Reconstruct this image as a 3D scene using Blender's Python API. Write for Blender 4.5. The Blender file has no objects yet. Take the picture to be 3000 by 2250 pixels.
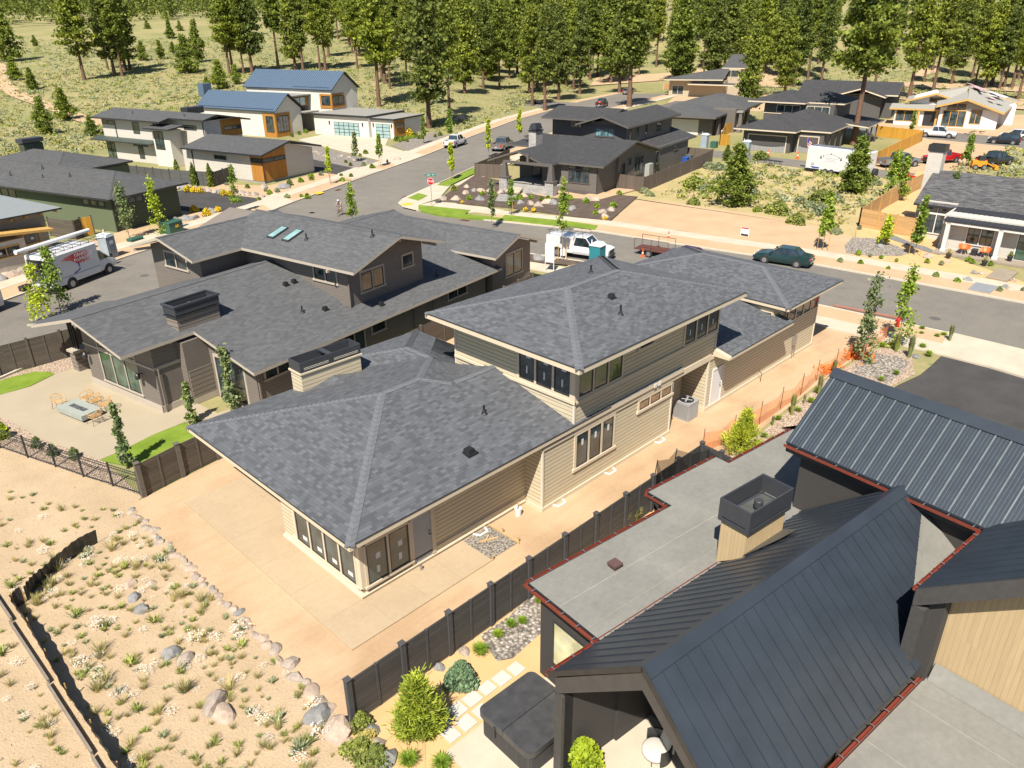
import bpy, bmesh, math, random
import numpy as np
from mathutils import Vector, Matrix
R = math.radians
scene = bpy.context.scene
col = scene.collection
random.seed(7)

# ------------------------------------------------------------ camera, sky, sun
CAM_H, FPX = 19.0, 2246.6
YAW, PIT, ROL = R(44.522), R(25.357), R(-0.4373)
cy, sy, cp, sp = math.cos(YAW), math.sin(YAW), math.cos(PIT), math.sin(PIT)
fw = np.array([cy*cp, sy*cp, -sp]); rt = np.array([sy, -cy, 0.]); upv = np.cross(rt, fw)
cr, sr = math.cos(ROL), math.sin(ROL)
rt, upv = cr*rt + sr*upv, -sr*rt + cr*upv
cam_data = bpy.data.cameras.new('camera')
cam = bpy.data.objects.new('camera', cam_data); col.objects.link(cam)
cam_data.sensor_width = 36; cam_data.lens = 36*FPX/3000
cam_data.clip_start = 0.5; cam_data.clip_end = 6000
M = Matrix.Identity(4)
for i in range(3):
    M[i][0], M[i][1], M[i][2] = rt[i], upv[i], -fw[i]
M[2][3] = CAM_H
cam.matrix_world = M
scene.camera = cam

SUN_ELEV, SUN_AZ = 53.0, 208.5        # where the sun stands, degrees, azimuth from +x towards +y
world = bpy.data.worlds.new('World'); scene.world = world; world.use_nodes = True
wn = world.node_tree.nodes; wl = world.node_tree.links
sky = wn.new('ShaderNodeTexSky'); sky.sky_type = 'NISHITA'; sky.sun_disc = False
sky.sun_elevation = R(SUN_ELEV); sky.sun_rotation = R(90-SUN_AZ); sky.altitude = 1100
wn['Background'].inputs['Strength'].default_value = 0.06
wl.new(sky.outputs[0], wn['Background'].inputs[0])
sl = bpy.data.lights.new('sun', 'SUN'); sl.energy = 4.6; sl.angle = R(0.5); sl.color = (1, .93, .82)
sun = bpy.data.objects.new('sun', sl); col.objects.link(sun)
e, a = R(SUN_ELEV), R(SUN_AZ)
sdir = Vector((math.cos(e)*math.cos(a), math.cos(e)*math.sin(a), math.sin(e)))
sun.rotation_euler = sdir.to_track_quat('Z', 'Y').to_euler()
scene.view_settings.view_transform = 'Standard'; scene.view_settings.look = 'None'
scene.view_settings.exposure = 1.08; scene.view_settings.gamma = 1
scene.cycles.max_bounces = 6; scene.cycles.transparent_max_bounces = 12
scene.cycles.sample_clamp_indirect = 3

# ------------------------------------------------------------ site survey: photo measurements turned into metres on the ground
def G(px, py, z=0.0):
    d = fw + (px-1500)/FPX*rt - (py-1125)/FPX*upv
    t = (z-CAM_H)/d[2]
    return (float(d[0]*t), float(d[1]*t), z)
def view(ox, oy, k):
    return lambda x, y, z=0.0: G(ox+x/k, oy+y/k, z)
TL, TM, TR = view(0, 0, 2.212), view(1000, 0, 2.212), view(2000, 0, 2.212)
ML, MM, MR = view(0, 750, 2.212), view(1000, 750, 2.212), view(2000, 750, 2.212)
BL, BM, BR = view(0, 1500, 2.212), view(1000, 1500, 2.212), view(2000, 1500, 2.212)
V1, W2, FH = view(0, 560, 4.608), view(240, 300, 3.253), view(560, 170, 3.253)
CR, DK, CN = view(1380, 280, 3.253), view(1940, 180, 3.687), view(2440, 220, 3.95)
PH, UT, BH = view(2480, 480, 4.254), view(1540, 620, 6.9125), view(1880, 1260, 3.687)
I1, I2, I3 = view(840, 1400, 2.765), view(1900, 700, 3.687), view(1200, 880, 3.687)
L1, L2, L3 = view(380, 580, 3.687), view(980, 600, 3.687), view(80, 850, 3.687)

# ------------------------------------------------------------ mesh collecting
class MB:
    def __init__(s): s.v = []; s.f = []; s.m = []
    def face(s, pts, mi=0):
        n = len(s.v); s.v += [tuple(p) for p in pts]; s.f.append(tuple(range(n, n+len(pts)))); s.m.append(mi)
    def hexa(s, p, mi=0):      # p: 4 bottom (ccw from above) + 4 top
        n = len(s.v); s.v += [tuple(q) for q in p]
        for f in ((3,2,1,0),(4,5,6,7),(0,1,5,4),(1,2,6,5),(2,3,7,6),(3,0,4,7)):
            s.f.append(tuple(n+i for i in f)); s.m.append(mi)
    def box(s, x0, x1, y0, y1, z0, z1, mi=0):
        if x0 > x1: x0, x1 = x1, x0
        if y0 > y1: y0, y1 = y1, y0
        if z0 > z1: z0, z1 = z1, z0
        s.hexa([(x0,y0,z0),(x1,y0,z0),(x1,y1,z0),(x0,y1,z0),(x0,y0,z1),(x1,y0,z1),(x1,y1,z1),(x0,y1,z1)], mi)
    def bar(s, p, q, w, h, mi=0, up=(0,0,1)):   # box of width w, height h along p->q
        p, q = Vector(p), Vector(q); d = (q-p).normalized(); u = Vector(up)
        r = d.cross(u)
        if r.length < 1e-4: r = d.cross(Vector((1,0,0)))
        r.normalize(); u = r.cross(d)
        a, b = r*w/2, u*h/2
        s.hexa([p-a-b, p+a-b, q+a-b, q-a-b, p-a+b, p+a+b, q+a+b, q-a+b], mi)
    def prism(s, poly, z0, z1, mi=0, ms=None):  # poly ccw xy; z1 number or list
        n = len(poly); zt = z1 if isinstance(z1, (list, tuple)) else [z1]*n
        a = sum(poly[i][0]*poly[(i+1)%n][1]-poly[(i+1)%n][0]*poly[i][1] for i in range(n))
        if a < 0: poly = poly[::-1]; zt = list(zt)[::-1]
        top = [(x,y,z) for (x,y),z in zip([p[:2] for p in poly], zt)]; bot = [(p[0],p[1],z0) for p in poly]
        s.face(top, mi); s.face(bot[::-1], mi)
        for i in range(n):
            j = (i+1) % n; s.face([bot[i], bot[j], top[j], top[i]], mi if ms is None else ms)
    def slab(s, pts, t, mt=0, me=1, mb=None):   # roof plane: pts on top, thickness straight down
        P = [Vector(p) for p in pts]
        n = Vector((0,0,0))
        for i in range(len(P)): n += P[i].cross(P[(i+1) % len(P)])
        if n.z < 0: P = P[::-1]
        D = [p-Vector((0,0,t)) for p in P]
        s.face(P, mt); s.face(D[::-1], me if mb is None else mb)
        for i in range(len(P)):
            j = (i+1) % len(P); s.face([D[i], D[j], P[j], P[i]], me)
    def tube(s, p, q, r0, r1=None, n=8, mi=0, cap=True):
        r1 = r0 if r1 is None else r1
        p, q = Vector(p), Vector(q); d = (q-p).normalized()
        u = d.orthogonal().normalized(); w = d.cross(u)
        k = len(s.v)
        for c, r in ((p, r0), (q, r1)):
            for i in range(n):
                t = 2*math.pi*i/n; s.v.append(tuple(c+u*math.cos(t)*r+w*math.sin(t)*r))
        for i in range(n):
            j = (i+1) % n; s.f.append((k+i, k+j, k+n+j, k+n+i)); s.m.append(mi)
        if cap:
            s.f.append(tuple(k+i for i in range(n))[::-1]); s.m.append(mi)
            s.f.append(tuple(k+n+i for i in range(n))); s.m.append(mi)
    def path(s, pts, r, n=6, mi=0):
        for p, q in zip(pts, pts[1:]): s.tube(p, q, r, r, n, mi)
    def lathe(s, prof, c=(0,0,0), n=16, mi=0):  # prof [(r,z)]
        k = len(s.v)
        for r, z in prof:
            for i in range(n):
                t = 2*math.pi*i/n; s.v.append((c[0]+r*math.cos(t), c[1]+r*math.sin(t), c[2]+z))
        for a in range(len(prof)-1):
            for i in range(n):
                j = (i+1) % n; s.f.append((k+a*n+i, k+a*n+j, k+(a+1)*n+j, k+(a+1)*n+i)); s.m.append(mi)
        s.f.append(tuple(k+i for i in range(n))[::-1]); s.m.append(mi)
        s.f.append(tuple(k+(len(prof)-1)*n+i for i in range(n))); s.m.append(mi)
    def build(s, name, mats, parent=None, world=False, smooth=False, uv=True):
        me = bpy.data.meshes.new(name)
        V = s.v
        if world and parent is not None:
            inv = root_matrix(parent).inverted(); V = [tuple(inv @ Vector(p)) for p in V]
        me.from_pydata(V, [], s.f)
        if not isinstance(mats, (list, tuple)): mats = [mats]
        for m in mats: me.materials.append(m)
        me.polygons.foreach_set('material_index', [min(i, len(mats)-1) for i in s.m])
        if uv: metre_uv(me)
        if smooth: me.polygons.foreach_set('use_smooth', [True]*len(me.polygons))
        o = bpy.data.objects.new(name, me); col.objects.link(o)
        if parent is not None: o.parent = parent
        return o

def root_matrix(o):
    m = o.matrix_basis.copy()
    while o.parent: o = o.parent; m = o.matrix_basis @ m
    return m
def metre_uv(me):
    lay = me.uv_layers.new(name='metres')
    me.calc_loop_triangles()
    for p in me.polygons:
        n = p.normal
        u = Vector((0,0,1)).cross(n)
        if u.length < 0.02: u = Vector((1,0,0)); w = Vector((0,1,0))
        else: u.normalize(); w = n.cross(u)
        for li in p.loop_indices:
            c = me.vertices[me.loops[li].vertex_index].co
            lay.data[li].uv = (c.dot(u), c.dot(w))
def tag(o, label=None, cat=None, group=None, kind=None):
    if label: o['label'] = label
    if cat: o['category'] = cat
    if group: o['group'] = group
    if kind: o['kind'] = kind
    return o
def thing(name, label, cat, loc=(0,0,0), yaw=0, group=None):
    o = bpy.data.objects.new(name, None); col.objects.link(o); o.empty_display_size = .3
    o.location = loc; o.rotation_euler = (0, 0, R(yaw))
    return tag(o, label, cat, group)
def copy_tree(o, parent=None):
    c = o.copy(); col.objects.link(c)
    if parent is not None: c.parent = parent
    for ch in list(o.children): copy_tree(ch, c)
    return c
def structure(name, mb, mats):
    return tag(mb.build(name, mats), kind='structure')

# ------------------------------------------------------------ materials
def nmat(name):
    m = bpy.data.materials.new(name); m.use_nodes = True
    nt = m.node_tree; b = nt.nodes['Principled BSDF']; return m, nt, b
def nd(nt, t, **kw):
    n = nt.nodes.new(t)
    for k, v in kw.items():
        if k.startswith('_'): setattr(n, k[1:], v)
        else: n.inputs[k.replace('__', ' ')].default_value = v
    return n
def mth(nt, op, a, b=None):
    n = nt.nodes.new('ShaderNodeMath'); n.operation = op
    for i, x in enumerate((a, b)):
        if x is None: continue
        if isinstance(x, (int, float)): n.inputs[i].default_value = x
        else: nt.links.new(x, n.inputs[i])
    return n.outputs[0]
def ramp(nt, fac, stops, const=False):
    n = nt.nodes.new('ShaderNodeValToRGB'); cr = n.color_ramp
    if const: cr.interpolation = 'CONSTANT'
    while len(cr.elements) < len(stops): cr.elements.new(0.5)
    for e, (p, c) in zip(cr.elements, stops):
        e.position = p; e.color = (*c, 1) if len(c) == 3 else c
    nt.links.new(fac, n.inputs[0]); return n.outputs[0]
def mixc(nt, f, a, b, mode='MIX'):
    n = nt.nodes.new('ShaderNodeMix'); n.data_type = 'RGBA'; n.blend_type = mode
    for s, x in ((0, f), (6, a), (7, b)):
        if isinstance(x, (int, float)): n.inputs[s].default_value = x
        elif isinstance(x, tuple): n.inputs[s].default_value = (*x, 1)
        else: nt.links.new(x, n.inputs[s])
    return n.outputs[2]
def coords(nt, kind='Object', scale=None):
    tc = nt.nodes.new('ShaderNodeTexCoord'); o = tc.outputs[kind]
    if scale:
        mp = nt.nodes.new('ShaderNodeMapping'); mp.inputs['Scale'].default_value = scale
        nt.links.new(o, mp.inputs[0]); o = mp.outputs[0]
    return o
def noise(nt, vec, scale, detail=4, rough=.55, out=0):
    n = nt.nodes.new('ShaderNodeTexNoise'); n.inputs['Scale'].default_value = scale
    n.inputs['Detail'].default_value = detail; n.inputs['Roughness'].default_value = rough
    nt.links.new(vec, n.inputs['Vector']); return n.outputs[out]
def bump(nt, b, h, strength=.3, dist=.02):
    n = nt.nodes.new('ShaderNodeBump'); n.inputs['Strength'].default_value = strength; n.inputs['Distance'].default_value = dist
    nt.links.new(h, n.inputs['Height']); nt.links.new(n.outputs[0], b.inputs['Normal'])
def sc(c, k): return tuple(min(1, x*k) for x in c)
KA = .72      # overall albedo level; the exposure above is set to match
def ka(c, k=None): return tuple(x*((k or KA) if max(c) > .1 else 1) for x in c)
def plain(name, c, rough=.6, metal=0, var=.12, nscale=3., spec=None, emit=None):
    c = ka(c)
    m, nt, b = nmat(name)
    v = noise(nt, coords(nt), nscale, 5, .6)
    nt.links.new(ramp(nt, v, [(.3, sc(c, 1-var)), (.7, sc(c, 1+var))]), b.inputs['Base Color'])
    b.inputs['Roughness'].default_value = rough; b.inputs['Metallic'].default_value = metal
    if spec is not None: b.inputs['Specular IOR Level'].default_value = spec
    return m
def shingle(name, c, contrast=.35, row=.14, w=.32, cool=(1,1,1)):
    c = tuple(x*KA for x in c)
    m, nt, b = nmat(name)
    uv = coords(nt, 'UV'); s = nt.nodes.new('ShaderNodeSeparateXYZ'); nt.links.new(uv, s.inputs[0])
    r = mth(nt, 'FLOOR', mth(nt, 'DIVIDE', s.outputs[1], row))
    wn1 = nd(nt, 'ShaderNodeTexWhiteNoise', _noise_dimensions='1D'); nt.links.new(r, wn1.inputs['W'])
    off = mth(nt, 'MULTIPLY', wn1.outputs[0], 7.3)
    cells = []
    for k, ww in ((0, w), (1, w*2.1)):
        u = mth(nt, 'FLOOR', mth(nt, 'ADD', mth(nt, 'DIVIDE', s.outputs[0], ww), mth(nt, 'MULTIPLY', off, 1+k*.7)))
        cb = nt.nodes.new('ShaderNodeCombineXYZ'); nt.links.new(u, cb.inputs[0]); nt.links.new(r, cb.inputs[1]); cb.inputs[2].default_value = k*5
        wn2 = nd(nt, 'ShaderNodeTexWhiteNoise', _noise_dimensions='3D'); nt.links.new(cb.outputs[0], wn2.inputs['Vector'])
        cells.append(wn2.outputs[0])
    k = contrast
    c1 = ramp(nt, cells[0], [(0, sc(c, 1-k)), (.30, sc(c, 1-k*.2)), (.55, c), (.78, sc(c, 1+k*.75))], True)
    c2 = ramp(nt, cells[1], [(0, (1-k*.25,)*3), (.35, (1,1,1)), (.8, (1+k*.15,)*3)], True)
    base = mixc(nt, 1.0, c1, c2, 'MULTIPLY')
    fr = mth(nt, 'FRACT', mth(nt, 'DIVIDE', s.outputs[1], row))
    edge = ramp(nt, fr, [(0, (.62,.62,.62)), (.12, (1,1,1))])
    base = mixc(nt, 1.0, base, edge, 'MULTIPLY')
    g = ramp(nt, noise(nt, coords(nt), .35, 3), [(.3, (.95,.95,.96)), (.7, (1.04,1.03,1.02))])
    base = mixc(nt, 1.0, base, g, 'MULTIPLY')
    nt.links.new(base, b.inputs['Base Color']); b.inputs['Roughness'].default_value = .93
    bump(nt, b, mth(nt, 'ADD', fr, mth(nt, 'MULTIPLY', cells[0], .6)), .5, .012)
    return m
def siding(name, c, lap=.18, line=.5, var=.10, vertical=False, rough=.75, plank=.0):
    c = ka(c)
    m, nt, b = nmat(name)
    uv = coords(nt, 'UV'); s = nt.nodes.new('ShaderNodeSeparateXYZ'); nt.links.new(uv, s.inputs[0])
    ax = 0 if vertical else 1
    q = mth(nt, 'DIVIDE', s.outputs[ax], lap)
    fr = mth(nt, 'FRACT', q)
    edge = ramp(nt, fr, [(0, (line,)*3), (.10, (line,)*3), (.17, (1,1,1))])
    cb = nt.nodes.new('ShaderNodeCombineXYZ'); nt.links.new(mth(nt, 'FLOOR', q), cb.inputs[0])
    nt.links.new(mth(nt, 'FLOOR', mth(nt, 'DIVIDE', s.outputs[1-ax], 2.4)), cb.inputs[1])
    wn2 = nd(nt, 'ShaderNodeTexWhiteNoise', _noise_dimensions='2D'); nt.links.new(cb.outputs[0], wn2.inputs['Vector'])
    board = ramp(nt, wn2.outputs[0], [(0, sc(c, 1-var)), (1, sc(c, 1+var))])
    mp = nt.nodes.new('ShaderNodeMapping'); nt.links.new(uv, mp.inputs[0])
    mp.inputs['Scale'].default_value = (25, 1.2, 1) if vertical else (1.2, 25, 1)
    gr = ramp(nt, noise(nt, mp.outputs[0], 1.0, 4), [(.3, (.93,)*3), (.7, (1.05,)*3)])
    base = mixc(nt, 1.0, mixc(nt, 1.0, board, gr, 'MULTIPLY'), edge, 'MULTIPLY')
    nt.links.new(base, b.inputs['Base Color']); b.inputs['Roughness'].default_value = rough
    bump(nt, b, fr, .6, .015)
    return m
def ground_mat(name, stops, scale=1., scale2=12., rough=.95, bmp=.4, dist=.03, kind='Object', speck=None):
    stops = [(p, ka(c)) for p, c in stops]
    if speck: speck = (*speck[:2], ka(speck[2]))
    m, nt, b = nmat(name); v = coords(nt, kind)
    n1 = noise(nt, v, scale, 6, .6); n2 = noise(nt, v, scale2, 6, .65)
    mx = mth(nt, 'ADD', mth(nt, 'MULTIPLY', n1, .6), mth(nt, 'MULTIPLY', n2, .4))
    base = ramp(nt, mx, stops)
    if speck:
        vo = nd(nt, 'ShaderNodeTexVoronoi', Scale=speck[0]); nt.links.new(v, vo.inputs['Vector'])
        base = mixc(nt, ramp(nt, vo.outputs['Distance'], [(speck[1], (1,1,1)), (speck[1]+.1, (0,0,0))]), base, speck[2])
    nt.links.new(base, b.inputs['Base Color']); b.inputs['Roughness'].default_value = rough
    b.inputs['Specular IOR Level'].default_value = .2
    bump(nt, b, n2, bmp, dist); return m
def gravel(name, cols, scale=14., rough=.9, dist=.05):
    cols = [ka(c) for c in cols]
    m, nt, b = nmat(name); v = coords(nt)
    vo = nd(nt, 'ShaderNodeTexVoronoi', Scale=scale); nt.links.new(v, vo.inputs['Vector'])
    s = nt.nodes.new('ShaderNodeSeparateColor'); nt.links.new(vo.outputs['Color'], s.inputs[0])
    n = len(cols)
    base = ramp(nt, s.outputs[0], [(i/n, c) for i, c in enumerate(cols)], True)
    dk = ramp(nt, vo.outputs['Distance'], [(.3, (1,1,1)), (.75, (.35,.33,.3))])
    nt.links.new(mixc(nt, 1.0, base, dk, 'MULTIPLY'), b.inputs['Base Color']); b.inputs['Roughness'].default_value = rough
    inv = mth(nt, 'SUBTRACT', 1.0, vo.outputs['Distance']); bump(nt, b, inv, .8, dist); return m
def leafmat(name, cols, rough=.6, trans=.25, nscale=.6):
    m, nt, b = nmat(name)
    g = nt.nodes.new('ShaderNodeNewGeometry')
    base = ramp(nt, g.outputs['Random Per Island'], [(i/(len(cols)-1), c) for i, c in enumerate(cols)])
    oi = nt.nodes.new('ShaderNodeObjectInfo')
    var = ramp(nt, oi.outputs['Random'], [(0, (.78,.86,.85)), (.5, (1,1,1)), (1, (1.13,1.14,.9))])
    v = ramp(nt, noise(nt, coords(nt), nscale, 2), [(.35, (.72,.76,.8)), (.65, (1.15,1.12,1))])
    base = mixc(nt, 1.0, mixc(nt, 1.0, base, var, 'MULTIPLY'), v, 'MULTIPLY')
    nt.links.new(base, b.inputs['Base Color']); b.inputs['Roughness'].default_value = rough
    b.inputs['Specular IOR Level'].default_value = .25
    if trans:
        t = nt.nodes.new('ShaderNodeBsdfTranslucent'); nt.links.new(base, t.inputs[0])
        mx = nt.nodes.new('ShaderNodeMixShader'); mx.inputs[0].default_value = trans
        nt.links.new(b.outputs[0], mx.inputs[1]); nt.links.new(t.outputs[0], mx.inputs[2])
        nt.links.new(mx.outputs[0], nt.nodes['Material Output'].inputs[0])
    return m
def glassmat(name, c=(.03,.045,.05), rough=.06, var=.6):
    m, nt, b = nmat(name)
    v = noise(nt, coords(nt), 1.1, 3)
    nt.links.new(ramp(nt, v, [(.35, sc(c, 1-var)), (.65, sc(c, 1+var))]), b.inputs['Base Color'])
    b.inputs['Roughness'].default_value = rough; b.inputs['Specular IOR Level'].default_value = .9
    b.inputs['IOR'].default_value = 1.6
    return m
def painted(name, c, rough=.3, metal=.0):
    c = ka(c)
    m, nt, b = nmat(name)
    v = noise(nt, coords(nt), 2.5, 4)
    nt.links.new(ramp(nt, v, [(.3, sc(c, .95)), (.7, c)]), b.inputs['Base Color'])
    b.inputs['Roughness'].default_value = rough; b.inputs['Metallic'].default_value = metal
    b.inputs['Coat Weight'].default_value = .6; b.inputs['Coat Roughness'].default_value = .08
    return m

m_trim = plain('cream_trim', (.72,.61,.45), .55, var=.03)
m_trim_white = plain('white_trim', (.78,.76,.72), .5, var=.03)
m_black = plain('black_metal', (.022,.023,.025), .45, var=.2)
m_darkframe = plain('dark_frame', (.03,.024,.022), .45, var=.1)
m_glass = glassmat('window_glass')
m_glass_green = glassmat('green_glass', (.035,.07,.05))
m_glass_blue = glassmat('blue_glass', (.10,.20,.22), .12)
m_white = plain('white_plastic', (.8,.8,.8), .45, var=.03)
m_sticker = plain('paper_sticker', (.75,.75,.72), .7, var=.03)
m_yellow = plain('yellow_paint', (.75,.5,.04), .6, var=.05)
m_chrome = plain('bare_metal', (.55,.56,.58), .35, .8, var=.05)
m_rubber = plain('rubber', (.02,.02,.02), .85, var=.2)
m_vent = plain('vent_black', (.012,.013,.015), .5, var=.1)
m_conc = ground_mat('pavement_concrete', [(.3,(.50,.43,.33)),(.7,(.66,.58,.46))], .7, 20., .9, .15, .01)
m_foundation = plain('foundation', (.5,.42,.31), .85, var=.1)

# ------------------------------------------------------------ building helpers
def window(th, a, b, z0, z1, n=1, trim=.1, tm=None, fm=None, gm=None, sill=True, cross=None, head=True, mull=None, name='window', sticker=None, lean=0):
    """window set in the wall line a->b (left to right seen from outside); trim, frames; panes are a child"""
    a, b = Vector((*a[:2], 0)), Vector((*b[:2], 0)); d = (b-a); L = d.length; d.normalize(); nrm = Vector((d.y, -d.x, 0))
    def P(s, t, o): return a + d*s + nrm*o + Vector((0,0,t))
    def bx(mb, s0, s1, t0, t1, o0, o1, mi=0):
        mb.hexa([P(s0,t0,o1), P(s1,t0,o1), P(s1,t0,o0), P(s0,t0,o0), P(s0,t1,o1), P(s1,t1,o1), P(s1,t1,o0), P(s0,t1,o0)], mi)
    mb = MB(); tm = tm or m_trim; fm = fm or m_darkframe; gm = gm or m_glass
    if trim:
        bx(mb, -trim, 0, z0-(.0 if sill else trim), z1+(trim if head else 0), -.02, .045)
        bx(mb, L, L+trim, z0-(.0 if sill else trim), z1+(trim if head else 0), -.02, .045)
        if head: bx(mb, 0, L, z1, z1+trim*1.2, -.02, .05)
        bx(mb, -trim*(1.6 if sill else 0), L+trim*(1.6 if sill else 0), z0-trim, z0, -.02, .08 if sill else .04)
    gap = trim if trim else 0.0
    if mull is None: mull = gap*.9
    wpane = (L-mull*(n-1))/n; fr = .055
    pn = MB()
    for i in range(n):
        s0 = i*(wpane+mull); s1 = s0+wpane
        if i: bx(mb, s0-mull, s0, z0, z1, -.02, .043)
        bx(mb, s0, s0+fr, z0, z1, -.02, .03, 1); bx(mb, s1-fr, s1, z0, z1, -.02, .03, 1)
        bx(mb, s0+fr, s1-fr, z0, z0+fr, -.02, .03, 1); bx(mb, s0+fr, s1-fr, z1-fr, z1, -.02, .03, 1)
        pn.face([P(s0+fr,z0+fr,.012), P(s1-fr,z0+fr,.012), P(s1-fr,z1-fr,.012), P(s0+fr,z1-fr,.012)])
        if cross:
            for c in cross[0]:
                x = s0+(s1-s0)*c; bx(mb, x-.02, x+.02, z0+fr, z1-fr, .013, .028, 1)
            for c in cross[1]:
                z = z0+(z1-z0)*c; bx(mb, s0+fr, s1-fr, z-.02, z+.02, .013, .026, 1)
    o = mb.build(name, [tm, fm], th)
    p = pn.build('pane', gm, o)
    if sticker:
        for i in range(n):
            s0 = i*(wpane+mull)+wpane*.45; hh = z1-z0
            for (f, w_, h_) in sticker:
                st = MB(); st.hexa([P(s0,z0+hh*f,.018), P(s0+w_,z0+hh*f,.018), P(s0+w_,z0+hh*f,.014), P(s0,z0+hh*f,.014), P(s0,z0+hh*f+h_,.018), P(s0+w_,z0+hh*f+h_,.018), P(s0+w_,z0+hh*f+h_,.014), P(s0,z0+hh*f+h_,.014)])
                st.build('paper_sticker', m_sticker, o)
    return o
def door(th, a, b, z0, z1, dm, tm, trim=.12, panel=True, handle=True):
    a, b = Vector((*a[:2], 0)), Vector((*b[:2], 0)); d = (b-a); L = d.length; d.normalize(); nrm = Vector((d.y, -d.x, 0))
    def P(s, t, o): return a + d*s + nrm*o + Vector((0,0,t))
    def bx(mb, s0, s1, t0, t1, o0, o1, mi=0):
        mb.hexa([P(s0,t0,o1), P(s1,t0,o1), P(s1,t0,o0), P(s0,t0,o0), P(s0,t1,o1), P(s1,t1,o1), P(s1,t1,o0), P(s0,t1,o0)], mi)
    mb = MB()
    bx(mb, 0, L, z0, z1, -.02, .02, 0)
    bx(mb, -trim, 0, z0, z1+trim, -.02, .05, 1); bx(mb, L, L+trim, z0, z1+trim, -.02, .05, 1); bx(mb, 0, L, z1, z1+trim, -.02, .05, 1)
    o = mb.build('door', [dm, tm], th)
    if handle:
        h = MB(); h.tube(P(L*.88, z0+1.0, .02), P(L*.88, z0+1.0, .08), .03); h.tube(P(L*.88, z0+1.15, .02), P(L*.88, z0+1.15, .05), .03)
        h.build('door_handle', m_vent, o)
    return o
def hip_faces(x0, x1, y0, y1, ze, p):
    """four planes of a hip roof over a rectangle"""
    w, l = x1-x0, y1-y0; h = min(w, l)/2; zr = ze+h*p
    A, B, C_, D = (x0,y0,ze), (x1,y0,ze), (x1,y1,ze), (x0,y1,ze)
    if w >= l: r0, r1 = (x0+h, (y0+y1)/2, zr), (x1-h, (y0+y1)/2, zr); fs = [[A,B,r1,r0],[C_,D,r0,r1],[D,A,r0],[B,C_,r1]]; hips = [(A,r0),(D,r0),(B,r1),(C_,r1)]
    else: r0, r1 = ((x0+x1)/2, y0+h, zr), ((x0+x1)/2, y1-h, zr); fs = [[B,C_,r1,r0],[D,A,r0,r1],[A,B,r0],[C_,D,r1]]; hips = [(A,r0),(B,r0),(C_,r1),(D,r1)]
    return fs, hips, (r0, r1)
def add_hip(mb, x0, x1, y0, y1, ze, p, t=.22, soffit=2):
    fs, hips, rg = hip_faces(x0, x1, y0, y1, ze, p)
    for f in fs: mb.face(f, 0)
    q = [(x0,y0),(x1,y0),(x1,y1),(x0,y1)]
    for i in range(4):
        a, b = q[i], q[(i+1) % 4]; mb.face([(*a,ze-t),(*b,ze-t),(*b,ze),(*a,ze)], 1)
    mb.face([(*c,ze-t) for c in q[::-1]], soffit)
    return hips, rg
def ridge_caps(name, lines, mat, parent, w=.32, world=False, lift=.012, t=.03):
    mb = MB()
    for p, q in lines:
        p, q = Vector(p), Vector(q); d = (q-p); L = d.length; d.normalize()
        n = max(1, int(L/.20)); r = d.cross(Vector((0,0,1))).normalized(); u = r.cross(d)
        for i in range(n):
            a = p+d*(L*i/n); b = p+d*(L*(i+1)/n); da = u*(lift+.0); db = u*(lift+.014)
            dr = 0.22*w/2   # sag to both sides
            for s in (-1, 1):
                e0 = a+r*s*w/2-u*dr+da; e1 = b+r*s*w/2-u*dr+db
                q4 = [a+da+u*t*.5, e0+u*t*.3, e1+u*t*.3, b+db+u*t*.5]
                if s < 0: q4 = q4[::-1]
                mb.face(q4)
                f4 = [e0+u*t*.3, a+da+u*t*.5, a+da-u*t, e0-u*t]
                mb.face(f4 if s > 0 else f4[::-1])
                g4 = [e0-u*t, e1-u*t, e1+u*t*.3, e0+u*t*.3]
                mb.face(g4)
    return mb.build(name, mat, parent, world)
def add_gable(mb, x0, x1, y0, y1, ze, p, axis='x', t=.2, mt=0, me=1):
    """two slabs; axis = ridge direction"""
    if axis == 'x':
        ym = (y0+y1)/2; zr = ze+(y1-y0)/2*p
        mb.slab([(x0,y0,ze),(x1,y0,ze),(x1,ym,zr),(x0,ym,zr)], t, mt, me); mb.slab([(x1,y1,ze),(x0,y1,ze),(x0,ym,zr),(x1,ym,zr)], t, mt, me)
        return ((x0,ym,zr),(x1,ym,zr))
    xm = (x0+x1)/2; zr = ze+(x1-x0)/2*p
    mb.slab([(x1,y0,ze),(x1,y1,ze),(xm,y1,zr),(xm,y0,zr)], t, mt, me); mb.slab([(x0,y1,ze),(x0,y0,ze),(xm,y0,zr),(xm,y1,zr)], t, mt, me)
    return ((xm,y0,zr),(xm,y1,zr))
def gable_wall(mb, x0, x1, y0, y1, z0, ze, p, axis='x', mi=0):
    """box body with gable ends; ze = wall top at the eave walls"""
    if axis == 'x':
        ym = (y0+y1)/2; zr = ze+(y1-y0)/2*p
        mb.prism([(x0,y0),(x1,y0),(x1,ym),(x1,y1),(x0,y1),(x0,ym)], z0, [ze,ze,zr,ze,ze,zr], mi)
    else:
        xm = (x0+x1)/2; zr = ze+(x1-x0)/2*p
        mb.prism([(x0,y0),(xm,y0),(x1,y0),(x1,y1),(xm,y1),(x0,y1)], z0, [ze,zr,ze,ze,zr,ze], mi)
def seams(mb, pts, step, mi=0, w=.03, h=.04, ofs=0.):
    """standing seams on a roof plane given as pts (eaveA, eaveB, ridgeB, ridgeA): ribs run eave->ridge, clipped to the quad"""
    A, B, C_, D = [Vector(p) for p in pts]; L = (B-A).length; n = int(L/step)
    for i in range(n+1):
        s = (i*step+ofs)/L
        if s > 1: break
        mb.bar(A.lerp(B, s), D.lerp(C_, s), w, h, mi)
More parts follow.
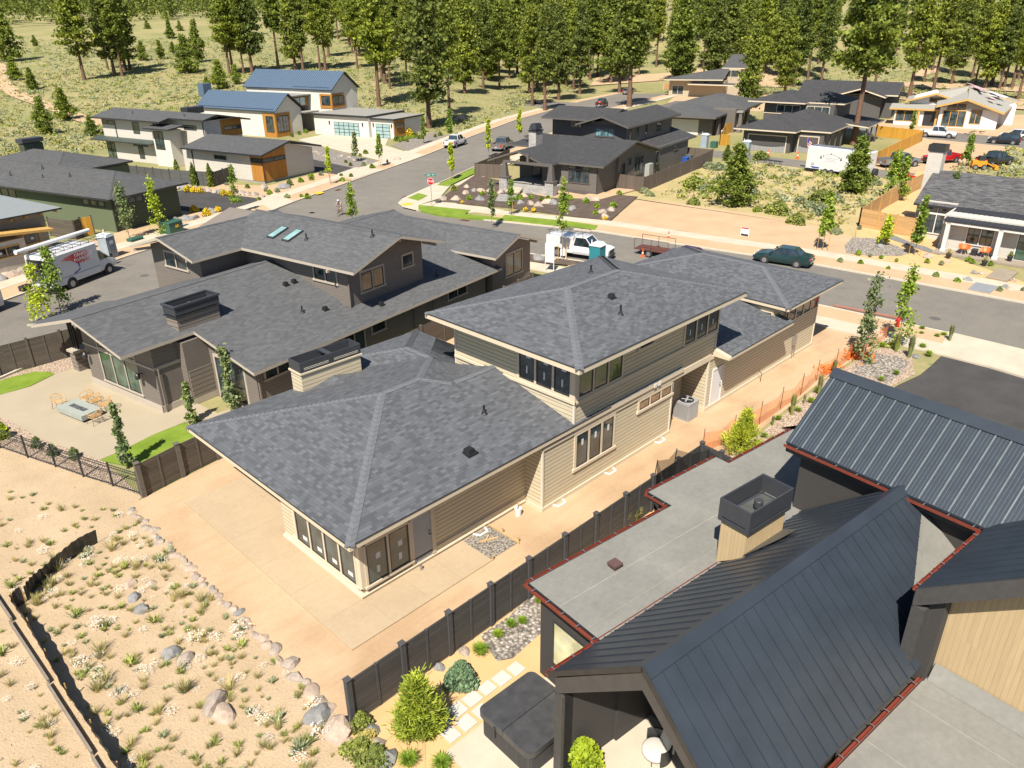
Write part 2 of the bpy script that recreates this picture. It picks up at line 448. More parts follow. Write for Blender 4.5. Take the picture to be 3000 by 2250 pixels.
def roof_pipe(th, x, y, z, h=.35, r=.05, parent=None):
    mb = MB(); mb.lathe([(.16,0),(.10,.06),(r+.01,.16),(r,.17),(r,h)], (x,y,z), 10, 0)
    return mb.build('vent_pipe', m_vent, th)
def roof_box_vent(th, x, y, z, s=.28):
    mb = MB(); mb.box(x-s*.7, x+s*.7, y-s*.7, y+s*.7, z-.04, z+.04)
    mb.hexa([(x-s/2,y-s/2,z+.04),(x+s/2,y-s/2,z+.04),(x+s/2,y+s/2,z+.04),(x-s/2,y+s/2,z+.04),(x-s*.4,y-s*.4,z+.2),(x+s*.4,y-s*.4,z+.2),(x+s*.4,y+s*.4,z+.2),(x-s*.4,y+s*.4,z+.2)])
    return mb.build('roof_vent', m_vent, th)
# ------------------------------------------------------------ terrain
def hill(x, y):
    """height of the land: flat where the houses stand, a long slope beyond the wood"""
    d = x*cy+y*sy; s = x*rt[0]+y*rt[1]        # distance ahead, distance to the right
    h = 0.0
    if d > 230:
        k = (d-230)
        right = 1/(1+math.exp(-(s/max(d,1)-.05)*9))
        h += k*(.008+.12*right) * min(1, k/160)
    left = min(1, max(0, (-.02-s/max(d,1))/.10)); left = left*left*(3-2*left)
    if d > 170: h += left*(.065*(min(d, 460)-170)+.02*max(0, d-460))
    if d > 700: h += (d-700)*.05
    return h
def GT(p):
    """follow the sight line of a surveyed flat-ground point back to where it meets the rising land"""
    lo, hi = .1, 1.0
    if hill(p[0], p[1]) <= 0: return (p[0], p[1])
    for _ in range(30):
        m = (lo+hi)/2
        if CAM_H*(1-m) > hill(m*p[0], m*p[1]): lo = m
        else: hi = m
    return (lo*p[0], lo*p[1])
def patch(name, c, n, m, mat, lift=.15):
    g = MB(); P = [[None]*(m+1) for _ in range(n+1)]
    for i in range(n+1):
        for j in range(m+1):
            u, v = i/n, j/m; q = [(1-u)*((1-v)*c[0][k]+v*c[3][k])+u*((1-v)*c[1][k]+v*c[2][k]) for k in (0,1)]
            x, y = GT(TL(q[0], q[1])) if c[0][2] == 'L' else GT(TR(q[0], q[1])); P[i][j] = (x, y, hill(x,y)+lift)
    for i in range(n):
        for j in range(m):
            f = [P[i][j], P[i+1][j], P[i+1][j+1], P[i][j+1]]; a = sum(f[k][0]*f[(k+1)%4][1]-f[(k+1)%4][0]*f[k][1] for k in range(4)); g.face(f if a > 0 else f[::-1])
    return structure(name, g, mat)
m_dryfield = ground_mat('dry_field', [(.28,(.33,.28,.12)),(.45,(.44,.36,.17)),(.6,(.53,.42,.22)),(.75,(.60,.47,.28))], .25, 4., speck=(1.3,.12,(.26,.27,.12)))
m_sage = ground_mat('sage_soil', [(.28,(.19,.20,.075)),(.44,(.27,.265,.11)),(.58,(.36,.31,.15)),(.75,(.48,.38,.21))], .07, 1.6, speck=(.8,.12,(.19,.22,.10)))
m_pinksand = ground_mat('pale_slope_soil', [(.27,(.40,.29,.175)),(.42,(.50,.375,.235)),(.56,(.57,.43,.28)),(.74,(.64,.495,.34))], .45, 13., bmp=.8, dist=.06, speck=(4.,.09,(.46,.33,.2)))
m_dirt = ground_mat('compacted_dirt', [(.3,(.46,.32,.19)),(.5,(.55,.39,.24)),(.7,(.61,.44,.285))], .35, 7., bmp=.4, dist=.02)
m_orange = ground_mat('decomposed_granite', [(.3,(.60,.38,.17)),(.6,(.70,.46,.23)),(.8,(.78,.53,.29))], .8, 30., bmp=.4, dist=.02)
m_mulch = ground_mat('dark_bark_mulch', [(.3,(.05,.038,.03)),(.55,(.10,.075,.06)),(.75,(.17,.13,.10))], 1.5, 22., bmp=.8, dist=.05)
m_lawn = ground_mat('lawn_grass', [(.3,(.12,.19,.015)),(.5,(.19,.28,.03)),(.7,(.28,.36,.055))], .9, 14., bmp=.6, dist=.03)
m_asph = ground_mat('street_asphalt', [(.3,(.175,.16,.14)),(.5,(.21,.193,.168)),(.7,(.245,.225,.195))], .06, 5., .9, .15, .01)
m_asph_dark = ground_mat('new_asphalt', [(.3,(.035,.034,.034)),(.7,(.07,.066,.063))], .5, 18., .9, .3, .02)
m_patio = ground_mat('patio_concrete', [(.25,(.40,.305,.195)),(.5,(.485,.375,.245)),(.75,(.56,.44,.29))], .35, 6., .9, .1, .01)
m_patio2 = ground_mat('tan_patio', [(.3,(.40,.34,.24)),(.7,(.47,.40,.29))], .6, 18., .85, .1, .01)
m_gravel = gravel('grey_river_gravel', [(.35,.31,.26),(.5,.45,.38),(.42,.37,.33),(.6,.54,.47),(.28,.25,.22)], 9.)
m_peagravel = gravel('pink_pea_gravel', [(.62,.46,.34),(.72,.56,.43),(.55,.40,.29),(.78,.64,.5)], 16.)
m_greygravel = gravel('dusty_grey_gravel', [(.38,.34,.29),(.46,.41,.35),(.32,.29,.25)], 12.)
m_kerb = plain('kerb_concrete', (.62,.55,.44), .85, var=.08)
m_redkerb = plain('red_kerb', (.40,.17,.12), .8, var=.1)
def sheet(name, pts, z, mat, t=0.0):
    g = MB(); P = [(p[0],p[1]) for p in pts]
    if t: g.prism(P, z-t, z)
    else:
        a = sum(P[i][0]*P[(i+1)%len(P)][1]-P[(i+1)%len(P)][0]*P[i][1] for i in range(len(P)))
        if a < 0: P = P[::-1]
        g.face([(x,y,z) for x, y in P])
    bm = bmesh.new(); o = structure(name, g, mat); bm.from_mesh(o.data); bmesh.ops.triangulate(bm, faces=[f for f in bm.faces if len(f.verts) > 4]); bm.to_mesh(o.data); bm.free()
    return o
def offset(poly, d):
    out = []
    for i, p in enumerate(poly):
        a = Vector(poly[max(0,i-1)][:2]); b = Vector(poly[min(len(poly)-1,i+1)][:2]); t = (b-a).normalized()
        out.append((p[0]-t.y*d, p[1]+t.x*d))
    return out
def band(name, line, d0, d1, z, mat, t=.0):
    a, b = offset(line, d0), offset(line, d1); g = MB()
    for i in range(len(a)-1):
        q = [a[i], a[i+1], b[i+1], b[i]]
        ar = sum(q[k][0]*q[(k+1)%4][1]-q[(k+1)%4][0]*q[k][1] for k in range(4))
        if ar < 0: q = q[::-1]
        if t: g.prism(q, z-t, z)
        else: g.face([(x,y,z) for x, y in q])
    return structure(name, g, mat)
def build_ground():
    us = [i*12 for i in range(-30, 130)]
    V = []; F = []
    dl = [-60,-20,0,20,60,110,170]+[200+i*14 for i in range(60)]+[1050+i*120 for i in range(12)]
    sl_ = [-1500,-1100,-800,-600]+[-500+i*25 for i in range(41)]+[600,800,1100,1500]
    for d in dl:
        for s in sl_:
            x = d*cy+s*rt[0]; y = d*sy+s*rt[1]; z = hill(x, y)
            if d > 260: z += 2.5*math.sin(x*.021+1)*math.sin(y*.027)*min(1,(d-260)/150)
            V.append((x, y, z-.02))
    n = len(sl_)
    for i in range(len(dl)-1):
        for j in range(n-1): F.append((i*n+j, i*n+j+1, (i+1)*n+j+1, (i+1)*n+j))
    g = MB(); g.v = V; g.f = [f[::-1] for f in F]; g.m = [0]*len(F)
    o = structure('ground', g, m_sage)
    bm = bmesh.new(); bm.from_mesh(o.data); bmesh.ops.recalc_face_normals(bm, faces=bm.faces)
    bm.faces.ensure_lookup_table()
    if bm.faces[0].normal.z < 0: bmesh.ops.reverse_faces(bm, faces=bm.faces)
    bm.to_mesh(o.data); bm.free()
build_ground()
# foreground slope and the two lots
sheet('sand_slope', [(-30,-30),(9.5,-30),(9.5,14.9),(8.3,14.95),(8.35,31.4),(8.95,31.9),(5.8,41.33),(0,58),(-30,58)], .0, m_pinksand)
def lotmat():
    m = m_dirt.copy(); m.name = 'tracked_dirt'; nt = m.node_tree; b = nt.nodes['Principled BSDF']; old = b.inputs['Base Color'].links[0].from_socket
    mp = nt.nodes.new('ShaderNodeMapping'); mp.inputs['Scale'].default_value = (.25, 1.6, 1); nt.links.new(coords(nt), mp.inputs[0])
    tr = ramp(nt, noise(nt, mp.outputs[0], 1.6, 3), [(.36,(.965,.95,.94)),(.5,(1,1,1)),(.66,(1.02,1.02,1.03))])
    bl = ramp(nt, noise(nt, coords(nt), .22, 3), [(.35,(.86,.83,.80)),(.55,(1.02,1.02,1.02))])
    nt.links.new(mixc(nt, 1., mixc(nt, 1., old, tr, 'MULTIPLY'), bl, 'MULTIPLY'), b.inputs['Base Color']); return m
sheet('dirt_lot', [(8.2,14.92),(30,14.92),(42,15.4),(50.0,15.2),(50.4,16),(51,25),(49.5,38),(47,40),(40,37.8),(13,32.4),(8.35,31.6)], .008, lotmat())
sheet('granite_bed', [(7.9,14.9),(30,14.9),(30,-10),(5,-10),(6.6,6),(7.3,12)], .006, m_orange)
sheet('river_gravel', [BM(1290,520),BM(1180,590),BM(1080,680),BM(980,750),BM(900,800),BM(960,900),BM(1010,970),BM(1110,950),BM(1200,870),BM(1290,790)], .016, m_gravel)
sheet('planting_strip', [(29,14.9),(34.3,14.9),(42.3,15.3),(48.5,14.9),(49.3,13.2),(45.8,11.8),(42.5,12.3),(38,12.2),(30,12)], .012, m_peagravel)
sheet('cobble_bed', [MR(1210,620),MR(1120,700),MR(1110,760),MR(1270,800),MR(1330,830),MR(1420,750),MR(1470,690),MR(1400,650),MR(1300,640)], .02, m_gravel)
sheet('driveway_asphalt', [MR(1690,635),MR(1600,720),MR(1540,770),MR(1390,840),MR(1300,900),(38,11.5),(36,9),(36,-10),(49.3,-10),MR(2212,790)], .016, m_asph_dark)
sheet('side_drive', [MR(630,1115),MR(705,1145),MR(800,1020),(38,12.2),(36,11)], .02, m_asph_dark)
# streets
RA = [(-40,40.6),(-10,55.3),(5,62.3),(14.8,67.4),(23.3,71.6),(43.3,79.6),(51.4,83.4),(60.6,87.7),(72.1,92.9),(78.1,95.7),(98.5,106.6),(121.9,118.2),(147.2,127.6)]
RA2 = [(159.8,133.0),(191.2,141.5),(206,146)]
RB = [(-40,28.8),(8,50.6),(40,65.1),(43.5,66.2),(45.7,64.5),(46.8,60),(49.1,46.4),(50.4,41.3),(52.3,31),(53.6,21.3),(54.1,12.7),(54.1,0),(54,-40)]
RC = [(64.4,-40),(64.3,0),(64.2,10.5),(63.2,26),(61,37.6),(59.5,46.9),(55.4,58.1),(53.9,63.5),(53.2,67),(53.2,69.3),(54.1,71.4),(56.3,73.2),(64.9,77.1),(76.7,82.8),(93.9,91.1),(117,101.5),(154.8,118.3),(201.9,131)]
sheet('street', RA+[(143,148),(156,150)]+RA2+RC[::-1]+RB[::-1], .0, m_asph)
sheet('rear_lane', [(107.5,80),(113.3,80),(113.2,35),(112,-20),(105.5,-20),(107.5,35)], .004, m_asph)
sheet('rear_street', [(149.5,62),(160,64),(160,35),(155,-20),(144,-20),(148,30)], .004, m_asph)
for i, (ln, s) in enumerate(((RA,1),(RA2,1),(RB,-1),(RC,-1))):
    band('kerb', ln, s*0, s*.16, .13, m_kerb, .14)
band('planting_verge', RA, .16, 2.5, .10, m_dirt, .1); band('sidewalk', RA, 2.5, 4.3, .12, m_conc, .12)
RCs = RC[:11]; band('planting_verge', RC[:7], -.16, -2.7, .10, m_dirt, .1); band('sidewalk', RC[:8], -2.7, -4.5, .12, m_conc, .12)
band('planting_verge', RA2, .16, 2.5, .10, m_dirt, .1); band('planting_verge', RC[13:], -.16, -2.4, .10, m_dirt, .1); band('sidewalk', RC[12:], -2.4, -4.2, .12, m_conc, .12)
band('sidewalk', RB[6:], -2.4, -4.3, .12, m_conc, .12); band('planting_verge', RB[7:], -.16, -2.4, .10, m_dirt, .1)
band('red_kerb', [(54.5,15.6),(53.95,20.3)], -.35, -.14, .136, m_redkerb, .1)
sheet('corner_pavement', [RC[7],(60,60),(58.5,66),(59.8,70.5),(66,75.5),(64.9,77.3),RC[11],RC[10],RC[9],RC[8]], .125, m_conc, .12)
for nm, pts in (('lawn_strip',[TM(500,1335),TM(500,1370),TM(620,1400),TM(800,1420),TM(1100,1440),TM(1640,1500),TM(1662,1470),TM(1500,1445),TM(1060,1400),TM(1040,1420),TM(800,1395),TM(840,1370)]),
                ('lawn_patch',[TM(430,1290),TM(500,1308),TM(560,1275),TM(500,1258)]), ('lawn_verge',[TM(620,1205),TM(690,1214),TM(862,1130),TM(862,1092)])):
    sheet(nm, pts, .15, m_lawn, .15)
for x0, y0 in ((RC[9][0]+.6, RC[9][1]+.2),(54.6,65.5)):
    sheet('tactile_pad', [(x0,y0),(x0+1.3,y0+.1),(x0+1.3,y0+1.2),(x0,y0+1.1)], .135, m_yellow)
sheet('tactile_pad', [FH(1170,1290),FH(1200,1312),FH(1270,1295),FH(1240,1280)], .135, m_yellow)
# craftsman garden
sheet('mulch_bed', [TM(500,1335),TM(600,1312),TM(1080,1348),TM(1740,1438),TM(1920,1280),TM(1680,1260),TM(1050,1180),TM(865,1140),TM(790,1190),TM(640,1290)], .13, m_mulch, .14)
sheet('granite_border', [(68.5,68.5),(68.2,60.5),(71.5,55.5),(78.5,55.8),(78,58),(72,58.5),(71.5,68.5)], .16, m_dirt, .1)
sheet('vacant_lot', [(74.6,54),(78,58),(98,58.3),(103,59),(107.4,58),(107.4,37),(100,32.2),(79.2,28.9),(66,24),(67,50)], .004, m_dryfield)
sheet('vacant_lot_dirt', [TM(1920,1290),TM(1740,1440),TM(2212,1498),(67.0,27),(67.2,21.5),(73,24),(76.5,31),(77,40),(76,49),(74.5,54)], .01, m_dirt)
sheet('white_house_yard', [(66.2,5),(66.0,20),(68,24.5),(79.0,28.8),(95,31),(116,35.5),(116,20),(100,10),(85,20),(74,19)], .012, m_orange)
sheet('yard_gravel', [TR(1050,1590),TR(1100,1540),TR(1250,1545),TR(1400,1600),TR(1470,1640),TR(1420,1659),TR(1200,1659),TR(1060,1640)], .03, m_gravel)
sheet('rear_dirt', [(113.3,41),(113.3,30),(148,30),(149,45),(152,48),(120,42)], .006, m_dirt)
sheet('building_plot', [(160.2,62),(160,20),(190,10),(205,35),(190,60)], .006, m_dirt)
sheet('graded_ground', [(170,88),(200,92),(235,120),(225,160),(207,150),(202,130),(175,116)], .003, m_dirt)
sheet('graded_field', [(215,60),(300,40),(420,60),(330,150),(240,120)], .05, m_dirt) if False else None
# left side: planting yards along the first street
sheet('yard_soil', [(30.5,84.2),(35,87),(36,97),(46,98),(49.5,92.5),(60,96),(62,94),(72.5,98.5),(70,96.3),(52,87.8),(38,81.6),(12,69.4),(8,71),(18,78),(26.4,81.6)], .02, m_dirt)
sheet('black_driveway', [(45.2,84.6),(39.5,82.1),(36.3,84.6),(35.0,88),(36.5,97.8),(41.5,97.8)], .035, m_asph_dark)
sheet('black_driveway', [(64.6,93.7),(60.3,91.6),(59.2,98),(60,108),(65,107)], .035, m_asph_dark)
sheet('concrete_driveway', [(71.0,96.6),(79,101),(81.3,109.6),(86.8,116),(83.2,130),(75,127),(72.5,110)], .035, m_conc)
sheet('grey_gravel_yard', [(64.6,94.2),(70.5,96.8),(72,110),(75,125),(66,120),(64.5,107)], .03, m_greygravel)
sheet('grey_gravel_yard', [(79.5,101),(83,101.5),(95,108.5),(99,117),(90,113),(82,109)], .03, m_greygravel)
for pts in ([(47.6,87.3),(43.8,84.8),(42.2,78.8),(46.4,81)], [(64.9,95.0),(60.2,92.6),(59.3,87.6),(66.6,90.6)], [(71.2,97.4),(79.6,102),(78.8,96.3),(69.8,91.9)]): sheet('driveway_apron', pts, .132, m_conc, .13)
sheet('driveway_apron', [(54.2,12.6),(54.15,6),(49.4,6),(50.2,11.9)], .132, m_conc, .13)
tr = []
for a in (((-30,400),(35,420),(75,545),(-30,560)),((-30,560),(75,545),(150,600),(60,625)),((60,625),(150,600),(340,675),(270,700)),((270,700),(340,675),(520,740),(500,790)),((500,790),(520,740),(700,790),(690,835))): patch('dirt_track', [(*q,'L') for q in a], 4, 4, m_dirt, .22)
for a in (((-60,520),(-60,475),(300,425),(250,560)),((250,560),(300,425),(560,440),(680,570)),((1480,520),(1560,430),(1860,345),(1900,400)),((1290,640),(1290,595),(2260,650),(2260,720)),((1300,560),(1330,530),(2212,560),(2212,600))): patch('graded_ground', [(*q,'R') for q in a], 8, 5, m_dirt, .25)
patch('graded_ground', [(-600,560,'R'),(-560,505,'R'),(-60,475,'R'),(-60,520,'R')], 6, 3, m_dirt, .25)
sheet('yard_gravel', [(8,50.8),(12.5,51.2),(14,49),(13,47),(12.5,45.6),(8.9,44.5),(8.9,32.1),(5.8,41.3),(4.5,45)], .004, m_peagravel)
sheet('patio_slab', [ML(0,905),ML(200,850),ML(360,770),(12.3,49.2),(13.6,49),(15,37),(21,36.5),(21,34),(13.5,33.4),ML(1500,1060),ML(1340,1060),ML(1200,1080),ML(1000,1160),ML(800,1260),ML(650,1325),ML(270,1190),ML(40,1060),ML(0,1040)], .05, m_patio2, .05)
for pts in ([ML(1200,1085),ML(1290,1170),ML(1130,1250),ML(1000,1320),ML(930,1345),ML(830,1365),ML(655,1328),ML(800,1263),ML(1000,1163)], [ML(0,905),ML(200,848),ML(355,772),ML(330,757),ML(230,755),ML(80,790),ML(0,815)]):
    sheet('lawn', pts, .07, m_lawn, .06)
# slab round the new house, saw cut
def slab_house():
    g = MB(); g.prism([(10,17.42),(16.55,17.42),(16.55,19.18),(15.2,19.18),(15.2,30.0),(10,30.0)], 0, .06); structure('concrete_slab', g, m_patio)
    j = MB()
    for a, b in (((11.8,17.42),(11.8,19.15)),((13.45,17.42),(13.45,19.15)),((15.0,17.42),(15.0,19.15)),((10,19.2),(11.66,19.2)),((10,21.3),(11.66,21.3)),((10,23.6),(11.66,23.6)),((10,26),(15.2,26)),((12.6,24.6),(12.6,30)),((11.66,17.42),(11.66,17.43))):
        j.bar((a[0],a[1],.0605), (b[0],b[1],.0605), .014, .004)
    structure('slab_joint', j, plain('joint_dark',(.36,.28,.19),.9))
    sheet('gravel_pad', [(16.57,17.5),(18.02,17.5),(18.02,19.15),(16.57,19.15)], .03, m_greygravel)
slab_house()
for i, (x, y) in enumerate([BM(700,1395)[:2]]): pass

def street_wear():
    nt = m_asph.node_tree; b = nt.nodes['Principled BSDF']; old = b.inputs['Base Color'].links[0].from_socket
    v = nd(nt, 'ShaderNodeTexVoronoi', Scale=.22, _feature='DISTANCE_TO_EDGE'); w = nt.nodes.new('ShaderNodeMixRGB'); w.inputs[0].default_value = .06
    nt.links.new(coords(nt), w.inputs[1]); nt.links.new(noise(nt, coords(nt), 1.2, 4, out=1), w.inputs[2]); nt.links.new(w.outputs[0], v.inputs['Vector'])
    cr = ramp(nt, v.outputs['Distance'], [(0,(.90,.90,.90)),(.004,(.97,.97,.97)),(.008,(1,1,1))]); st = ramp(nt, noise(nt, coords(nt), .5, 5, .7), [(.3,(.88,.88,.88)),(.5,(1,1,1)),(.72,(1.12,1.10,1.06))])
    nt.links.new(mixc(nt, 1., mixc(nt, 1., old, cr, 'MULTIPLY'), st, 'MULTIPLY'), b.inputs['Base Color'])
street_wear()
# ------------------------------------------------------------ the new house in the middle
m_sh_main = shingle('shingles_mid_grey', (.105,.113,.127), .24, .14, .24)
m_cap = siding('ridge_shingles', (.135,.143,.16), .2, .7, .06)
m_cream = siding('cream_lap_siding', (.72,.62,.43), .19, .28, .03)
m_soffit = plain('soffit', (.45,.39,.3), .8, var=.05)
m_corner = plain('corner_board', (.74,.68,.56), .6, var=.03)
m_wood_new = plain('new_timber', (.62,.42,.2), .7, var=.15)
m_mesh = plain('shroud_metal', (.045,.048,.055), .5, .2, var=.1)
def build_main():
    th = thing('new_house', 'new cream lap sided house with grey shingle hip roofs and stickers on its windows', 'house', (11.75,18.27,0))
    B = lambda mb, n, mats, **k: mb.build(n, mats, th, True, **k)
    w = MB()
    w.box(15.2, 25, 24.5, 30.3, .0, 3.3); w.box(11.8, 20.45, 19.25, 24.6, .0, 3.3)
    w.prism([(20.35,18.27),(29.83,18.27),(29.83,26),(20.35,26)], 0, 3.3)
    w.box(29.83, 33.6, 19.75, 26, 0, 3.3)
    w.prism([(22.3,18.27),(33.62,18.27),(33.62,25.68),(22.3,25.68)], 3.3, 6.6)
    w.box(33.2, 46.0, 18.27, 27.5, 0, 3.1); w.box(39.95, 46.0, 18.27, 27.5, 3.1, 4.2)
    w.box(33.6, 39.97, 20.5, 27, 3.0, 4.2)
    B(w, 'wall', m_cream)
    f = MB()
    f.box(11.70, 20.4, 19.19, 19.25, -.1, .22); f.box(11.70, 11.8, 19.25, 24.6, -.1, .22); f.box(20.29, 29.9, 18.20, 18.268, -.1, .2); f.box(20.29,20.349,18.268,19.19,-.1,.2)
    f.box(33.14, 46.07, 18.2, 18.268, -.1, .2); f.box(46.0, 46.07, 18.268, 27.5, -.1, .2); f.box(33.14,33.198,18.268,19.75,-.1,.2)
    f.box(11.66, 20.4, 19.15, 19.19, .16, .2); f.box(11.66, 11.70, 19.19, 24.6, .16, .2)
    B(f, 'foundation', m_trim)
    tr = MB()
    tr.box(22.3, 33.66, 18.21, 18.268, 2.98, 3.18); tr.box(29.83,33.3,18.21,18.9,3.18,3.3)
    tr.box(20.35, 22.3, 18.21, 18.268, 2.98, 3.12)
    tr.box(22.24, 33.66, 18.19, 18.268, 4.42, 4.54); tr.box(22.22, 22.298, 18.19, 25.72, 4.42, 4.54); 
    tr.box(11.72, 20.4, 19.20, 19.249, .42, .48); tr.box(11.72, 11.798, 19.2, 23.9, .42, .48)
    B(tr, 'trim_band', m_trim)
    for x, y, z0, z1 in ((20.35,18.27,.2,3.1),(22.3,18.27,3.2,6.4),(29.83,18.27,.2,3.0),(33.2,18.27,.2,3.1),(46,18.27,.2,4),(22.3,25.68,3.9,6.4),(33.62,18.27,3.2,4.4)):
        cb = MB()
        for i in range(int((z1-z0)/.19)):
            cb.box(x-.045, x+.045, y-.045, y+.045, z0+i*.19, z0+i*.19+.185)
        B(cb, 'corner_board', m_corner)
    for q in ((11.74, 11.98, 19.18, 19.42, .48, 3.1),(11.76,11.9,23.5,23.75,.48,3.1),(15.08,15.25,19.19,19.249,.2,3.1),(22.24,22.5,18.21,18.5,4.54,6.4)):
        po = MB(); po.box(*q); B(po, 'corner_post', m_trim)
    st = [(.25,.12,.25),(.62,.14,.16)]
    window(th, (0,23.45-18.27), (0,19.5-18.27), .52, 2.5, 4, .09, mull=.1, sticker=[(.12,.3,.18)])
    window(th, (.28,.93), (2.2,.93), .52, 2.25, 2, .1, sticker=[(.2,.14,.3),(.55,.2,.25)]); window(th, (.28,.93), (2.2,.93), 2.4, 2.7, 2, .1, sill=False)
    door(th, (2.42,.95), (3.3,.95), .26, 2.3, m_door, m_trim); window(th, (2.42,.94), (3.3,.94), 2.45, 2.7, 1, .06, sill=False)
    window(th, (10.75,-.0), (13.36,0), 1.22, 2.84, 3, .14, sticker=[(.62,.13,.3)])
    window(th, (15.35,0), (17.95,0), 2.33, 2.8, 3, .13, gm=m_wood_glass)
    window(th, (10.8,0), (13.75,0), 4.66, 6.2, 3, .12, gm=m_glass_refl, sill=False)
    window(th, (18.82,0), (21.85,0), 4.62, 6.2, 3, .12, sill=False, sticker=[(.25,.07,.3)])
    window(th, (15.05,0), (16.05,0), 5.6, 6.2, 1, .12)
    window(th, (10.55,21.45-18.27), (10.55,18.5-18.27), 4.68, 6.2, 3, .14, sill=False, sticker=[(.22,.09,.35),(.7,.25,.15)])
    # garage clerestory
    window(th, (28.25,0), (34.1,0), 2.66, 3.55, 6, .05, mull=.09, sill=False, gm=m_glass_refl)
    window(th, (28.19,1.5), (28.19,.1), 3.3, 3.75, 2, .05, sill=False)
    door(th, (33.75-11.75+.02,0), (34.7-11.75,0), .1, 2.2, m_door_white, m_trim_white, .1)
    # roofs
    r = MB(); caps = []
    hl, rl = add_hip(r, 10.79, 24.72, 18.14, 30.06, 3.47, .25)
    caps += [hl[0], hl[1], (rl[0], (18.74,24.1,4.96))]
    h3, r3 = add_hip(r, 12.5, 30.6, 18.145, 28.04, 3.462, .25)     # lower ridge running into the upper storey
    hw, rw = add_hip(r, 18.5, 24.72, 23, 31.72, 3.47, .25)
    caps += [(( 19.9,23.1,4.70),(22.3,23.1,4.70)), ((18.74,24.1,4.96),(19.75,23.1,4.71)), ((18.74,24.1,4.96),(21.6,26.8,4.25)), ((21.61,26.8,4.25),(21.61,28.6,4.25)), hw[2], hw[3]]
    B(r, 'lower_roof', [m_sh_main, m_trim, m_soffit])
    u = MB(); hu, ru = add_hip(u, 21.12, 34.17, 17.1, 26.4, 6.77, .25, .24)
    B(u, 'upper_roof', [m_sh_main, m_trim, m_soffit])
    g = MB(); hg, rg = add_hip(g, 39.72, 46.98, 17.3, 28.9, 4.35, .25, .2)
    g.slab([(33.66,17.28,3.36),(40.6,17.28,3.36),(40.6,20.9,4.27),(33.66,20.9,4.27)], .2, 0, 1, 2)
    B(g, 'garage_roof', [m_sh_main, m_trim, m_soffit])
    tri = MB(); tri.prism([(33.5,17.3),(33.66,17.3),(33.66,18.27),(33.5,18.27)], 3.15, [3.3,3.3,3.54,3.54]); B(tri, 'fascia', m_trim)
    ridge_caps('ridge_cap', caps+[hu[0],hu[1],hu[2],hu[3],ru]+[hg[0],hg[1],hg[2],hg[3],rg], m_cap, th, .34, True)
    # drip edge, darker line along the eaves
    d = MB()
    for (a_, b_) in (((10.78,18.13,3.475),(24.7,18.13,3.475)),((10.78,18.13,3.475),(10.78,30.06,3.475)),((21.11,17.09,6.775),(34.18,17.09,6.775)),((21.11,17.09,6.775),(21.11,26.41,6.775)),((39.71,17.29,4.355),(46.99,17.29,4.355)),((39.71,17.29,4.355),(39.71,28.9,4.355)),((33.65,17.27,3.365),(40.6,17.27,3.365))):
        d.bar(a_, b_, .03, .03)
    B(d, 'drip_edge', m_black)
    # chimney
    c = MB(); c.box(15.77, 19.0, 28.86, 29.75, 3.3, 4.66, 0); c.box(15.7,19.07,28.79,29.82,4.60,4.68,1)
    ch = B(c, 'chimney', [m_cream, m_trim])
    s = MB(); X0, X1, Y0, Y1 = 15.74, 19.03, 28.83, 29.78
    for (a0, a1, b0, b1) in ((X0,X1,Y0,Y0+.04),(X0,X1,Y1-.04,Y1),(X0,X0+.04,Y0+.04,Y1-.04),(X1-.04,X1,Y0+.04,Y1-.04)): s.box(a0, a1, b0, b1, 4.70, 5.18)
    s.box((X0+X1)/2-.12, (X0+X1)/2+.12, Y0+.04, Y1-.04, 5.1, 5.17); s.box(X0+.04, X1-.04, Y0+.04, Y1-.04, 4.7, 4.74)
    sh = s.build('chimney_shroud', m_mesh, None); sh.parent = ch; sh.location = (-11.75,-18.27,0)
    sl_ = MB(); 
    for z in (4.80, 4.87): sl_.box(X0+.2, X0+1.5, Y0-.006, Y0+.002, z, z+.02); sl_.box(X0+1.8, X1-.15, Y0-.006, Y0+.002, z, z+.02)
    q = sl_.build('shroud_slot', m_corner, None); q.parent = ch; q.location = (-11.75,-18.27,0)
    cx = MB(); cx.face([(16.1,28.86,3.75),(17.4,27.9,4.01),(17.4,28.86,4.05)]); cx.face([(17.4,28.86,4.05),(17.4,27.9,4.01),(18.7,28.86,3.78)]); B(cx, 'cricket', m_sh_main)
    for x, y, z, h in ((19.49,20.82,4.13,.38),(26.15,18.96,7.22,.45),(29.16,23.09,7.58,.4)):
        roof_pipe(th, x-11.75, y-18.27, z, h)
    roof_box_vent(th, 17.28-11.75, 19.36-18.27, 3.78, .36); roof_box_vent(th, 26.99-11.75, 20.13-18.27, 7.52, .26)
    mt = MB(); mt.box(43.0,43.35,18.1,18.2,.9,1.5); mt.tube((43.1,18.15,0),(43.1,18.15,.9),.03); mt.tube((43.3,18.12,.2),(43.3,18.12,.9),.02); B(mt, 'utility_meter', m_chrome)
    for x in (28.15, 28.5): lf = MB(); lf.box(x-.1,x+.1,18.12,18.2,3.22,3.42); B(lf, 'dryer_vent', m_trim_white)
    for x in (21.0, 24.6, 28.6, 17.2):
        wv = MB(); wv.path([(x,18.25 if x>20 else 19.2,.03),(x+.1,17.98 if x>20 else 18.93,.03),(x+.55,17.98 if x>20 else 18.93,.03),(x+.65,18.25 if x>20 else 19.2,.03)], .05, 6); B(wv, 'window_well', m_trim_white)
    return th
m_door = plain('grey_door', (.42,.43,.45), .6, var=.05)
m_door_white = plain('white_door', (.8,.8,.8), .5, var=.03)
m_wood_glass = glassmat('glass_over_wood', (.30,.20,.12), .15, .4)
m_glass_refl = glassmat('clear_glass', (.07,.08,.075), .03, .3)
build_main()
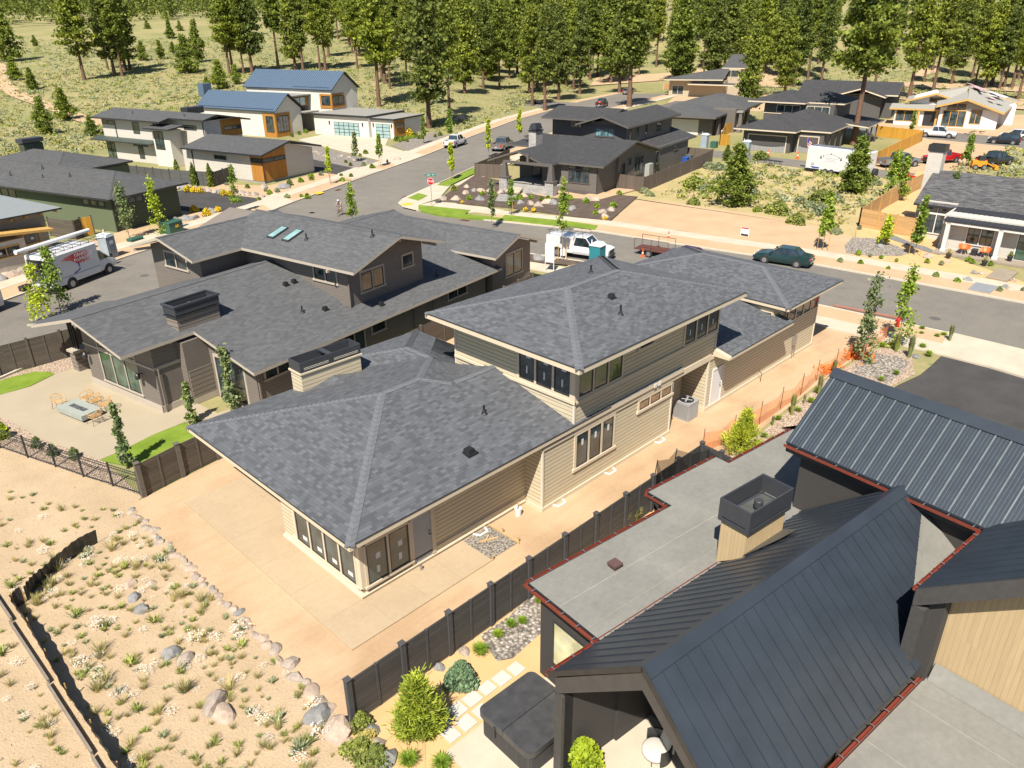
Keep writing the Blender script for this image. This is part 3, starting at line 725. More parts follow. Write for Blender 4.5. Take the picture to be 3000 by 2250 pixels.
# ------------------------------------------------------------ left taupe house (next door)
m_sh_left = shingle('shingles_warm_grey', (.105,.109,.115), .16, .14, .3)
m_sh_dark = shingle('shingles_charcoal', (.05,.05,.053), .2, .14, .4)
m_sh_slate = shingle('shingles_slate', (.085,.087,.09), .15, .14, .4)
m_taupe = siding('taupe_lap_siding', (.21,.18,.155), .2, .75, .03)
m_taupe_trim = plain('taupe_trim', (.50,.44,.36), .6, var=.03)
m_grooved = siding('grooved_wide_siding', (.27,.225,.185), .27, .2, .03)
def outlookers(th, pts, mat, name='outlooker', s=.1):
    for p, q in pts:
        mb = MB(); mb.bar(p, q, s, s*1.6); mb.build(name, mat, th)
def taupe_house():
    th = thing('taupe_house', 'taupe house with warm grey gabled roofs, a low black topped chimney and two skylights', 'house', (13.04,39.12,0), 10)
    w = MB()
    p = .28
    f = lambda y: 5.0-p*(3.75-y) if y < 3.75 else 5.0-p*(y-3.75)
    w.prism([(0,0),(3,0),(3,3.75),(3,6.9),(0,6.9),(0,3.75)], 0, [f(0)-.15,f(0)-.15,f(3.75)-.15,f(6.9)-.15,f(6.9)-.15,f(3.75)-.15])
    w.prism([(1.5,-.5),(3,-.5),(3,0),(1.5,0)], 0, f(-.5)-.15)
    w.prism([(3,-4.3),(23.5,-4.3),(23.5,3.75),(23.5,8),(3,8),(3,3.75)], 0, [f(-4.3)-.15,f(-4.3)-.15,f(3.75)-.15,f(8)-.15,f(8)-.15,f(3.75)-.15])
    w.box(24, 29, -4.6, 10, 0, 3.6); w.prism([(24,-4.6),(26.4,-4.6),(29,-4.6),(29,10),(26.4,10),(24,10)], 3.6, [3.7,4.55,3.7,3.7,4.55,3.7])
    # upper storey: gable towards the viewer's right, and wing to the left
    w.prism([(11.3,-3.1),(14.7,-3.1),(18.1,-3.1),(18.1,12),(14.7,12),(11.3,12)], 2.5, [5.9,6.95,5.9,5.9,6.95,5.9])
    w.prism([(7.9,6.4),(16,6.4),(16,8.95),(16,11.6),(7.9,11.6),(7.9,8.95)], 0, [5.85,5.85,6.6,5.85,5.85,6.6])
    w.build('wall', m_taupe, th)
    t = MB(); t.box(-.05, 0, -.05, 6.95, 0, .42); t.box(-.05, 1.5, -.05, 0, 0, .42); t.box(1.45, 1.5,-.55,-.05,0,.42); t.box(1.5,3.0,-.55,-.5,0,.42)
    t.box(-.04, 0, -.04, 6.95, 2.5, 2.62); t.box(-.04, 1.5, -.04, 0, 2.5, 2.68)
    t.build('base_trim', m_taupe_trim, th)
    pn = MB(); pn.box(1.55, 3.0, -.56, -.5, .42, 2.0); pn.build('grooved_panel', m_grooved, th)
    for x, y in ((.12,-.12),(3.05,-4.4),(11.2,-3.2),(15.6,-4.36),(17.5,-4.38)):
        d_ = MB(); d_.tube((x,y,.1),(x,y,2.6 if x != 11.2 else 5.3),.045,n=6); d_.build('downspout', m_taupe, th)
    G_ = m_glass_green
    window(th, (0,5.33), (0,1.74), .66, 2.45, 3, .1, fm=m_black, gm=G_, tm=m_taupe_trim)
    window(th, (0,5.33), (0,4.4), 2.68, 3.3, 1, .08, fm=m_black, gm=G_, tm=m_taupe_trim, sill=False, head=False); window(th, (0,2.7), (0,1.74), 2.68, 3.15, 1, .08, fm=m_black, gm=G_, tm=m_taupe_trim, sill=False, head=False)
    window(th, (3,-.95), (3,-3.3), .15, 2.5, 2, .14, tm=m_taupe_trim, mull=.02, sill=False, name='sliding_door')
    tt = dict(tm=m_taupe_trim, trim=.11)
    window(th, (3.6,-4.3), (5.2,-4.3), 1.75, 2.35, 2, **tt); window(th, (9.4,-4.3), (11.0,-4.3), .3, 2.2, 2, **tt); window(th, (11.75,-4.3), (12.85,-4.3), 1.7, 2.25, 1, **tt)
    window(th, (19.2,-4.3), (21.2,-4.3), 1.7, 2.3, 2, **tt); window(th, (25.75,-4.6), (27.8,-4.6), 1.65, 3.3, 2, **tt)
    window(th, (12.35,-3.1), (14.3,-3.1), 3.95, 5.15, 2, **tt); window(th, (16.15,-3.1), (17.1,-3.1), 4.55, 5.3, 1, **tt)
    window(th, (11.3,-.2), (11.3,-2.1), 4.6, 5.4, 2, **tt); window(th, (7.9,10.1), (7.9,7.9), 4.65, 5.55, 2, **tt)
    r = MB(); T = .17; Z = lambda y: 5.2-p*abs(y-3.75)
    mt = [m_sh_left, m_taupe_trim, m_taupe]
    r.slab([(-1.8,-.4,Z(-.4)),(2.38,-.4,Z(-.4)),(2.38,3.75,5.2),(-1.8,3.75,5.2)], T, 0, 1, 2)
    r.slab([(2.38,-5.05,Z(-5.05)),(24.6,-5.05,Z(-5.05)),(24.6,3.75,5.2),(2.38,3.75,5.2)], T, 0, 1, 2)
    r.slab([(24,8.5,Z(8.5)),(-1.8,8.5,Z(8.5)),(-1.8,3.75,5.2),(24,3.75,5.2)], T, 0, 1, 2)
    r.slab([(4,11.5,3.0),(-.8,11.5,3.0),(-.8,8.3,3.75),(4,8.3,3.75)], T, 0, 1, 2)
    r.build('lower_roof', mt, th)
    u = MB(); rA = add_gable(u, 10.5, 18.9, -4.45, 9.0, 5.88, .298, 'y', T); rB = add_gable(u, 6.85, 16.4, 5.6, 12.3, 5.87, .293, 'x', T)
    u.build('upper_roof', mt, th)
    g = MB(); rC = add_gable(g, 23.3, 29.5, -5.4, 6.4, 3.8, .33, 'y', T); rD = add_gable(g, 20.5, 26.5, 3.6, 10.5, 4.3, .25, 'x', T)
    g.build('garage_roof', mt, th)
    ridge_caps('ridge_cap', [((-1.8,3.75,5.2),(11,3.75,5.2)), rA, rB, rC, rD], m_sh_left, th, .3)
    ks = MB()
    for q in ((0,-.2),): pass
    c = MB(); c.box(1.78, 4.38, -.04, .92, 3.9, 4.9, 0); c.box(1.68, 4.48, -.14, 1.02, 4.88, 4.96, 1); ch = c.build('chimney', [m_grooved, m_black], th)
    s = MB(); 
    for a_ in ((1.72,4.44,-.1,-.05),(1.72,4.44,.93,.98),(1.72,1.77,-.05,.93),(4.39,4.44,-.05,.93)): s.box(*a_, 5.02, 5.52)
    for a_ in ((1.66,4.50,-.16,-.05),(1.66,4.50,.93,1.04),(1.66,1.77,-.05,.93),(4.39,4.50,-.05,.93)): s.box(*a_, 5.45, 5.56)
    s.box(1.77,4.39,-.05,.93,5.0,5.04)
    s.build('chimney_shroud', m_mesh, ch)
    fl = MB(); fl.lathe([(.16,0),(.16,.12),(.1,.16)], (3.0,.45,5.2), 12); fl.build('flue', m_chrome, ch)
    sn = (-.298, 0, 1)
    for y0 in (4.15, 2.7):
        k = MB(); zf = lambda x: 5.88+.298*(x-10.5)
        X0, X1 = 11.95, 13.3; y1 = y0+.65
        k.hexa([(X0,y0,zf(X0)),(X1,y0,zf(X1)),(X1,y1,zf(X1)),(X0,y1,zf(X0)),(X0,y0,zf(X0)+.12),(X1,y0,zf(X1)+.12),(X1,y1,zf(X1)+.12),(X0,y1,zf(X0)+.12)])
        o = k.build('skylight', m_mesh, th)
        k2 = MB(); k2.face([(X0+.07,y0+.07,zf(X0+.07)+.125),(X1-.07,y0+.07,zf(X1-.07)+.125),(X1-.07,y1-.07,zf(X1-.07)+.125),(X0+.07,y1-.07,zf(X0+.07)+.125)]); k2.build('pane', m_sky_glass, o)
    for x, y in ((9.83,.85),(10.49,.85),(9.81,-2.48),(13.1,-3.9)): roof_box_vent(th, x, y, Z(y), .27)
    roof_pipe(th, 8.48, -2.0, Z(-2.0), .4); roof_pipe(th, 12.59, 1.68, 6.5, .4); roof_pipe(th, 14.12, -2.64, 6.95, .45); roof_pipe(th, 19.3, -3.3, Z(-3.3), .5)
    for y, z in ((3.3,1.95),(6.3,1.95)):
        pass
    for y in (1.3, 6.5):
        l = MB(); l.tube((-.02,y,2.05),(-.3,y,2.1),.025,n=6); l.lathe([(.04,.12),(.14,0),(.14,-.22),(.1,-.24)], (-.3,y,2.05), 10); l.build('wall_lamp', m_black, th)
    outlookers(th, [((-1.75,3.75,4.92),(0,3.75,4.92)),((10.4,-2.9+.6,5.62),(11.3,-2.3,5.62)),((14.7,-4.4,6.85),(14.7,-3.1,6.85)),((11.2,-4.4,5.78),(11.2,-3.1,5.78)),((18.2,-4.3,5.78),(18.2,-3.1,5.78)),((1.0,-.35,3.85),(1.0,.1,3.85)),((28.9,-5.3,3.75),(28.9,-4.6,3.75)),((23.9,-5.3,3.75),(23.9,-4.6,3.75)),((6.9,12.0,5.6),(7.9,11.6,5.6)),((6.9,6.3,5.75),(7.9,6.3,5.75))], m_taupe_trim)
    # pier and screen at the far end of the covered patio
    q = MB(); q.box(.35, 1.35, 9.1, 9.75, 0, 1.25, 0); pr = q.build('pier', m_grooved, th)
    q = MB(); q.box(.25, 1.45, 9.0, 9.85, 1.25, 1.38); q.build('cap', m_taupe_trim, pr)
    for y in (9.2,9.45,9.7):
        q = MB(); q.box(.6,.72,y-.05,y+.05,1.38,3.3); q.build('post', m_black, th)
    return th
m_sky_glass = glassmat('skylight_glass', (.20,.34,.33), .12, .15)
taupe_house()

# ------------------------------------------------------------ black metal roofed house, nearest on the right
m_metal = plain('black_standing_seam', (.036,.046,.060), .38, .3, .12, 1.2)
m_metal_back = plain('painted_black_wall', (.03,.029,.028), .7, 0, .08)
m_blackwall = plain('black_stucco', (.036,.033,.031), .85, 0, .12, 14)
m_membrane = ground_mat('roof_membrane', [(.3,(.19,.188,.17)),(.55,(.255,.25,.225)),(.75,(.32,.31,.275))], .5, 6., .75, .05, .01)
m_copper = plain('copper_gutter', (.34,.08,.05), .4, .4, .12, 8)
m_ledger = plain('black_fascia', (.05,.047,.045), .6, 0, .15, 5)
m_tan = siding('tan_vertical_boards', (.58,.43,.24), .13, .82, .05, True)
m_flashlight = plain('seam_light', (.36,.33,.27), .8)
m_flash = plain('grey_flashing', (.13,.135,.13), .5, .3, .25, 3)
def gutter(th, p, q, out, name='gutter', brackets=True, mat=None):
    """open trough along p->q, out = outward xy direction"""
    p, q, o = Vector(p), Vector(q), Vector((*out, 0)).normalized()
    mb = MB(); d = Vector((0,0,1)); W, Hh = .12, .10
    def strip(a0, a1, b0, b1):
        mb.hexa([p+o*a0+d*b0, q+o*a0+d*b0, q+o*a1+d*b0, p+o*a1+d*b0, p+o*a0+d*b1, q+o*a0+d*b1, q+o*a1+d*b1, p+o*a1+d*b1])
    strip(0, W, -Hh, -Hh+.012); strip(W-.012, W, -Hh+.012, 0)
    if brackets:
        L = (q-p).length; n = int(L/.75); bb = mb; k0 = len(mb.f)
        for i in range(n+1):
            c = p.lerp(q, (i+.3)/(n+1)); bb.hexa([c+o*0-d*.0, c+o*(W+.01), c+o*(W+.01)+(q-p).normalized()*.03, c+(q-p).normalized()*.03, c+d*.015, c+o*(W+.01)+d*.015, c+o*(W+.01)+(q-p).normalized()*.03+d*.015, c+(q-p).normalized()*.03+d*.015])
        mb.m[k0:] = [1]*(len(mb.f)-k0)
    return mb.build(name, [mat or m_copper, m_chrome], th)
def black_house():
    th = thing('black_house', 'black house with steep standing seam roofs, flat grey roof wing and copper gutters', 'house', (13.67,12.28,0), -7)
    ZE, PR, YR = 3.62, .87, -5.87   # eave, pitch, ridge line
    w = MB()
    w.prism([(0,0),(14.5,0),(14.5,-3.4),(0,-3.4)], 0, 3.35)
    w.box(6.6, 10.0, 0, 1.1, 0, 3.35)
    w.prism([(1.5,-3.0),(9.6,-3.0),(9.6,YR),(9.6,-8.5),(1.5,-8.5),(1.5,YR)], 0, [ZE-.1,ZE-.1,ZE+2.65-.2,ZE-.1,ZE-.1,ZE+2.65-.2])
    w.box(-2.0, 1.5, -3.3, -3.0, 0, ZE-.1); w.box(-2.0,-1.7,-3.3,-3.0,0,3.4); w.box(-1.9, 1.5, -8.6, -8.35, 0, ZE-.1)
    w.prism([(9.55,-2.4),(14.1,-2.4),(14.1,-20),(9.55,-20)], 0, 6.05)
    w.prism([(9.55,-2.4),(11.65,-2.4),(13.75,-2.4),(13.75,-2.7),(11.65,-2.7),(9.55,-2.7)], 6.0, [6.1,7.85,6.1,6.1,7.85,6.1])
    w.box(2.0, 12, -20, -8.6, 0, 3.1)
    w.build('wall', m_blackwall, th)
    # gable front frame of the near wing
    fz = [(-2.02,-3.02,ZE-.02),(-2.02,YR,ZE+2.48),(-2.02,-8.74,ZE-.02)]
    fr = MB()
    for a_, b_ in ((fz[0],fz[1]),(fz[1],fz[2])):
        fr.hexa([(-2.1,a_[1],a_[2]-.55),(-2.1,b_[1],b_[2]-.55),(-1.85,b_[1],b_[2]-.55),(-1.85,a_[1],a_[2]-.55),(-2.1,a_[1],a_[2]),(-2.1,b_[1],b_[2]),(-1.85,b_[1],b_[2]),(-1.85,a_[1],a_[2])])
    fr.box(-2.1,-1.85,-3.3,-3.02,0,ZE-.5); fr.box(-2.1,-1.85,-8.74,-8.45,0,ZE-.5)
    fr.build('gable_frame', m_ledger, th)
    sf = MB(); sf.slab([(-1.85,-3.0,ZE-.12),(1.5,-3.0,ZE-.12),(1.5,YR,ZE+2.4),(-1.85,YR,ZE+2.4)], .03, 0, 0); sf.build('porch_ceiling', m_metal_back, th)
    r = MB(); ya, yb = -2.80, -8.80; zr = ZE+3.03*PR
    Pl = [(-2.15,ya,ZE),(9.5,ya,ZE),(9.3,YR,zr),(-2.15,YR,zr)]
    r.slab(Pl, .06, 0, 0)
    # right slope, cut by the cricket valley
    cut = [(-2.15,yb,zr-PR*(YR-yb)), (-2.15,YR,zr), (9.7,YR,zr), (9.55,-6.45,zr-PR*.58), (5.75,-8.25,zr-PR*2.38), (5.6,yb,zr-PR*(YR-yb))]
    r.slab(cut, .06, 0, 0)
    r.build('main_roof', m_metal, th)
    s = MB(); seams(s, Pl, .41, 0, .03, .045)
    s.build('left_slope_seams', m_metal, th)
    s = MB()
    x = -2.15
    while x < 9.3:
        if x < 5.6: ye = yb
        else: ye = -8.25+(x-5.75)*(1.8/3.8)
        s.bar((x,YR-.14,zr-PR*.14+.02), (x,ye,zr-PR*(YR-ye)+.02), .022, .035); x += .41
    s.build('right_slope_seams', m_metal, th)
    rc = MB(); 
    for sgn in (1,-1): rc.slab([(-2.17,YR,zr+.06),(9.2,YR,zr+.06),(9.2,YR+sgn*.24,zr+.06-.24*PR),(-2.17,YR+sgn*.24,zr+.06-.24*PR)], .02, 0, 0)
    rc.build('ridge_flashing', m_metal, th)
    rk = MB(); rk.bar((-2.16,ya,ZE-.02),(-2.16,YR,zr-.02),.03,.14); rk.bar((-2.16,yb,ZE-.02),(-2.16,YR,zr-.02),.03,.14); rk.build('rake_trim', m_black, th)
    fl = MB(); fl.box(-.22, 14.5, -2.79, .30, 3.38, 3.55); fl.box(6.3, 10.2, .3, 1.4, 3.38, 3.553); fl.box(10.2,14.5,.3,.8,3.38,3.551); fl.build('flat_roof', [m_membrane], th)
    ed = MB(); ed.box(-.2, 6.3, .30, .33, 3.3, 3.56); ed.box(-.25,-.22,-2.75,.33,3.3,3.56); ed.box(6.27,6.3,.33,1.4,3.3,3.56); ed.box(6.3,10.2,1.4,1.43,3.3,3.56); ed.box(10.2,10.23,.8,1.43,3.3,3.56); ed.box(10.23,14.5,.8,.83,3.3,3.56); ed.build('roof_edge', m_black, th)
    sm = MB(); sm.box(-.15,14.4,-1.05,-1.035,3.55,3.556); sm.build('membrane_seam', plain('seam_line',(.40,.38,.32),.8), th); sm = MB(); sm.box(-.1,14,-2.2,-2.19,3.55,3.556); sm.build('membrane_seam', m_flashlight, th)
    gutter(th, (-.25,.33,3.55), (6.27,.33,3.55), (0,1)); gutter(th, (-.25,-2.8,3.55), (-.25,.4,3.55), (-1,0)); gutter(th, (6.3,1.43,3.55), (10.2,1.43,3.55), (0,1)); gutter(th, (10.25,.83,3.55), (14.5,.83,3.55), (0,1)); gutter(th, (6.27,.4,3.55),(6.27,1.43,3.55),(-1,0))
    gutter(th, (-2.15,ya,ZE-.03), (5.0,ya,ZE-.03), (0,1)); gutter(th, (-2.1,yb,ZE-.2), (5.6,yb,ZE-.2), (0,-1))
    window(th, (0,-.6), (0,-2.35), .9, 2.62, 1, 0, fm=m_black, gm=m_lit_glass, sill=False)
    ci = MB(); ci.box(.05,.10,-2.2,-.8,1.0,2.5); 
    # upper cross roof
    X0, X1, XR = 9.2, 14.1, 11.65; ZU = 6.1; zu = ZU+2.45*.8
    u = MB(); PU = [(X0,-1.95,ZU),(X0,-16,ZU),(XR,-16,zu),(XR,-1.95,zu)]
    PU = [(X0,-16,ZU),(X0,-1.95,ZU),(XR,-1.95,zu),(XR,-16,zu)]
    u.slab(PU, .07, 0, 0); u.slab([(X1,-1.95,ZU),(X1,-16,ZU),(XR,-16,zu),(XR,-1.95,zu)], .07, 0, 0)
    u.build('upper_roof', m_metal, th)
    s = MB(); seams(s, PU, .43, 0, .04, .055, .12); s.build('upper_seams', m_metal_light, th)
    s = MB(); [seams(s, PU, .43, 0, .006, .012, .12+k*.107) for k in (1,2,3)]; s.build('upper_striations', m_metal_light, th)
    rc = MB()
    for sgn in (1,-1): rc.slab([(XR,-1.9,zu+.06),(XR,-16,zu+.06),(XR+sgn*.3,-16,zu+.06-.24),(XR+sgn*.3,-1.9,zu+.06-.24)], .02, 0, 0)
    rc.build('ridge_flashing', m_metal, th)
    fa = MB(); fa.box(9.22, 9.5, -8.2, -1.97, 5.72, 6.03); fa.bar((9.3,-1.97,5.95),(XR,-1.97,zu-.15),.04,.25); fa.build('fascia', m_black, th)
    gutter(th, (9.2,-8.25,6.04), (9.2,-1.95,6.04), (-1,0))
    # second wing with tan boards, coming towards the viewer on the right
    w2 = MB(); w2.prism([(5.9,-8.75),(9.6,-8.75),(9.6,-16),(5.9,-16)], 3.1, [6.0,6.0,12,12]); w2.build('wing_wall', m_tan, th)
    bw = MB(); bw.box(5.88,9.55,-8.75,-8.55,3.1,6.0); bw.box(5.5,5.9,-8.95,-8.5,3.2,6.0); bw.build('wing_side_wall', m_blackwall, th)
    PW = [(5.3,-8.3,6.1),(9.4,-8.3,6.1),(9.4,-13.3,10.1),(5.3,-13.3,10.1)]
    q = MB(); q.slab(PW, .07, 0, 0); q.build('wing_roof', m_metal, th)
    s = MB(); seams(s, PW, .41, 0, .03, .045); s.build('wing_seams', m_metal, th)
    q = MB(); q.hexa([(5.2,-8.3,5.55),(5.2,-13.3,9.55),(5.45,-13.3,9.55),(5.45,-8.3,5.55),(5.2,-8.3,6.08),(5.2,-13.3,10.08),(5.45,-13.3,10.08),(5.45,-8.3,6.08)])
    q.box(5.2,5.5,-8.62,-8.3,3.3,5.6); q.build('wing_frame', m_ledger, th)
    gutter(th, (5.3,-8.3,6.04), (9.2,-8.3,6.04), (0,1))
    dp = MB(); dp.path([(5.32,-8.35,5.9),(5.4,-8.5,5.5),(5.42,-8.5,3.6)], .04); dp.build('downspout', m_black, th)
    window(th, (5.9,-12.2), (5.9,-14.0), 3.6, 5.2, 1, .03, tm=m_black, fm=m_black, sill=False)
    # grey cricket and lower flat roof
    c = MB(); c.face([(9.55,-6.45,5.7),(5.75,-8.25,4.15),(5.6,-8.85,3.62),(9.56,-8.56,4.1)]); c.face([(9.55,-6.45,5.72),(9.56,-8.56,4.12),(9.57,-8.56,4.12),(9.57,-6.4,5.72)])
    c.box(-.5, 5.9, -20, -8.93, 3.1, 3.3); c.face([(5.87,-9.0,3.75),(5.6,-9.0,3.31),(5.6,-18,3.31),(5.87,-18,3.75)][::-1]); c.build('lower_flat_roof', m_membrane, th)
    for x in (2.6,4.6): sm = MB(); sm.box(x,x+.015,-18,-9,3.3,3.306); sm.build('membrane_seam', m_flashlight, th)
    # chimney
    c = MB(); c.hexa([(5.06,-3.53,4.2),(7.04,-3.53,4.2),(7.04,-2.59,3.5),(5.06,-2.59,3.5),(5.06,-3.53,5.12),(7.04,-3.53,5.12),(7.04,-2.59,5.12),(5.06,-2.59,5.12)])
    ch = c.build('chimney', m_tan, th)
    s = MB(); a0,a1,b0,b1 = 4.98,7.16,-3.62,-2.5
    s.box(a0,a1,b0,b1,5.12,5.24); zt0, zt1 = 5.3, 5.9
    for q4 in ((a0,a1,b0,b0+.05),(a0,a1,b1-.05,b1),(a0,a0+.05,b0+.05,b1-.05),(a1-.05,a1,b0+.05,b1-.05)): s.box(*q4, zt0, zt1)
    s.box(a0,a0+.14,b0,b0+.14,5.24,5.3); s.box(a1-.14,a1,b0,b0+.14,5.24,5.3); s.box(a0,a0+.14,b1-.14,b1,5.24,5.3); s.box(a1-.14,a1,b1-.14,b1,5.24,5.3)
    s.build('chimney_shroud', m_mesh, ch)
    s = MB(); s.box(a0+.15,a1-.15,b0+.15,b1-.15,5.24,5.262); s.build('chimney_cap', m_flash, ch)
    s = MB(); s.lathe([(.1,0),(.1,.14),(.14,.14),(.14,.34),(.12,.37)], (6.15,-3.1,5.26), 14); s.build('flue', m_mesh, ch)
    fs = MB(); fs.face([(5.02,-3.54,4.36),(5.9,-4.15,4.9),(6.6,-4.25,4.98),(7.06,-3.54,4.36)]); fs.face([(5.9,-4.15,4.9),(5.02,-3.54,4.36),(5.02,-3.50,4.25)]); fs.build('flashing', m_flash, th)
    v = MB(); v.box(2.2,2.45,-.95,-.7,3.55,3.68); v.box(2.15,2.5,-1.0,-.65,3.68,3.76); v.build('roof_vent', plain('brown_vent',(.09,.05,.045),.5), th)
    for x in (.6,):
        pass
    return th
m_metal_light = plain('highlight_seam_metal', (.26,.30,.31), .35, .5, .2, 3)  # paler than the roof metal: highlights on the upper ribs put into colour
m_lit_glass = glassmat('pale_glass', (.52,.50,.30), .08, .25)
black_house()
# ------------------------------------------------------------ houses across the street
m_green = siding('green_lap_siding', (.045,.06,.035), .2, .9, .03)
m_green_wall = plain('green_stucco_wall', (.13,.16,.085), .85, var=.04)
m_whitelap = siding('white_lap_siding', (.66,.62,.55), .2, .8, .03)
m_whitepanel = plain('white_panel', (.72,.69,.62), .75, var=.03)
m_cedar = siding('orange_cedar_boards', (.48,.21,.03), .14, .75, .12, True)
m_bluemetal = plain('blue_grey_metal', (.12,.18,.26), .45, .2, .05)
m_blueseam = plain('blue_grey_seam', (.06,.09,.14), .45, .2, .05)
m_flatroof = plain('flat_roof_grey', (.30,.29,.26), .8, var=.1)
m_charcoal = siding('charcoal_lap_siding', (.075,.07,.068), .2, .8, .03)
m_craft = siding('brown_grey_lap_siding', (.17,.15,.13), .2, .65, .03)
m_crafttrim = plain('dark_craft_trim', (.13,.115,.105), .6, var=.05)
m_stone = None
def stone():
    m, nt, b = nmat('stacked_stone'); uv = coords(nt, 'UV')
    br = nd(nt, 'ShaderNodeTexBrick', Scale=1.0); nt.links.new(uv, br.inputs['Vector'])
    br.inputs['Brick Width'].default_value = .45; br.inputs['Row Height'].default_value = .12; br.inputs['Mortar Size'].default_value = .012
    br.inputs['Color1'].default_value = (.30,.28,.26,1); br.inputs['Color2'].default_value = (.44,.42,.39,1); br.inputs['Mortar'].default_value = (.12,.11,.1,1); br.offset = .37
    nt.links.new(br.outputs[0], b.inputs['Base Color']); b.inputs['Roughness'].default_value = .9
    bump(nt, b, br.outputs['Fac'], .8, -.03); return m
m_stone = stone()
m_frost = glassmat('frosted_pane', (.24,.36,.36), .25, .1)
m_osb = siding('sheathing_boards', (.62,.58,.50), .9, .9, .08)
m_bare = plain('bare_timber', (.60,.36,.10), .8, var=.12)
m_wrap = plain('white_house_wrap', (.80,.80,.80), .6, var=.04)
m_greywrap = plain('green_house_wrap', (.02,.12,.10), .6, var=.1)

def green_house():
    th = thing('green_house', 'low dark green house with slate hip roofs beside the black driveway', 'house', (26.77,81.88,0), 18)
    w = MB(); w.box(0, 8.2, 0, 26, 0, 3.3); w.build('wall', m_green, th)
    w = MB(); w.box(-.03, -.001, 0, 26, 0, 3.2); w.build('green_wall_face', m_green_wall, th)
    w = MB(); w.box(7.5, 16, 17, 34, 0, 3.2); w.build('rear_wall', m_green_wall, th)
    r = MB(); h, rg = add_hip(r, -.85, 9.0, -.95, 28, 3.5, .33, .2); h2, rg2 = add_hip(r, 6, 16.6, 16.8, 33, 3.5, .28, .2)
    r.build('roof', [m_sh_slate, m_black, m_black], th); ridge_caps('ridge_cap', h+[rg]+h2+[rg2], m_sh_slate, th, .3)
    window(th, (.25,0), (4.6,0), 2.5, 3.05, 5, .05, tm=m_black, fm=m_black, sill=False, mull=.1)
    window(th, (-.03,4.2), (-.03,1.0), 2.45, 3.0, 3, .05, tm=m_black, fm=m_black, sill=False, mull=.3)
    window(th, (-.03,20), (-.03,15), 2.2, 3.0, 4, .05, tm=m_black, fm=m_black, sill=False, mull=.1)
    d = MB(); d.tube((-.05,-.05,0),(-.05,-.05,3.2),.06,n=6); d.build('downspout', m_green, th)
    c = MB(); c.box(10.5,13.0,28.2,29.2,3.5,5.6); ch = c.build('chimney', m_green, th)
    c = MB(); c.box(10.35,13.15,28.05,29.35,5.7,6.2); c.build('chimney_shroud', m_mesh, ch)
    for x, y, z in ((1.5,12,4.2),(2.2,8.5,4.5),(3.0,14,4.8),(1.2,17,4.2)): roof_pipe(th, x, y, z, .4)
green_house()

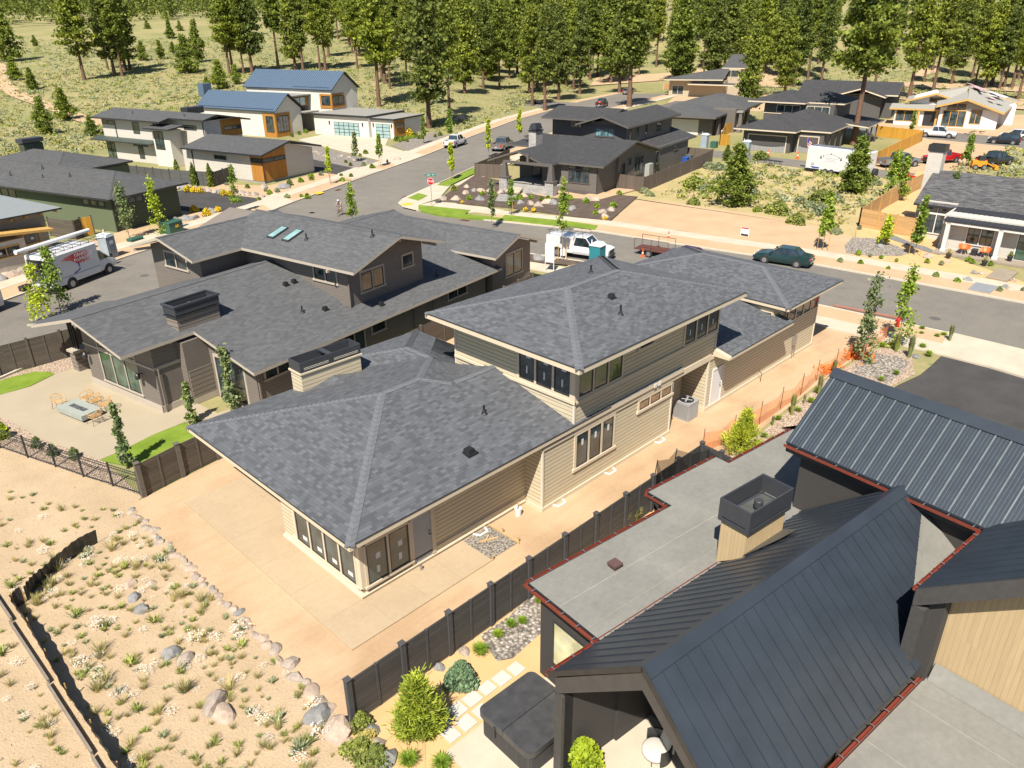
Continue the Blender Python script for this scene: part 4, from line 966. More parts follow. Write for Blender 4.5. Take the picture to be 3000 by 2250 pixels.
def white_cedar_house():
    th = thing('white_cedar_house', 'white house of two storeys with charcoal shed gables and an orange cedar corner', 'house', (50.06,94.05,0), 15)
    w = MB()
    w.prism([(0,0),(4.3,0),(9.3,0),(9.3,15),(4.3,15),(0,15)], .25, [3.55,4.6,3.45,3.45,4.6,3.55])
    w.prism([(3.7,24.7),(12,24.7),(12,37),(3.7,37)], 0, 6.0)
    w.prism([(5.2,16.2),(12,16.2),(12,24.8),(5.2,24.8)], 0, 6.4); w.box(3.0, 6, 21.1, 24.7, 0, 5.15)
    w.build('wall', m_whitelap, th)
    q = MB(); q.box(2.97,3.0,21.1,24.7,0,5.1); q.box(2.97,5.15,21.07,21.1,0,5.1); q.build('panel_wall', m_whitepanel, th)
    f = MB(); f.box(.02,9.28,.02,15,-.5,.25); f.build('foundation', plain('grey_foundation',(.35,.33,.3),.9), th)
    c = MB(); c.prism([(-.03,-.03),(4.15,-.03),(4.15,.2),(-.03,.2)], .28, [3.45,4.5,4.5,3.45]); c.box(-.03,.2,.2,2.12,.28,3.5); c.build('cedar_corner', m_cedar, th)
    k = MB(); k.box(8.2,12.05,16.15,16.3,3.9,6.3); k.build('cedar_panel', m_cedar, th)
    r = MB(); p = .226
    r.slab([(-1,-1,3.78),(4.3,-1,4.98),(4.3,14.1,4.98),(-1,14.1,3.78)], .22, 0, 1); r.slab([(10.2,-1,3.65),(4.3,-1,4.98),(4.3,14.1,4.98),(10.2,14.1,3.65)], .22, 0, 1)
    r.build('garage_roof', [m_sh_slate, m_black], th)
    r = MB()
    r.slab([(2.6,22.2,6.3),(6.9,22.2,7.25),(6.9,37.8,7.25),(2.6,37.8,6.3)], .22, 0, 1)
    r.slab([(4.3,15.1,6.68),(6.9,15.1,7.25),(6.9,22.2,7.25),(4.3,22.2,6.68)], .22, 0, 1)
    r.slab([(13,15.1,6.1),(6.9,15.1,7.25),(6.9,37.8,7.25),(13,37.8,6.1)], .22, 0, 1)
    r.build('upper_roof', [m_sh_slate, m_black], th)
    r = MB(); r.slab([(1.9,19.8,5.45),(4.6,19.8,5.75),(4.6,25.2,5.75),(1.9,25.2,5.45)], .2, 0, 1); r.build('stair_roof', [m_sh_slate, m_black], th)
    r = MB(); r.slab([(2.4,24.8,3.05),(3.8,24.8,3.45),(3.8,38.6,3.45),(2.4,38.6,3.05)], .15, 0, 1); PL = [(2.4,38.6,3.06),(2.4,24.8,3.06),(3.8,24.8,3.46),(3.8,38.6,3.46)]
    seams(r, PL, .5, 0, .04, .06); r.build('metal_awning', [plain('silver_green_metal',(.13,.16,.14),.4,.4), m_black], th)
    kw = dict(tm=m_black, fm=m_black, trim=.03, sill=False)
    window(th, (0,8.8), (0,6.6), 2.55, 3.0, 1, **kw); window(th, (-.03,2.0), (-.03,.1), 2.6, 3.1, 1, **kw); window(th, (.1,-.03), (4.05,-.03), 2.6, 3.1, 2, **kw)
    window(th, (2.97,24.3), (2.97,22.4), 2.4, 4.9, 2, **kw); window(th, (5.2,20.4), (5.2,17.8), 5.1, 5.7, 1, **kw); window(th, (3.7,29.8), (3.7,28.4), 4.2, 5.8, 1, **kw); window(th, (3.7,36.8), (3.7,34.2), 5.2, 5.8, 2, **kw)
    window(th, (3.7,30.5), (3.7,27.2), 2.4, 2.85, 1, **kw); window(th, (3.7,29.5), (3.7,28.4), .6, 2.35, 1, **kw); window(th, (3.7,36.9), (3.7,35), .2, 3.0, 2, gm=m_glass_green, **kw); window(th, (8.7,16.15), (11.9,16.15), 4.8, 5.3, 2, **kw)
    for x, y, z0, z1 in ((-.06,-.06,.2,3.5),(-.06,13.1,.2,3.5),(5.1,16.3,4.5,6.3),(3.6,25,0,3.1),(3.6,24.9,3.5,6),(3.6,33.8,3.4,6)):
        d = MB(); d.tube((x,y,z0),(x,y,z1),.06,n=6); d.build('downspout', m_black, th)
    outlookers(th, [((4.3,-.95,4.75),(4.3,0,4.75)),((6.9,15.2,6.95),(6.9,16.2,6.95)),((1.2,-.9,4.05),(1.2,0,4.05)),((9.0,-.9,3.8),(9.0,0,3.8))], m_bare, s=.14)
    roof_pipe(th, 5, 31, 6.8, .4); roof_pipe(th, 5.3, 20, 6.85, .4)
    c = MB(); c.box(8,11,22.5,24,6.8,7.7); c.build('chimney_shroud', m_black, th)
white_cedar_house()

def farmhouse():
    th = thing('white_farmhouse', 'white farmhouse with two blue grey metal gables and a frosted panel garage', 'house', (87.48,115.04,0), 16)
    w = MB()
    gable_wall(w, -7.9, -1.0, 20.5, 39.5, -.3, 4.5, .73, 'y'); gable_wall(w, 4.5, 12.3, 17.6, 39.5, -.3, 7.4, .73, 'y')
    w.box(-1.2, 4.6, 26, 30, 0, 3.4); w.box(4.0,4.5,21.8,26,0,3.3)
    w.box(0, 9, .1, 5, -.1, 3.15); w.box(-.8, 10, 5, 17.7, -.1, 3.45)
    w.build('wall', m_whitepanel, th)
    r = MB(); e1 = add_gable(r, -8.3, -.6, 19.9, 40.2, 4.55, .73, 'y', .16); r.build('front_roof', [m_bluemetal, m_black], th)
    xm, ze = -4.45, 4.55; zr = ze+3.85*.73
    s = MB(); seams(s, [(-8.3,40.2,ze),(-8.3,19.9,ze),(xm,19.9,zr),(xm,40.2,zr)], .5, 0, .05, .07); s.bar((-8.0,39.5,ze+.3),(-8.0,20.5,ze+.3),.05,.12); s.build('front_roof_seams', m_blueseam, th)
    r = MB(); e2 = add_gable(r, 4.2, 12.7, 17.1, 40.2, 7.35, .73, 'y', .16); r.build('rear_roof', [m_bluemetal, m_black], th)
    xm, ze = 8.45, 7.35; zr = ze+4.25*.73
    s = MB(); seams(s, [(4.2,40.2,ze),(4.2,17.1,ze),(xm,17.1,zr),(xm,40.2,zr)], .5, 0, .05, .07); s.bar((4.6,27,ze+.35),(4.6,18,ze+.35),.05,.12); s.build('rear_roof_seams', m_blueseam, th)
    fr = MB(); fr.box(-.2,4.5,21,30.4,3.3,3.55); fr.box(-.3,9.3,-.3,5.2,3.15,3.35); fr.box(-1.2,10.4,5.0,18.2,3.45,3.7); fr.build('flat_roof', [m_flatroof], th)
    ed = MB(); ed.box(-.34,9.34,-.34,-.3,3.1,3.4); ed.box(-.34,-.3,-.3,5.0,3.1,3.4); ed.box(-1.24,-1.2,5.0,18.2,3.4,3.75); ed.box(-1.24,10.4,4.96,5.0,3.4,3.75); ed.build('roof_edge', m_black, th)
    c = MB(); c.box(-.6,4.2,23.4,33,4.4,6.3); c.build('cedar_link', m_cedar, th)
    c = MB(); c.box(-1.0,5.0,22.6,33.8,6.3,6.5,0); c.build('link_roof', m_flatroof, th)
    window(th, (.6,23.4), (3.6,23.4), 4.5, 6.0, 2, .05, tm=m_black, fm=m_black, gm=m_frost, sill=False)
    # cedar bay at the front gable corner
    c = MB(); c.box(-8.0,-4.2,20.38,20.5,-.1,4.1); c.box(-8.03,-7.9,20.5,23.4,-.1,4.1); c.build('cedar_bay', m_cedar, th)
    kw = dict(tm=m_black, fm=m_black, sill=False, trim=.05)
    window(th, (-8.03,22.6), (-8.03,20.9), .9, 3.6, 1, cross=((.5,),(.25,)), **kw); window(th, (-7.6,20.38), (-4.7,20.38), .9, 3.6, 2, cross=((.5,),(.3,.6)), **kw)
    c = MB(); c.box(4.4,4.5,17.55,20.4,4.0,6.6); c.box(4.4,8.2,17.45,17.6,4.0,6.6); c.build('cedar_bay', m_cedar, th)
    window(th, (4.4,19.9), (4.4,17.9), 4.6, 6.2, 1, cross=((.5,),(.25,)), **kw); window(th, (4.7,17.45), (7.9,17.45), 4.6, 6.2, 2, cross=((.5,),(.3,)), **kw)
    def gdoor(y0, y1, x, n, rows):
        mb = MB(); mb.box(x-.05, x+.05, y0, y1, 0, 2.4); o = mb.build('garage_door', m_black, th)
        pn = MB(); w_ = (y1-y0)/n; hh = 2.4/rows
        for i in range(n):
            for j in range(rows): pn.face([(x-.06,y1-i*w_-.07,j*hh+.05),(x-.06,y1-(i+1)*w_+.07,j*hh+.05),(x-.06,y1-(i+1)*w_+.07,(j+1)*hh-.05),(x-.06,y1-i*w_-.07,(j+1)*hh-.05)])
        pn.build('pane', m_frost, o)
    gdoor(7.2, 13.0, -.8, 5, 4); gdoor(.9, 4.0, 0, 2, 4)
    for x, y in ((-.85,14),(-.85,6.3),(-.05,4.5),(-.05,.45)):
        l = MB(); l.box(x-.12,x,y-.1,y+.1,1.9,2.5); l.build('wall_lamp', m_black, th)
    c = MB(); c.box(.2,3.4,.07,.12,.1,3.0); c.build('cedar_panel', m_cedar, th); window(th, (.8,.06), (3.0,.06), 1.6, 2.6, 2, .05, tm=m_cedar, fm=m_black, sill=False)
    c = MB(); c.box(-1.3,-1.0,20.9,22.6,0,2.6); c.box(-1.0,-.95,22.6,26,0,2.7); c.build('cedar_door', m_cedar, th)
    c = MB(); c.box(-5,-3,41,42.5,6.0,8.4); c.build('chimney_shroud', m_bluemetal, th)
farmhouse()

def craftsman():
    th = thing('craftsman_house', 'brown grey craftsman house with stone porch piers and charcoal gabled roofs', 'house', (73.16,57.47,0), 11.5)
    w = MB()
    w.prism([(.6,0),(4.9,0),(4.9,8),(.6,8)], 0, 3.7); w.box(0,.6,0,4.95,0,3.3)
    w.prism([(4.9,-.3),(9.0,-.3),(16.5,-.3),(16.5,9),(9,9),(4.9,9)], 0, [3.95,4.95,3.5,3.5,4.95,3.95]); w.box(2.5,10,5,12.5,0,3.3)
    w.box(16,29,0,10,0,3.4)
    w.prism([(13.5,2.8),(13.5,5.9),(13.5,9.6),(28.5,9.6),(28.5,5.9),(28.5,2.8)], 3, [6.2,7.0,6.2,6.2,7.0,6.2]); w.box(19.5,27,9,17.5,0,6.3)
    w.build('wall', m_craft, th)
    w = MB(); w.box(13.46,13.5,2.8,9.6,3.5,6.4); w.box(19.46,19.5,9.6,17.5,3.5,6.3); w.build('painted_gable_shade', m_charcoal, th)  # charcoal sheets over the walls put the gable shade into colour
    fd = MB(); fd.box(-.05,.6,-.05,5,0,.45); fd.box(.6,4.85,-.05,0,0,.45); fd.build('base_trim', m_crafttrim, th)
    mt = [m_sh_dark, m_crafttrim, m_crafttrim]
    r = MB(); T=.2
    # main roof: front slope, big cross gable facing the camera's right
    r.slab([(-.6,-1.0,3.55),(-.6,5.6,3.55),(8.6,9.5,5.4),(8.6,-1.0,5.4)], T, 0, 1, 2)
    r.slab([(16.6,-1.0,3.45),(16.6,10,3.45),(8.6,10,5.4),(8.6,-1.0,5.4)], T, 0, 1, 2)
    r.slab([(-.6,5.3,3.5),(-.6,9.6,3.55),(8.4,9.6,5.35),(8.4,5.3,5.35)], T, 0, 1, 2)
    # porch gable
    r.slab([(-3.2,5.0,3.52),(6,5.0,3.52),(11,9.3,4.95),(-3.2,9.3,4.95)], T, 0, 1, 2); r.slab([(-3.2,13.6,3.52),(11,13.6,3.52),(11,9.3,4.95),(-3.2,9.3,4.95)], T, 0, 1, 2)
    r.slab([(18,-.2,3.3),(31.8,-.2,3.3),(31.8,4,4.4),(18,4,4.4)], T, 0, 1, 2)
    r.slab([(10.5,16,3.3),(20,16,3.3),(20,20,3.3),(10.5,20,3.3)], T, 0, 1, 2); r.slab([(10.2,12,3.35),(20,12,3.35),(18,19,4.1),(14,19,4.1)], T, 0, 1, 2)
    r.build('lower_roof', mt, th)
    u = MB(); add_gable(u, 12.2, 30.5, 2.0, 9.8, 6.4, .3, 'x', T); add_gable(u, 17.8, 28.5, 8, 18.5, 6.3, .22, 'y', T); u.build('upper_roof', mt, th)
    # porch piers
    for y in (4.4, 10.9):
        q = MB(); q.box(-3.9,-2.9,y-.55,y+.55,0,1.75); pr = q.build('stone_pier', m_stone, th)
        q = MB(); q.box(-4.0,-2.8,y-.65,y+.65,1.75,1.85); q.build('cap', m_crafttrim, pr)
        q = MB(); q.hexa([(-3.75,y-.4,1.85),(-3.05,y-.4,1.85),(-3.05,y+.4,1.85),(-3.75,y+.4,1.85),(-3.6,y-.22,3.5),(-3.2,y-.22,3.5),(-3.2,y+.22,3.5),(-3.6,y+.22,3.5)]); q.build('tapered_post', m_crafttrim, pr)
    b = MB(); b.box(-3.5,-3.3,4.2,11.1,3.45,3.75); b.box(-3.45,-3.3,7.5,7.8,3.75,4.7); b.build('porch_beam', m_crafttrim, th)
    fl = MB(); fl.box(-3.2,2.5,5,11.5,0,.75); fl.box(-3.5,-3.2,5,8.3,0,.85); fl.build('porch_floor', m_stone, th)
    for i, (a_, z) in enumerate(((-3.6,.62),(-3.95,.44),(-4.3,.28))):
        s = MB(); s.box(a_,a_+.36,8.4,10.3,z-.16,z); s.build('porch_step', m_conc, th)
    kw = dict(tm=m_crafttrim, fm=m_black, trim=.09)
    window(th, (0,3.9), (0,1.15), 1.3, 2.75, 3, cross=((.5,),(.5,)), **kw); window(th, (0,3.9), (0,1.15), 2.85, 3.3, 3, cross=((.5,),()), sill=False, **kw)
    window(th, (13.46,7.3), (13.46,4.6), 4.9, 5.9, 3, cross=((.5,),(.6,)), gm=m_glass_blue, **kw); window(th, (19.46,14.5), (19.46,12), 5.0, 5.9, 2, **kw)
    window(th, (9.7,-.3), (12.3,-.3), .9, 3.3, 3, cross=((),(.7,)), **kw); window(th, (6.0,-.3), (6.8,-.3), .9, 2.9, 1, **kw); window(th, (7.8,-.3), (8.6,-.3), 2.5, 3.2, 1, **kw)
    window(th, (2.5,10.6), (2.5,8.2), .8, 3.0, 2, cross=((.5,),(.3,.6)), **kw)
    for x0, x1 in ((16.6,17.3),(19.5,20.2),(23.5,25),): window(th, (x0,2.8), (x1,2.8), 4.6, 6.0, 1 if x1-x0 < 1 else 2, **kw)
    window(th, (14.3,2.8), (15.1,2.8), 4.0, 6.0, 1, **kw); window(th, (17.3,0), (18.2,0), 1, 2.8, 1, **kw); window(th, (23.5,0), (25,0), 2.3, 2.9, 2, **kw)
    c = MB(); c.box(6.0,7.7,12.2,13.3,3,5.9); ch = c.build('chimney', m_stone, th)
    c = MB(); c.box(5.9,7.8,12.1,13.4,5.9,6.05); c.hexa([(6,12.2,6.15),(7.7,12.2,6.15),(7.7,13.3,6.15),(6,13.3,6.15),(6.2,12.4,6.85),(7.5,12.4,6.85),(7.5,13.1,6.85),(6.2,13.1,6.85)]); c.build('chimney_cap', m_black, ch)
    bx = MB(); bx.box(12.9,14.2,-1.0,-.35,0,1.9); bx.build('utility_cabinet', plain('cabinet',(.4,.4,.38),.6), th)
    outlookers(th, [((-3.1,9.3,4.7),(-2.2,9.3,4.7)),((12.3,5.9,7.3),(13.4,5.9,7.3)),((8.6,-.95,5.15),(8.6,-.3,5.15)),((16.3,-.95,3.3),(16.3,-.3,3.3))], m_crafttrim, s=.14)
    d = MB(); d.tube((-.06,.05,.1),(-.06,.05,3.3),.05,n=6); d.build('downspout', m_black, th)
craftsman()

def dark_house():
    th = thing('charcoal_house', 'charcoal two storey house with hip roofs and wrapped garage doors behind the white trailer', 'house', (117.16,62.92,0), 9)
    w = MB(); w.box(0,12,-7.5,0,0,3.0); w.box(1.8,14,-12,-7.5,0,3.0); w.box(13.5,24,-10,1.6,0,6.0); w.build('wall', m_charcoal, th)
    w = MB(); w.box(2.5,12,-12.05,-12,0,2.9); w.build('tan_side_wall', m_craft, th)
    r = MB(); h1, g1 = add_hip(r, -1.2, 14, -8.5, 1.3, 3.35, .36, .2); h2, g2 = add_hip(r, 1.5, 18, -13, 0, 3.34, .36, .2); r.slab([(12,-16,3.2),(24,-16,3.2),(24,-9,3.9),(12,-9,3.9)], .2, 0, 1)
    r.build('lower_roof', [m_sh_dark, m_trim, m_trim], th)
    u = MB(); add_hip(u, 12.3, 25, -5.5, 4.2, 6.3, .3, .2); add_hip(u, 14.5, 25.5, -11.2, 1, 6.29, .3, .2); u.build('upper_roof', [m_sh_dark, m_trim, m_trim], th)
    kw = dict(tm=m_trim, fm=m_black, trim=.09, sill=False)
    window(th, (13.5,-.6), (13.5,-4.4), 4.6, 5.7, 3, **kw); window(th, (13.5,-5.6), (13.5,-9.2), 4.6, 5.7, 3, **kw)
    t = MB(); t.box(13.42,13.5,-10,1.6,4.3,4.42); t.build('trim_band', m_trim, th)
    for x, y0, y1 in ((0,-6.8,-.9),(1.8,-11.2,-8.3)):
        d = MB(); d.box(x-.03,x,y0,y1,.9,2.4); o = d.build('garage_door', plain('dark_garage_door',(.06,.057,.055),.7), th)
        d = MB(); d.box(x-.06,x,y0-.15,y0,0,2.55); d.box(x-.06,x,y1,y1+.15,0,2.55); d.box(x-.06,x,y0,y1,2.4,2.55); d.build('door_trim', m_trim, o)
        d = MB(); n = 24
        for i in range(n):
            a_, b_ = y0+(y1-y0)*i/n, y0+(y1-y0)*(i+1)/n; f = lambda t: 1.0-.25*math.sin(math.pi*t)
            k0, k1 = .1+.05*(i % 2), .1+.05*((i+1) % 2)
            d.face([(x-k1,b_,0),(x-k0,a_,0),(x-k0,a_,f(i/n)),(x-k1,b_,f((i+1)/n))][::-1])
        d.build('plastic_sheeting', plain('plastic_sheet',(.33,.33,.33),.4), o)
    for x in (2.5,6,9.5,12.5,16,20):
        p_ = MB(); p_.box(x,x+.2,-15.8 if x > 12 else -12.8,-15.6 if x > 12 else -12.6,0,3.2); p_.build('porch_post', m_charcoal, th)
    roof_pipe(th, 17, -2, 7.2, .3)
dark_house()

def unfinished_house():
    th = thing('unfinished_gable_house', 'unfinished white wrapped house with bare timber gable edges and pink scraps on its roof', 'house', (166.78,53.85,0), 16)
    w = MB()
    w.box(0,10,-4.2,3.5,0,3.0); w.prism([(-1.0,-14),(-1.0,-9),(-1.0,-4.2),(12,-4.2),(12,-9),(12,-14)], 0, [3.3,5.0,3.6,3.6,5.0,3.3]); w.box(8,20,-17,1,0,3.6)
    w.prism([(5,-7),(5,-2.5),(5,1.5),(14,1.5),(14,-2.5),(14,-7)], 2.5, [4.3,5.6,4.3,4.3,5.6,4.3])
    w.build('wall', m_wrap, th)
    m_deck = plain('roof_underlay', (.36,.35,.31), .85, var=.08)
    r = MB(); mt = [m_deck, m_bare, m_bare]
    r.slab([(-2.2,-14.8,3.1),(-2.2,-8.4,5.3),(12,-8.4,6.6),(16,-17.5,3.6)], .35, 0, 1); r.slab([(-2.2,-3.4,3.9),(-2.2,-8.4,5.3),(8,-8.4,5.9),(8,-3.4,4.4)], .35, 0, 1)
    r.slab([(3.8,2.2,4.2),(3.8,-3,5.7),(14,-8.4,6.6),(14,2.2,4.2)], .35, 0, 1); r.slab([(3.8,-3,5.7),(3.8,-7.5,4.3),(12,-8.4,6.6)], .35, 0, 1)
    r.slab([(12,-8.4,6.6),(22,-9,6.2),(26,-18,3.2),(14,-17.6,3.6)], .3, 0, 1); r.slab([(-.6,4.6,3.1),(-.6,-5.2,3.1),(5,-5.2,3.5),(5,4.6,3.5)], .3, 0, 1)
    r.build('roof', mt, th)
    kw = dict(tm=m_bare, fm=m_black, trim=.12, sill=False)
    window(th, (-1.0,-4.9), (-1.0,-8.6), .3, 3.0, 3, **kw); window(th, (-1.0,-5.4), (-1.0,-8.4), 3.2, 4.3, 2, **kw); window(th, (-1.0,-9.5), (-1.0,-11.2), .9, 3.3, 2, **kw)
    window(th, (0,3.2), (0,.3), .8, 2.7, 2, **kw); window(th, (5,-2.0), (5,-5.5), 4.0, 4.7, 1, **kw)
    d = MB(); d.box(-.03,.0,-3.6,-1.6,0,2.7); d.build('doorway', m_black, th)
    for y in (-4.0,-.9):
        d = MB(); d.box(-.5,-.1,y,y+.35,0,3.0); d.build('timber_post', m_bare, th)
    random.seed(5)
    for i in range(14):
        x, y = random.uniform(2,16), random.uniform(-14,-8.8); z = 6.75+.05*(x-12 if x < 12 else 12-x)-(abs(y+8.4))*.32 + .12
        d = MB(); a_ = random.random()*3; l, ww = random.uniform(.5,1.8), random.uniform(.3,.9); c_, s_ = math.cos(a_), math.sin(a_)
        d.hexa([(x+p*c_-q*s_, y+p*s_+q*c_, z+zz-(q*c_+p*s_)*-.3) for zz in (0,.08) for p, q in ((-l,-ww),(l,-ww),(l,ww),(-l,ww))]); d.build('roofing_scrap', [m_pinkscrap, m_wrap, m_deck][i % 3], th)
m_pinkscrap = plain('pink_scrap', (.7,.42,.45), .7, var=.1)
unfinished_house()

m_porchmetal = plain('navy_black_metal', (.03,.032,.038), .75, 0, .1, spec=.15)
def porch_house():
    th = thing('porch_house', 'white house with black metal porch roof, orange chairs and a tall white chimney', 'house', (73.5,18.97,0), 3)
    w = MB(); w.prism([(2.0,1.0),(2.0,-12),(14,-12),(14,1.0)], 0, 3.2); w.prism([(5.6,4.0),(5.6,.9),(9,.9),(14,.9),(14,4.0),(9,4.0)], 0, [3.5,3.5,3.6,3.5,3.5,3.6]); w.build('wall', m_whitelap, th)
    r = MB(); zf = lambda x: 3.75+(x-6.2)*.62
    r.slab([(5.2,4.55,3.2),(5.2,-14,3.2),(10.2,-14,5.6),(10.2,4.55,5.6)], .2, 0, 1); r.slab([(15.5,4.55,3.2),(15.5,-14,3.2),(10.2,-14,5.6),(10.2,4.55,5.6)], .2, 0, 1)
    r.build('main_roof', [m_sh_dk2, m_black], th)
    r = MB(); PL = [(.9,.75,2.95),(.9,-14,2.95),(5.25,-14,3.35),(5.25,.75,3.35)]; r.slab(PL, .14, 0, 0); seams(r, [PL[0],PL[1],PL[2],PL[3]], .42, 0, .04, .05); r.build('porch_roof', m_porchmetal, th)
    fl = MB(); fl.box(.3,2.0,-14,1.0,0,.18); fl.build('porch_floor', plain('porch_slab',(.34,.28,.22),.9), th)
    for y in (.35,-3.75,-9): 
        p_ = MB(); p_.box(.95,1.3,y-.17,y+.17,.18,2.8); p_.box(.9,1.35,y-.22,y+.22,.18,.4); p_.build('porch_post', m_trim_white, th)
    b = MB(); b.box(.95,1.25,-14,.6,2.6,2.82); b.build('porch_beam', m_trim_white, th)
    kw = dict(tm=m_trim_white, fm=m_black, trim=.1)
    window(th, (2,-1.1), (2,-3.1), .95, 2.35, 2, cross=((.5,),(.6,)), **kw); window(th, (5.6,3.4), (5.6,1.5), .6, 2.3, 2, cross=((.5,),(.33,.66)), **kw); window(th, (5.6,3.4), (5.6,1.5), 2.5, 3.1, 2, sill=False, **kw)
    window(th, (2,-5.0), (2,-8.0), .2, 2.5, 3, gm=m_glass_green, **kw); 
    d = MB(); d.tube((5.5,4.1,0),(5.5,4.1,3.1),.05,n=6); d.build('downspout', m_black, th)
    c = MB(); c.box(9.7,11.0,4.0,5.3,0,7.3); ch = c.build('chimney', m_whitelap, th)
    c = MB()
    for q4 in ((9.6,11.1,3.9,4.0),(9.6,11.1,5.3,5.4),(9.6,9.7,4.0,5.3),(11.0,11.1,4.0,5.3)): c.box(*q4, 7.35, 7.95)
    c.build('chimney_shroud', m_black, ch)
    for i, ch_ in enumerate('2741'): pass
m_sh_dk2 = shingle('shingles_mottled', (.10,.10,.105), .35, .14, .5)
porch_house()

def grey_house(): 
    th = thing('grey_taper_house', 'grey house with stepped low hip roofs and tapered porch columns behind the craftsman house', 'house', (126,75,0), 16)
    w = MB(); w.box(2,13,-.5,10,0,3.2); w.box(8,20,-3.0,12,0,4.0); w.build('wall', m_craft, th)
    r = MB(); add_hip(r, 0, 12, -1.5, 12, 3.35, .25, .3); add_hip(r, 10, 26, -4.5, 10, 4.1, .25, .3); r.build('roof', [m_sh_slate, m_crafttrim, m_crafttrim], th)
    r = MB(); r.box(8.5,14,-4.2,-1,3.4,3.7); r.build('flat_roof', m_flatroof, th)
    for x, y in ((4,-1.0),(9,-3.8),(13.5,-3.8)):
        q = MB(); q.hexa([(x-.7,y-.4,0),(x+.7,y-.4,0),(x+.7,y+.4,0),(x-.7,y+.4,0),(x-.35,y-.25,3.3),(x+.35,y-.25,3.3),(x+.35,y+.25,3.3),(x-.35,y+.25,3.3)]); q.build('tapered_column', m_craft, th)
    kw = dict(tm=m_trim, fm=m_black, trim=.08)
    window(th, (5.2,-.5), (6.8,-.5), 1.2, 2.5, 1, **kw); window(th, (10.2,-3.0), (12,-3.0), .8, 2.8, 2, **kw); window(th, (15,-3.0), (17,-3.0), .8, 2.8, 2, **kw)
    d = MB(); d.box(1.95,2.0,2,7,0,2.6); d.build('garage_door', m_whitepanel, th)
grey_house()

def left_unfinished():
    th = thing('sheathed_house', 'unfinished pale sheathed house with taped paper windows behind the plumbing van', 'house', (19.3,76.7,0), 15)
    w = MB(); w.prism([(0,0),(-5,0),(-5,10),(0,10)], 0, 4.2)
    w.prism([(0,0),(-3,-.0),(-14,0),(-14,10),(0,10)], 0, 4.0)
    w.box(-14,-2.8,-1.2,0,0,2.6); w.build('wall', m_osb, th)
    r = MB(); r.slab([(1.2,-1.0,4.35),(-16,-1.0,4.6),(-16,7,5.4),(-1.0,6.0,5.4)], .15, 0, 1); r.build('roof', [plain('roof_sheet',(.30,.33,.33),.6,.2,.06), m_black], th)
    r = MB(); r.slab([(-.4,-1.7,2.9),(-.4,.0,3.0),(-7,0,3.7),(-7,-1.7,3.6)], .2, 0, 1); r.slab([(-7,-1.7,3.6),(-7,0,3.7),(-14,0,2.6),(-14,-1.7,2.5)], .2, 0, 1); r.build('porch_roof', [m_bare, m_bare], th)
    kw = dict(tm=m_bare, fm=m_black, trim=.09)
    st = [(.35,.25,.2)]
    window(th, (-2.2,0), (-.9,0), 1.7, 2.5, 1, sticker=st, **kw); window(th, (-7.9,-1.2), (-3.4,-1.2), 1.35, 2.1, 4, sticker=st, **kw)
    for i in range(5):
        b = MB(); x = .7-i*1.3; b.bar((x,-.95,4.1),(x,.1,4.15),.09,.16); b.build('rafter_tail', m_bare, th)
    b = MB(); b.box(-2.8,.02,-.04,0,.9,1.05); b.build('belly_band', m_bare, th)
left_unfinished()

def distant(name, label, loc, yaw, roofs, walls, wm, rm, wins=()):
    th = thing(name, label, 'house', loc, yaw)
    w = MB()
    for q in walls: w.box(*q)
    w.build('wall', wm, th)
    r = MB()
    for q in roofs:
        if q[0] == 'hip': add_hip(r, *q[1:7], .25)
        elif q[0] == 'gable': add_gable(r, *q[1:8], .25)
        else: r.slab(q[1], .25, 0, 1)
    r.build('roof', [rm, m_trim, m_trim], th)
    for a_, b_, z0, z1, n in wins: window(th, a_, b_, z0, z1, n, .12, fm=m_black, sill=False)
    return th
distant('modern_shed_roof_house', 'distant tan modern house with rising shed roofs beyond the grey house', (195,112,0), 16,
    [('s',[(-2,0,4.6),(-2,16,4.3),(5,16,4.6),(5,0,7.4)]),('s',[(4,-4,7.2),(4,2,7.2),(14,2,10.2),(14,-4,10.2)]),('s',[(-3,-3,3.4),(-3,9,3.4),(1,9,3.6),(1,-3,3.6)])],
    [(0,12,0,15,0,4.2),(4,13,-3,2,0,7)], plain('tan_stucco',(.5,.42,.3),.85), m_sh_slate, [((0,8),(0,3),3.0,3.9,2),((0,14),(0,11),.5,2.6,2),((4,1.5),(4,-2.5),5,6.6,2)])
distant('dark_gable_house', 'distant dark roofed house with open gable end and green wrap behind the charcoal house', (172,72,0), 14,
    [('gable',0,14,-12,8,4.6,.3,'y'),('gable',-3,6,-10,0,4.4,.3,'x')], [(1,13,-11.2,7,0,4.6),(-1.5,6,-9.2,-1,0,4.4)], m_charcoal, m_sh_dark)
# ------------------------------------------------------------ vegetation
RS = np.random.RandomState(11)
m_bark = ground_mat('pine_bark', [(.3,(.10,.06,.04)),(.6,(.22,.13,.085)),(.8,(.30,.19,.13))], 2., 9., bmp=.6, dist=.05)
m_bark_grey = plain('grey_bark', (.30,.25,.20), .9, var=.2, nscale=8)
m_pine = leafmat('ponderosa_needles', [(.10,.13,.022),(.165,.20,.03),(.24,.275,.04),(.32,.345,.06)], nscale=.25, trans=.35)
m_pine_dark = leafmat('dark_needles', [(.09,.125,.03),(.15,.18,.04),(.21,.235,.05)], nscale=.25, trans=.35)
m_pine_young = leafmat('young_pine_needles', [(.22,.28,.03),(.38,.43,.05),(.55,.56,.09)], nscale=1.5)
m_pine_mid = leafmat('bushy_pine_needles', [(.12,.16,.025),(.19,.235,.035),(.28,.32,.06)], nscale=.7, trans=.35)
m_leaf = leafmat('street_tree_leaves', [(.13,.20,.03),(.22,.31,.04),(.34,.42,.07)], nscale=1.2, trans=.35)
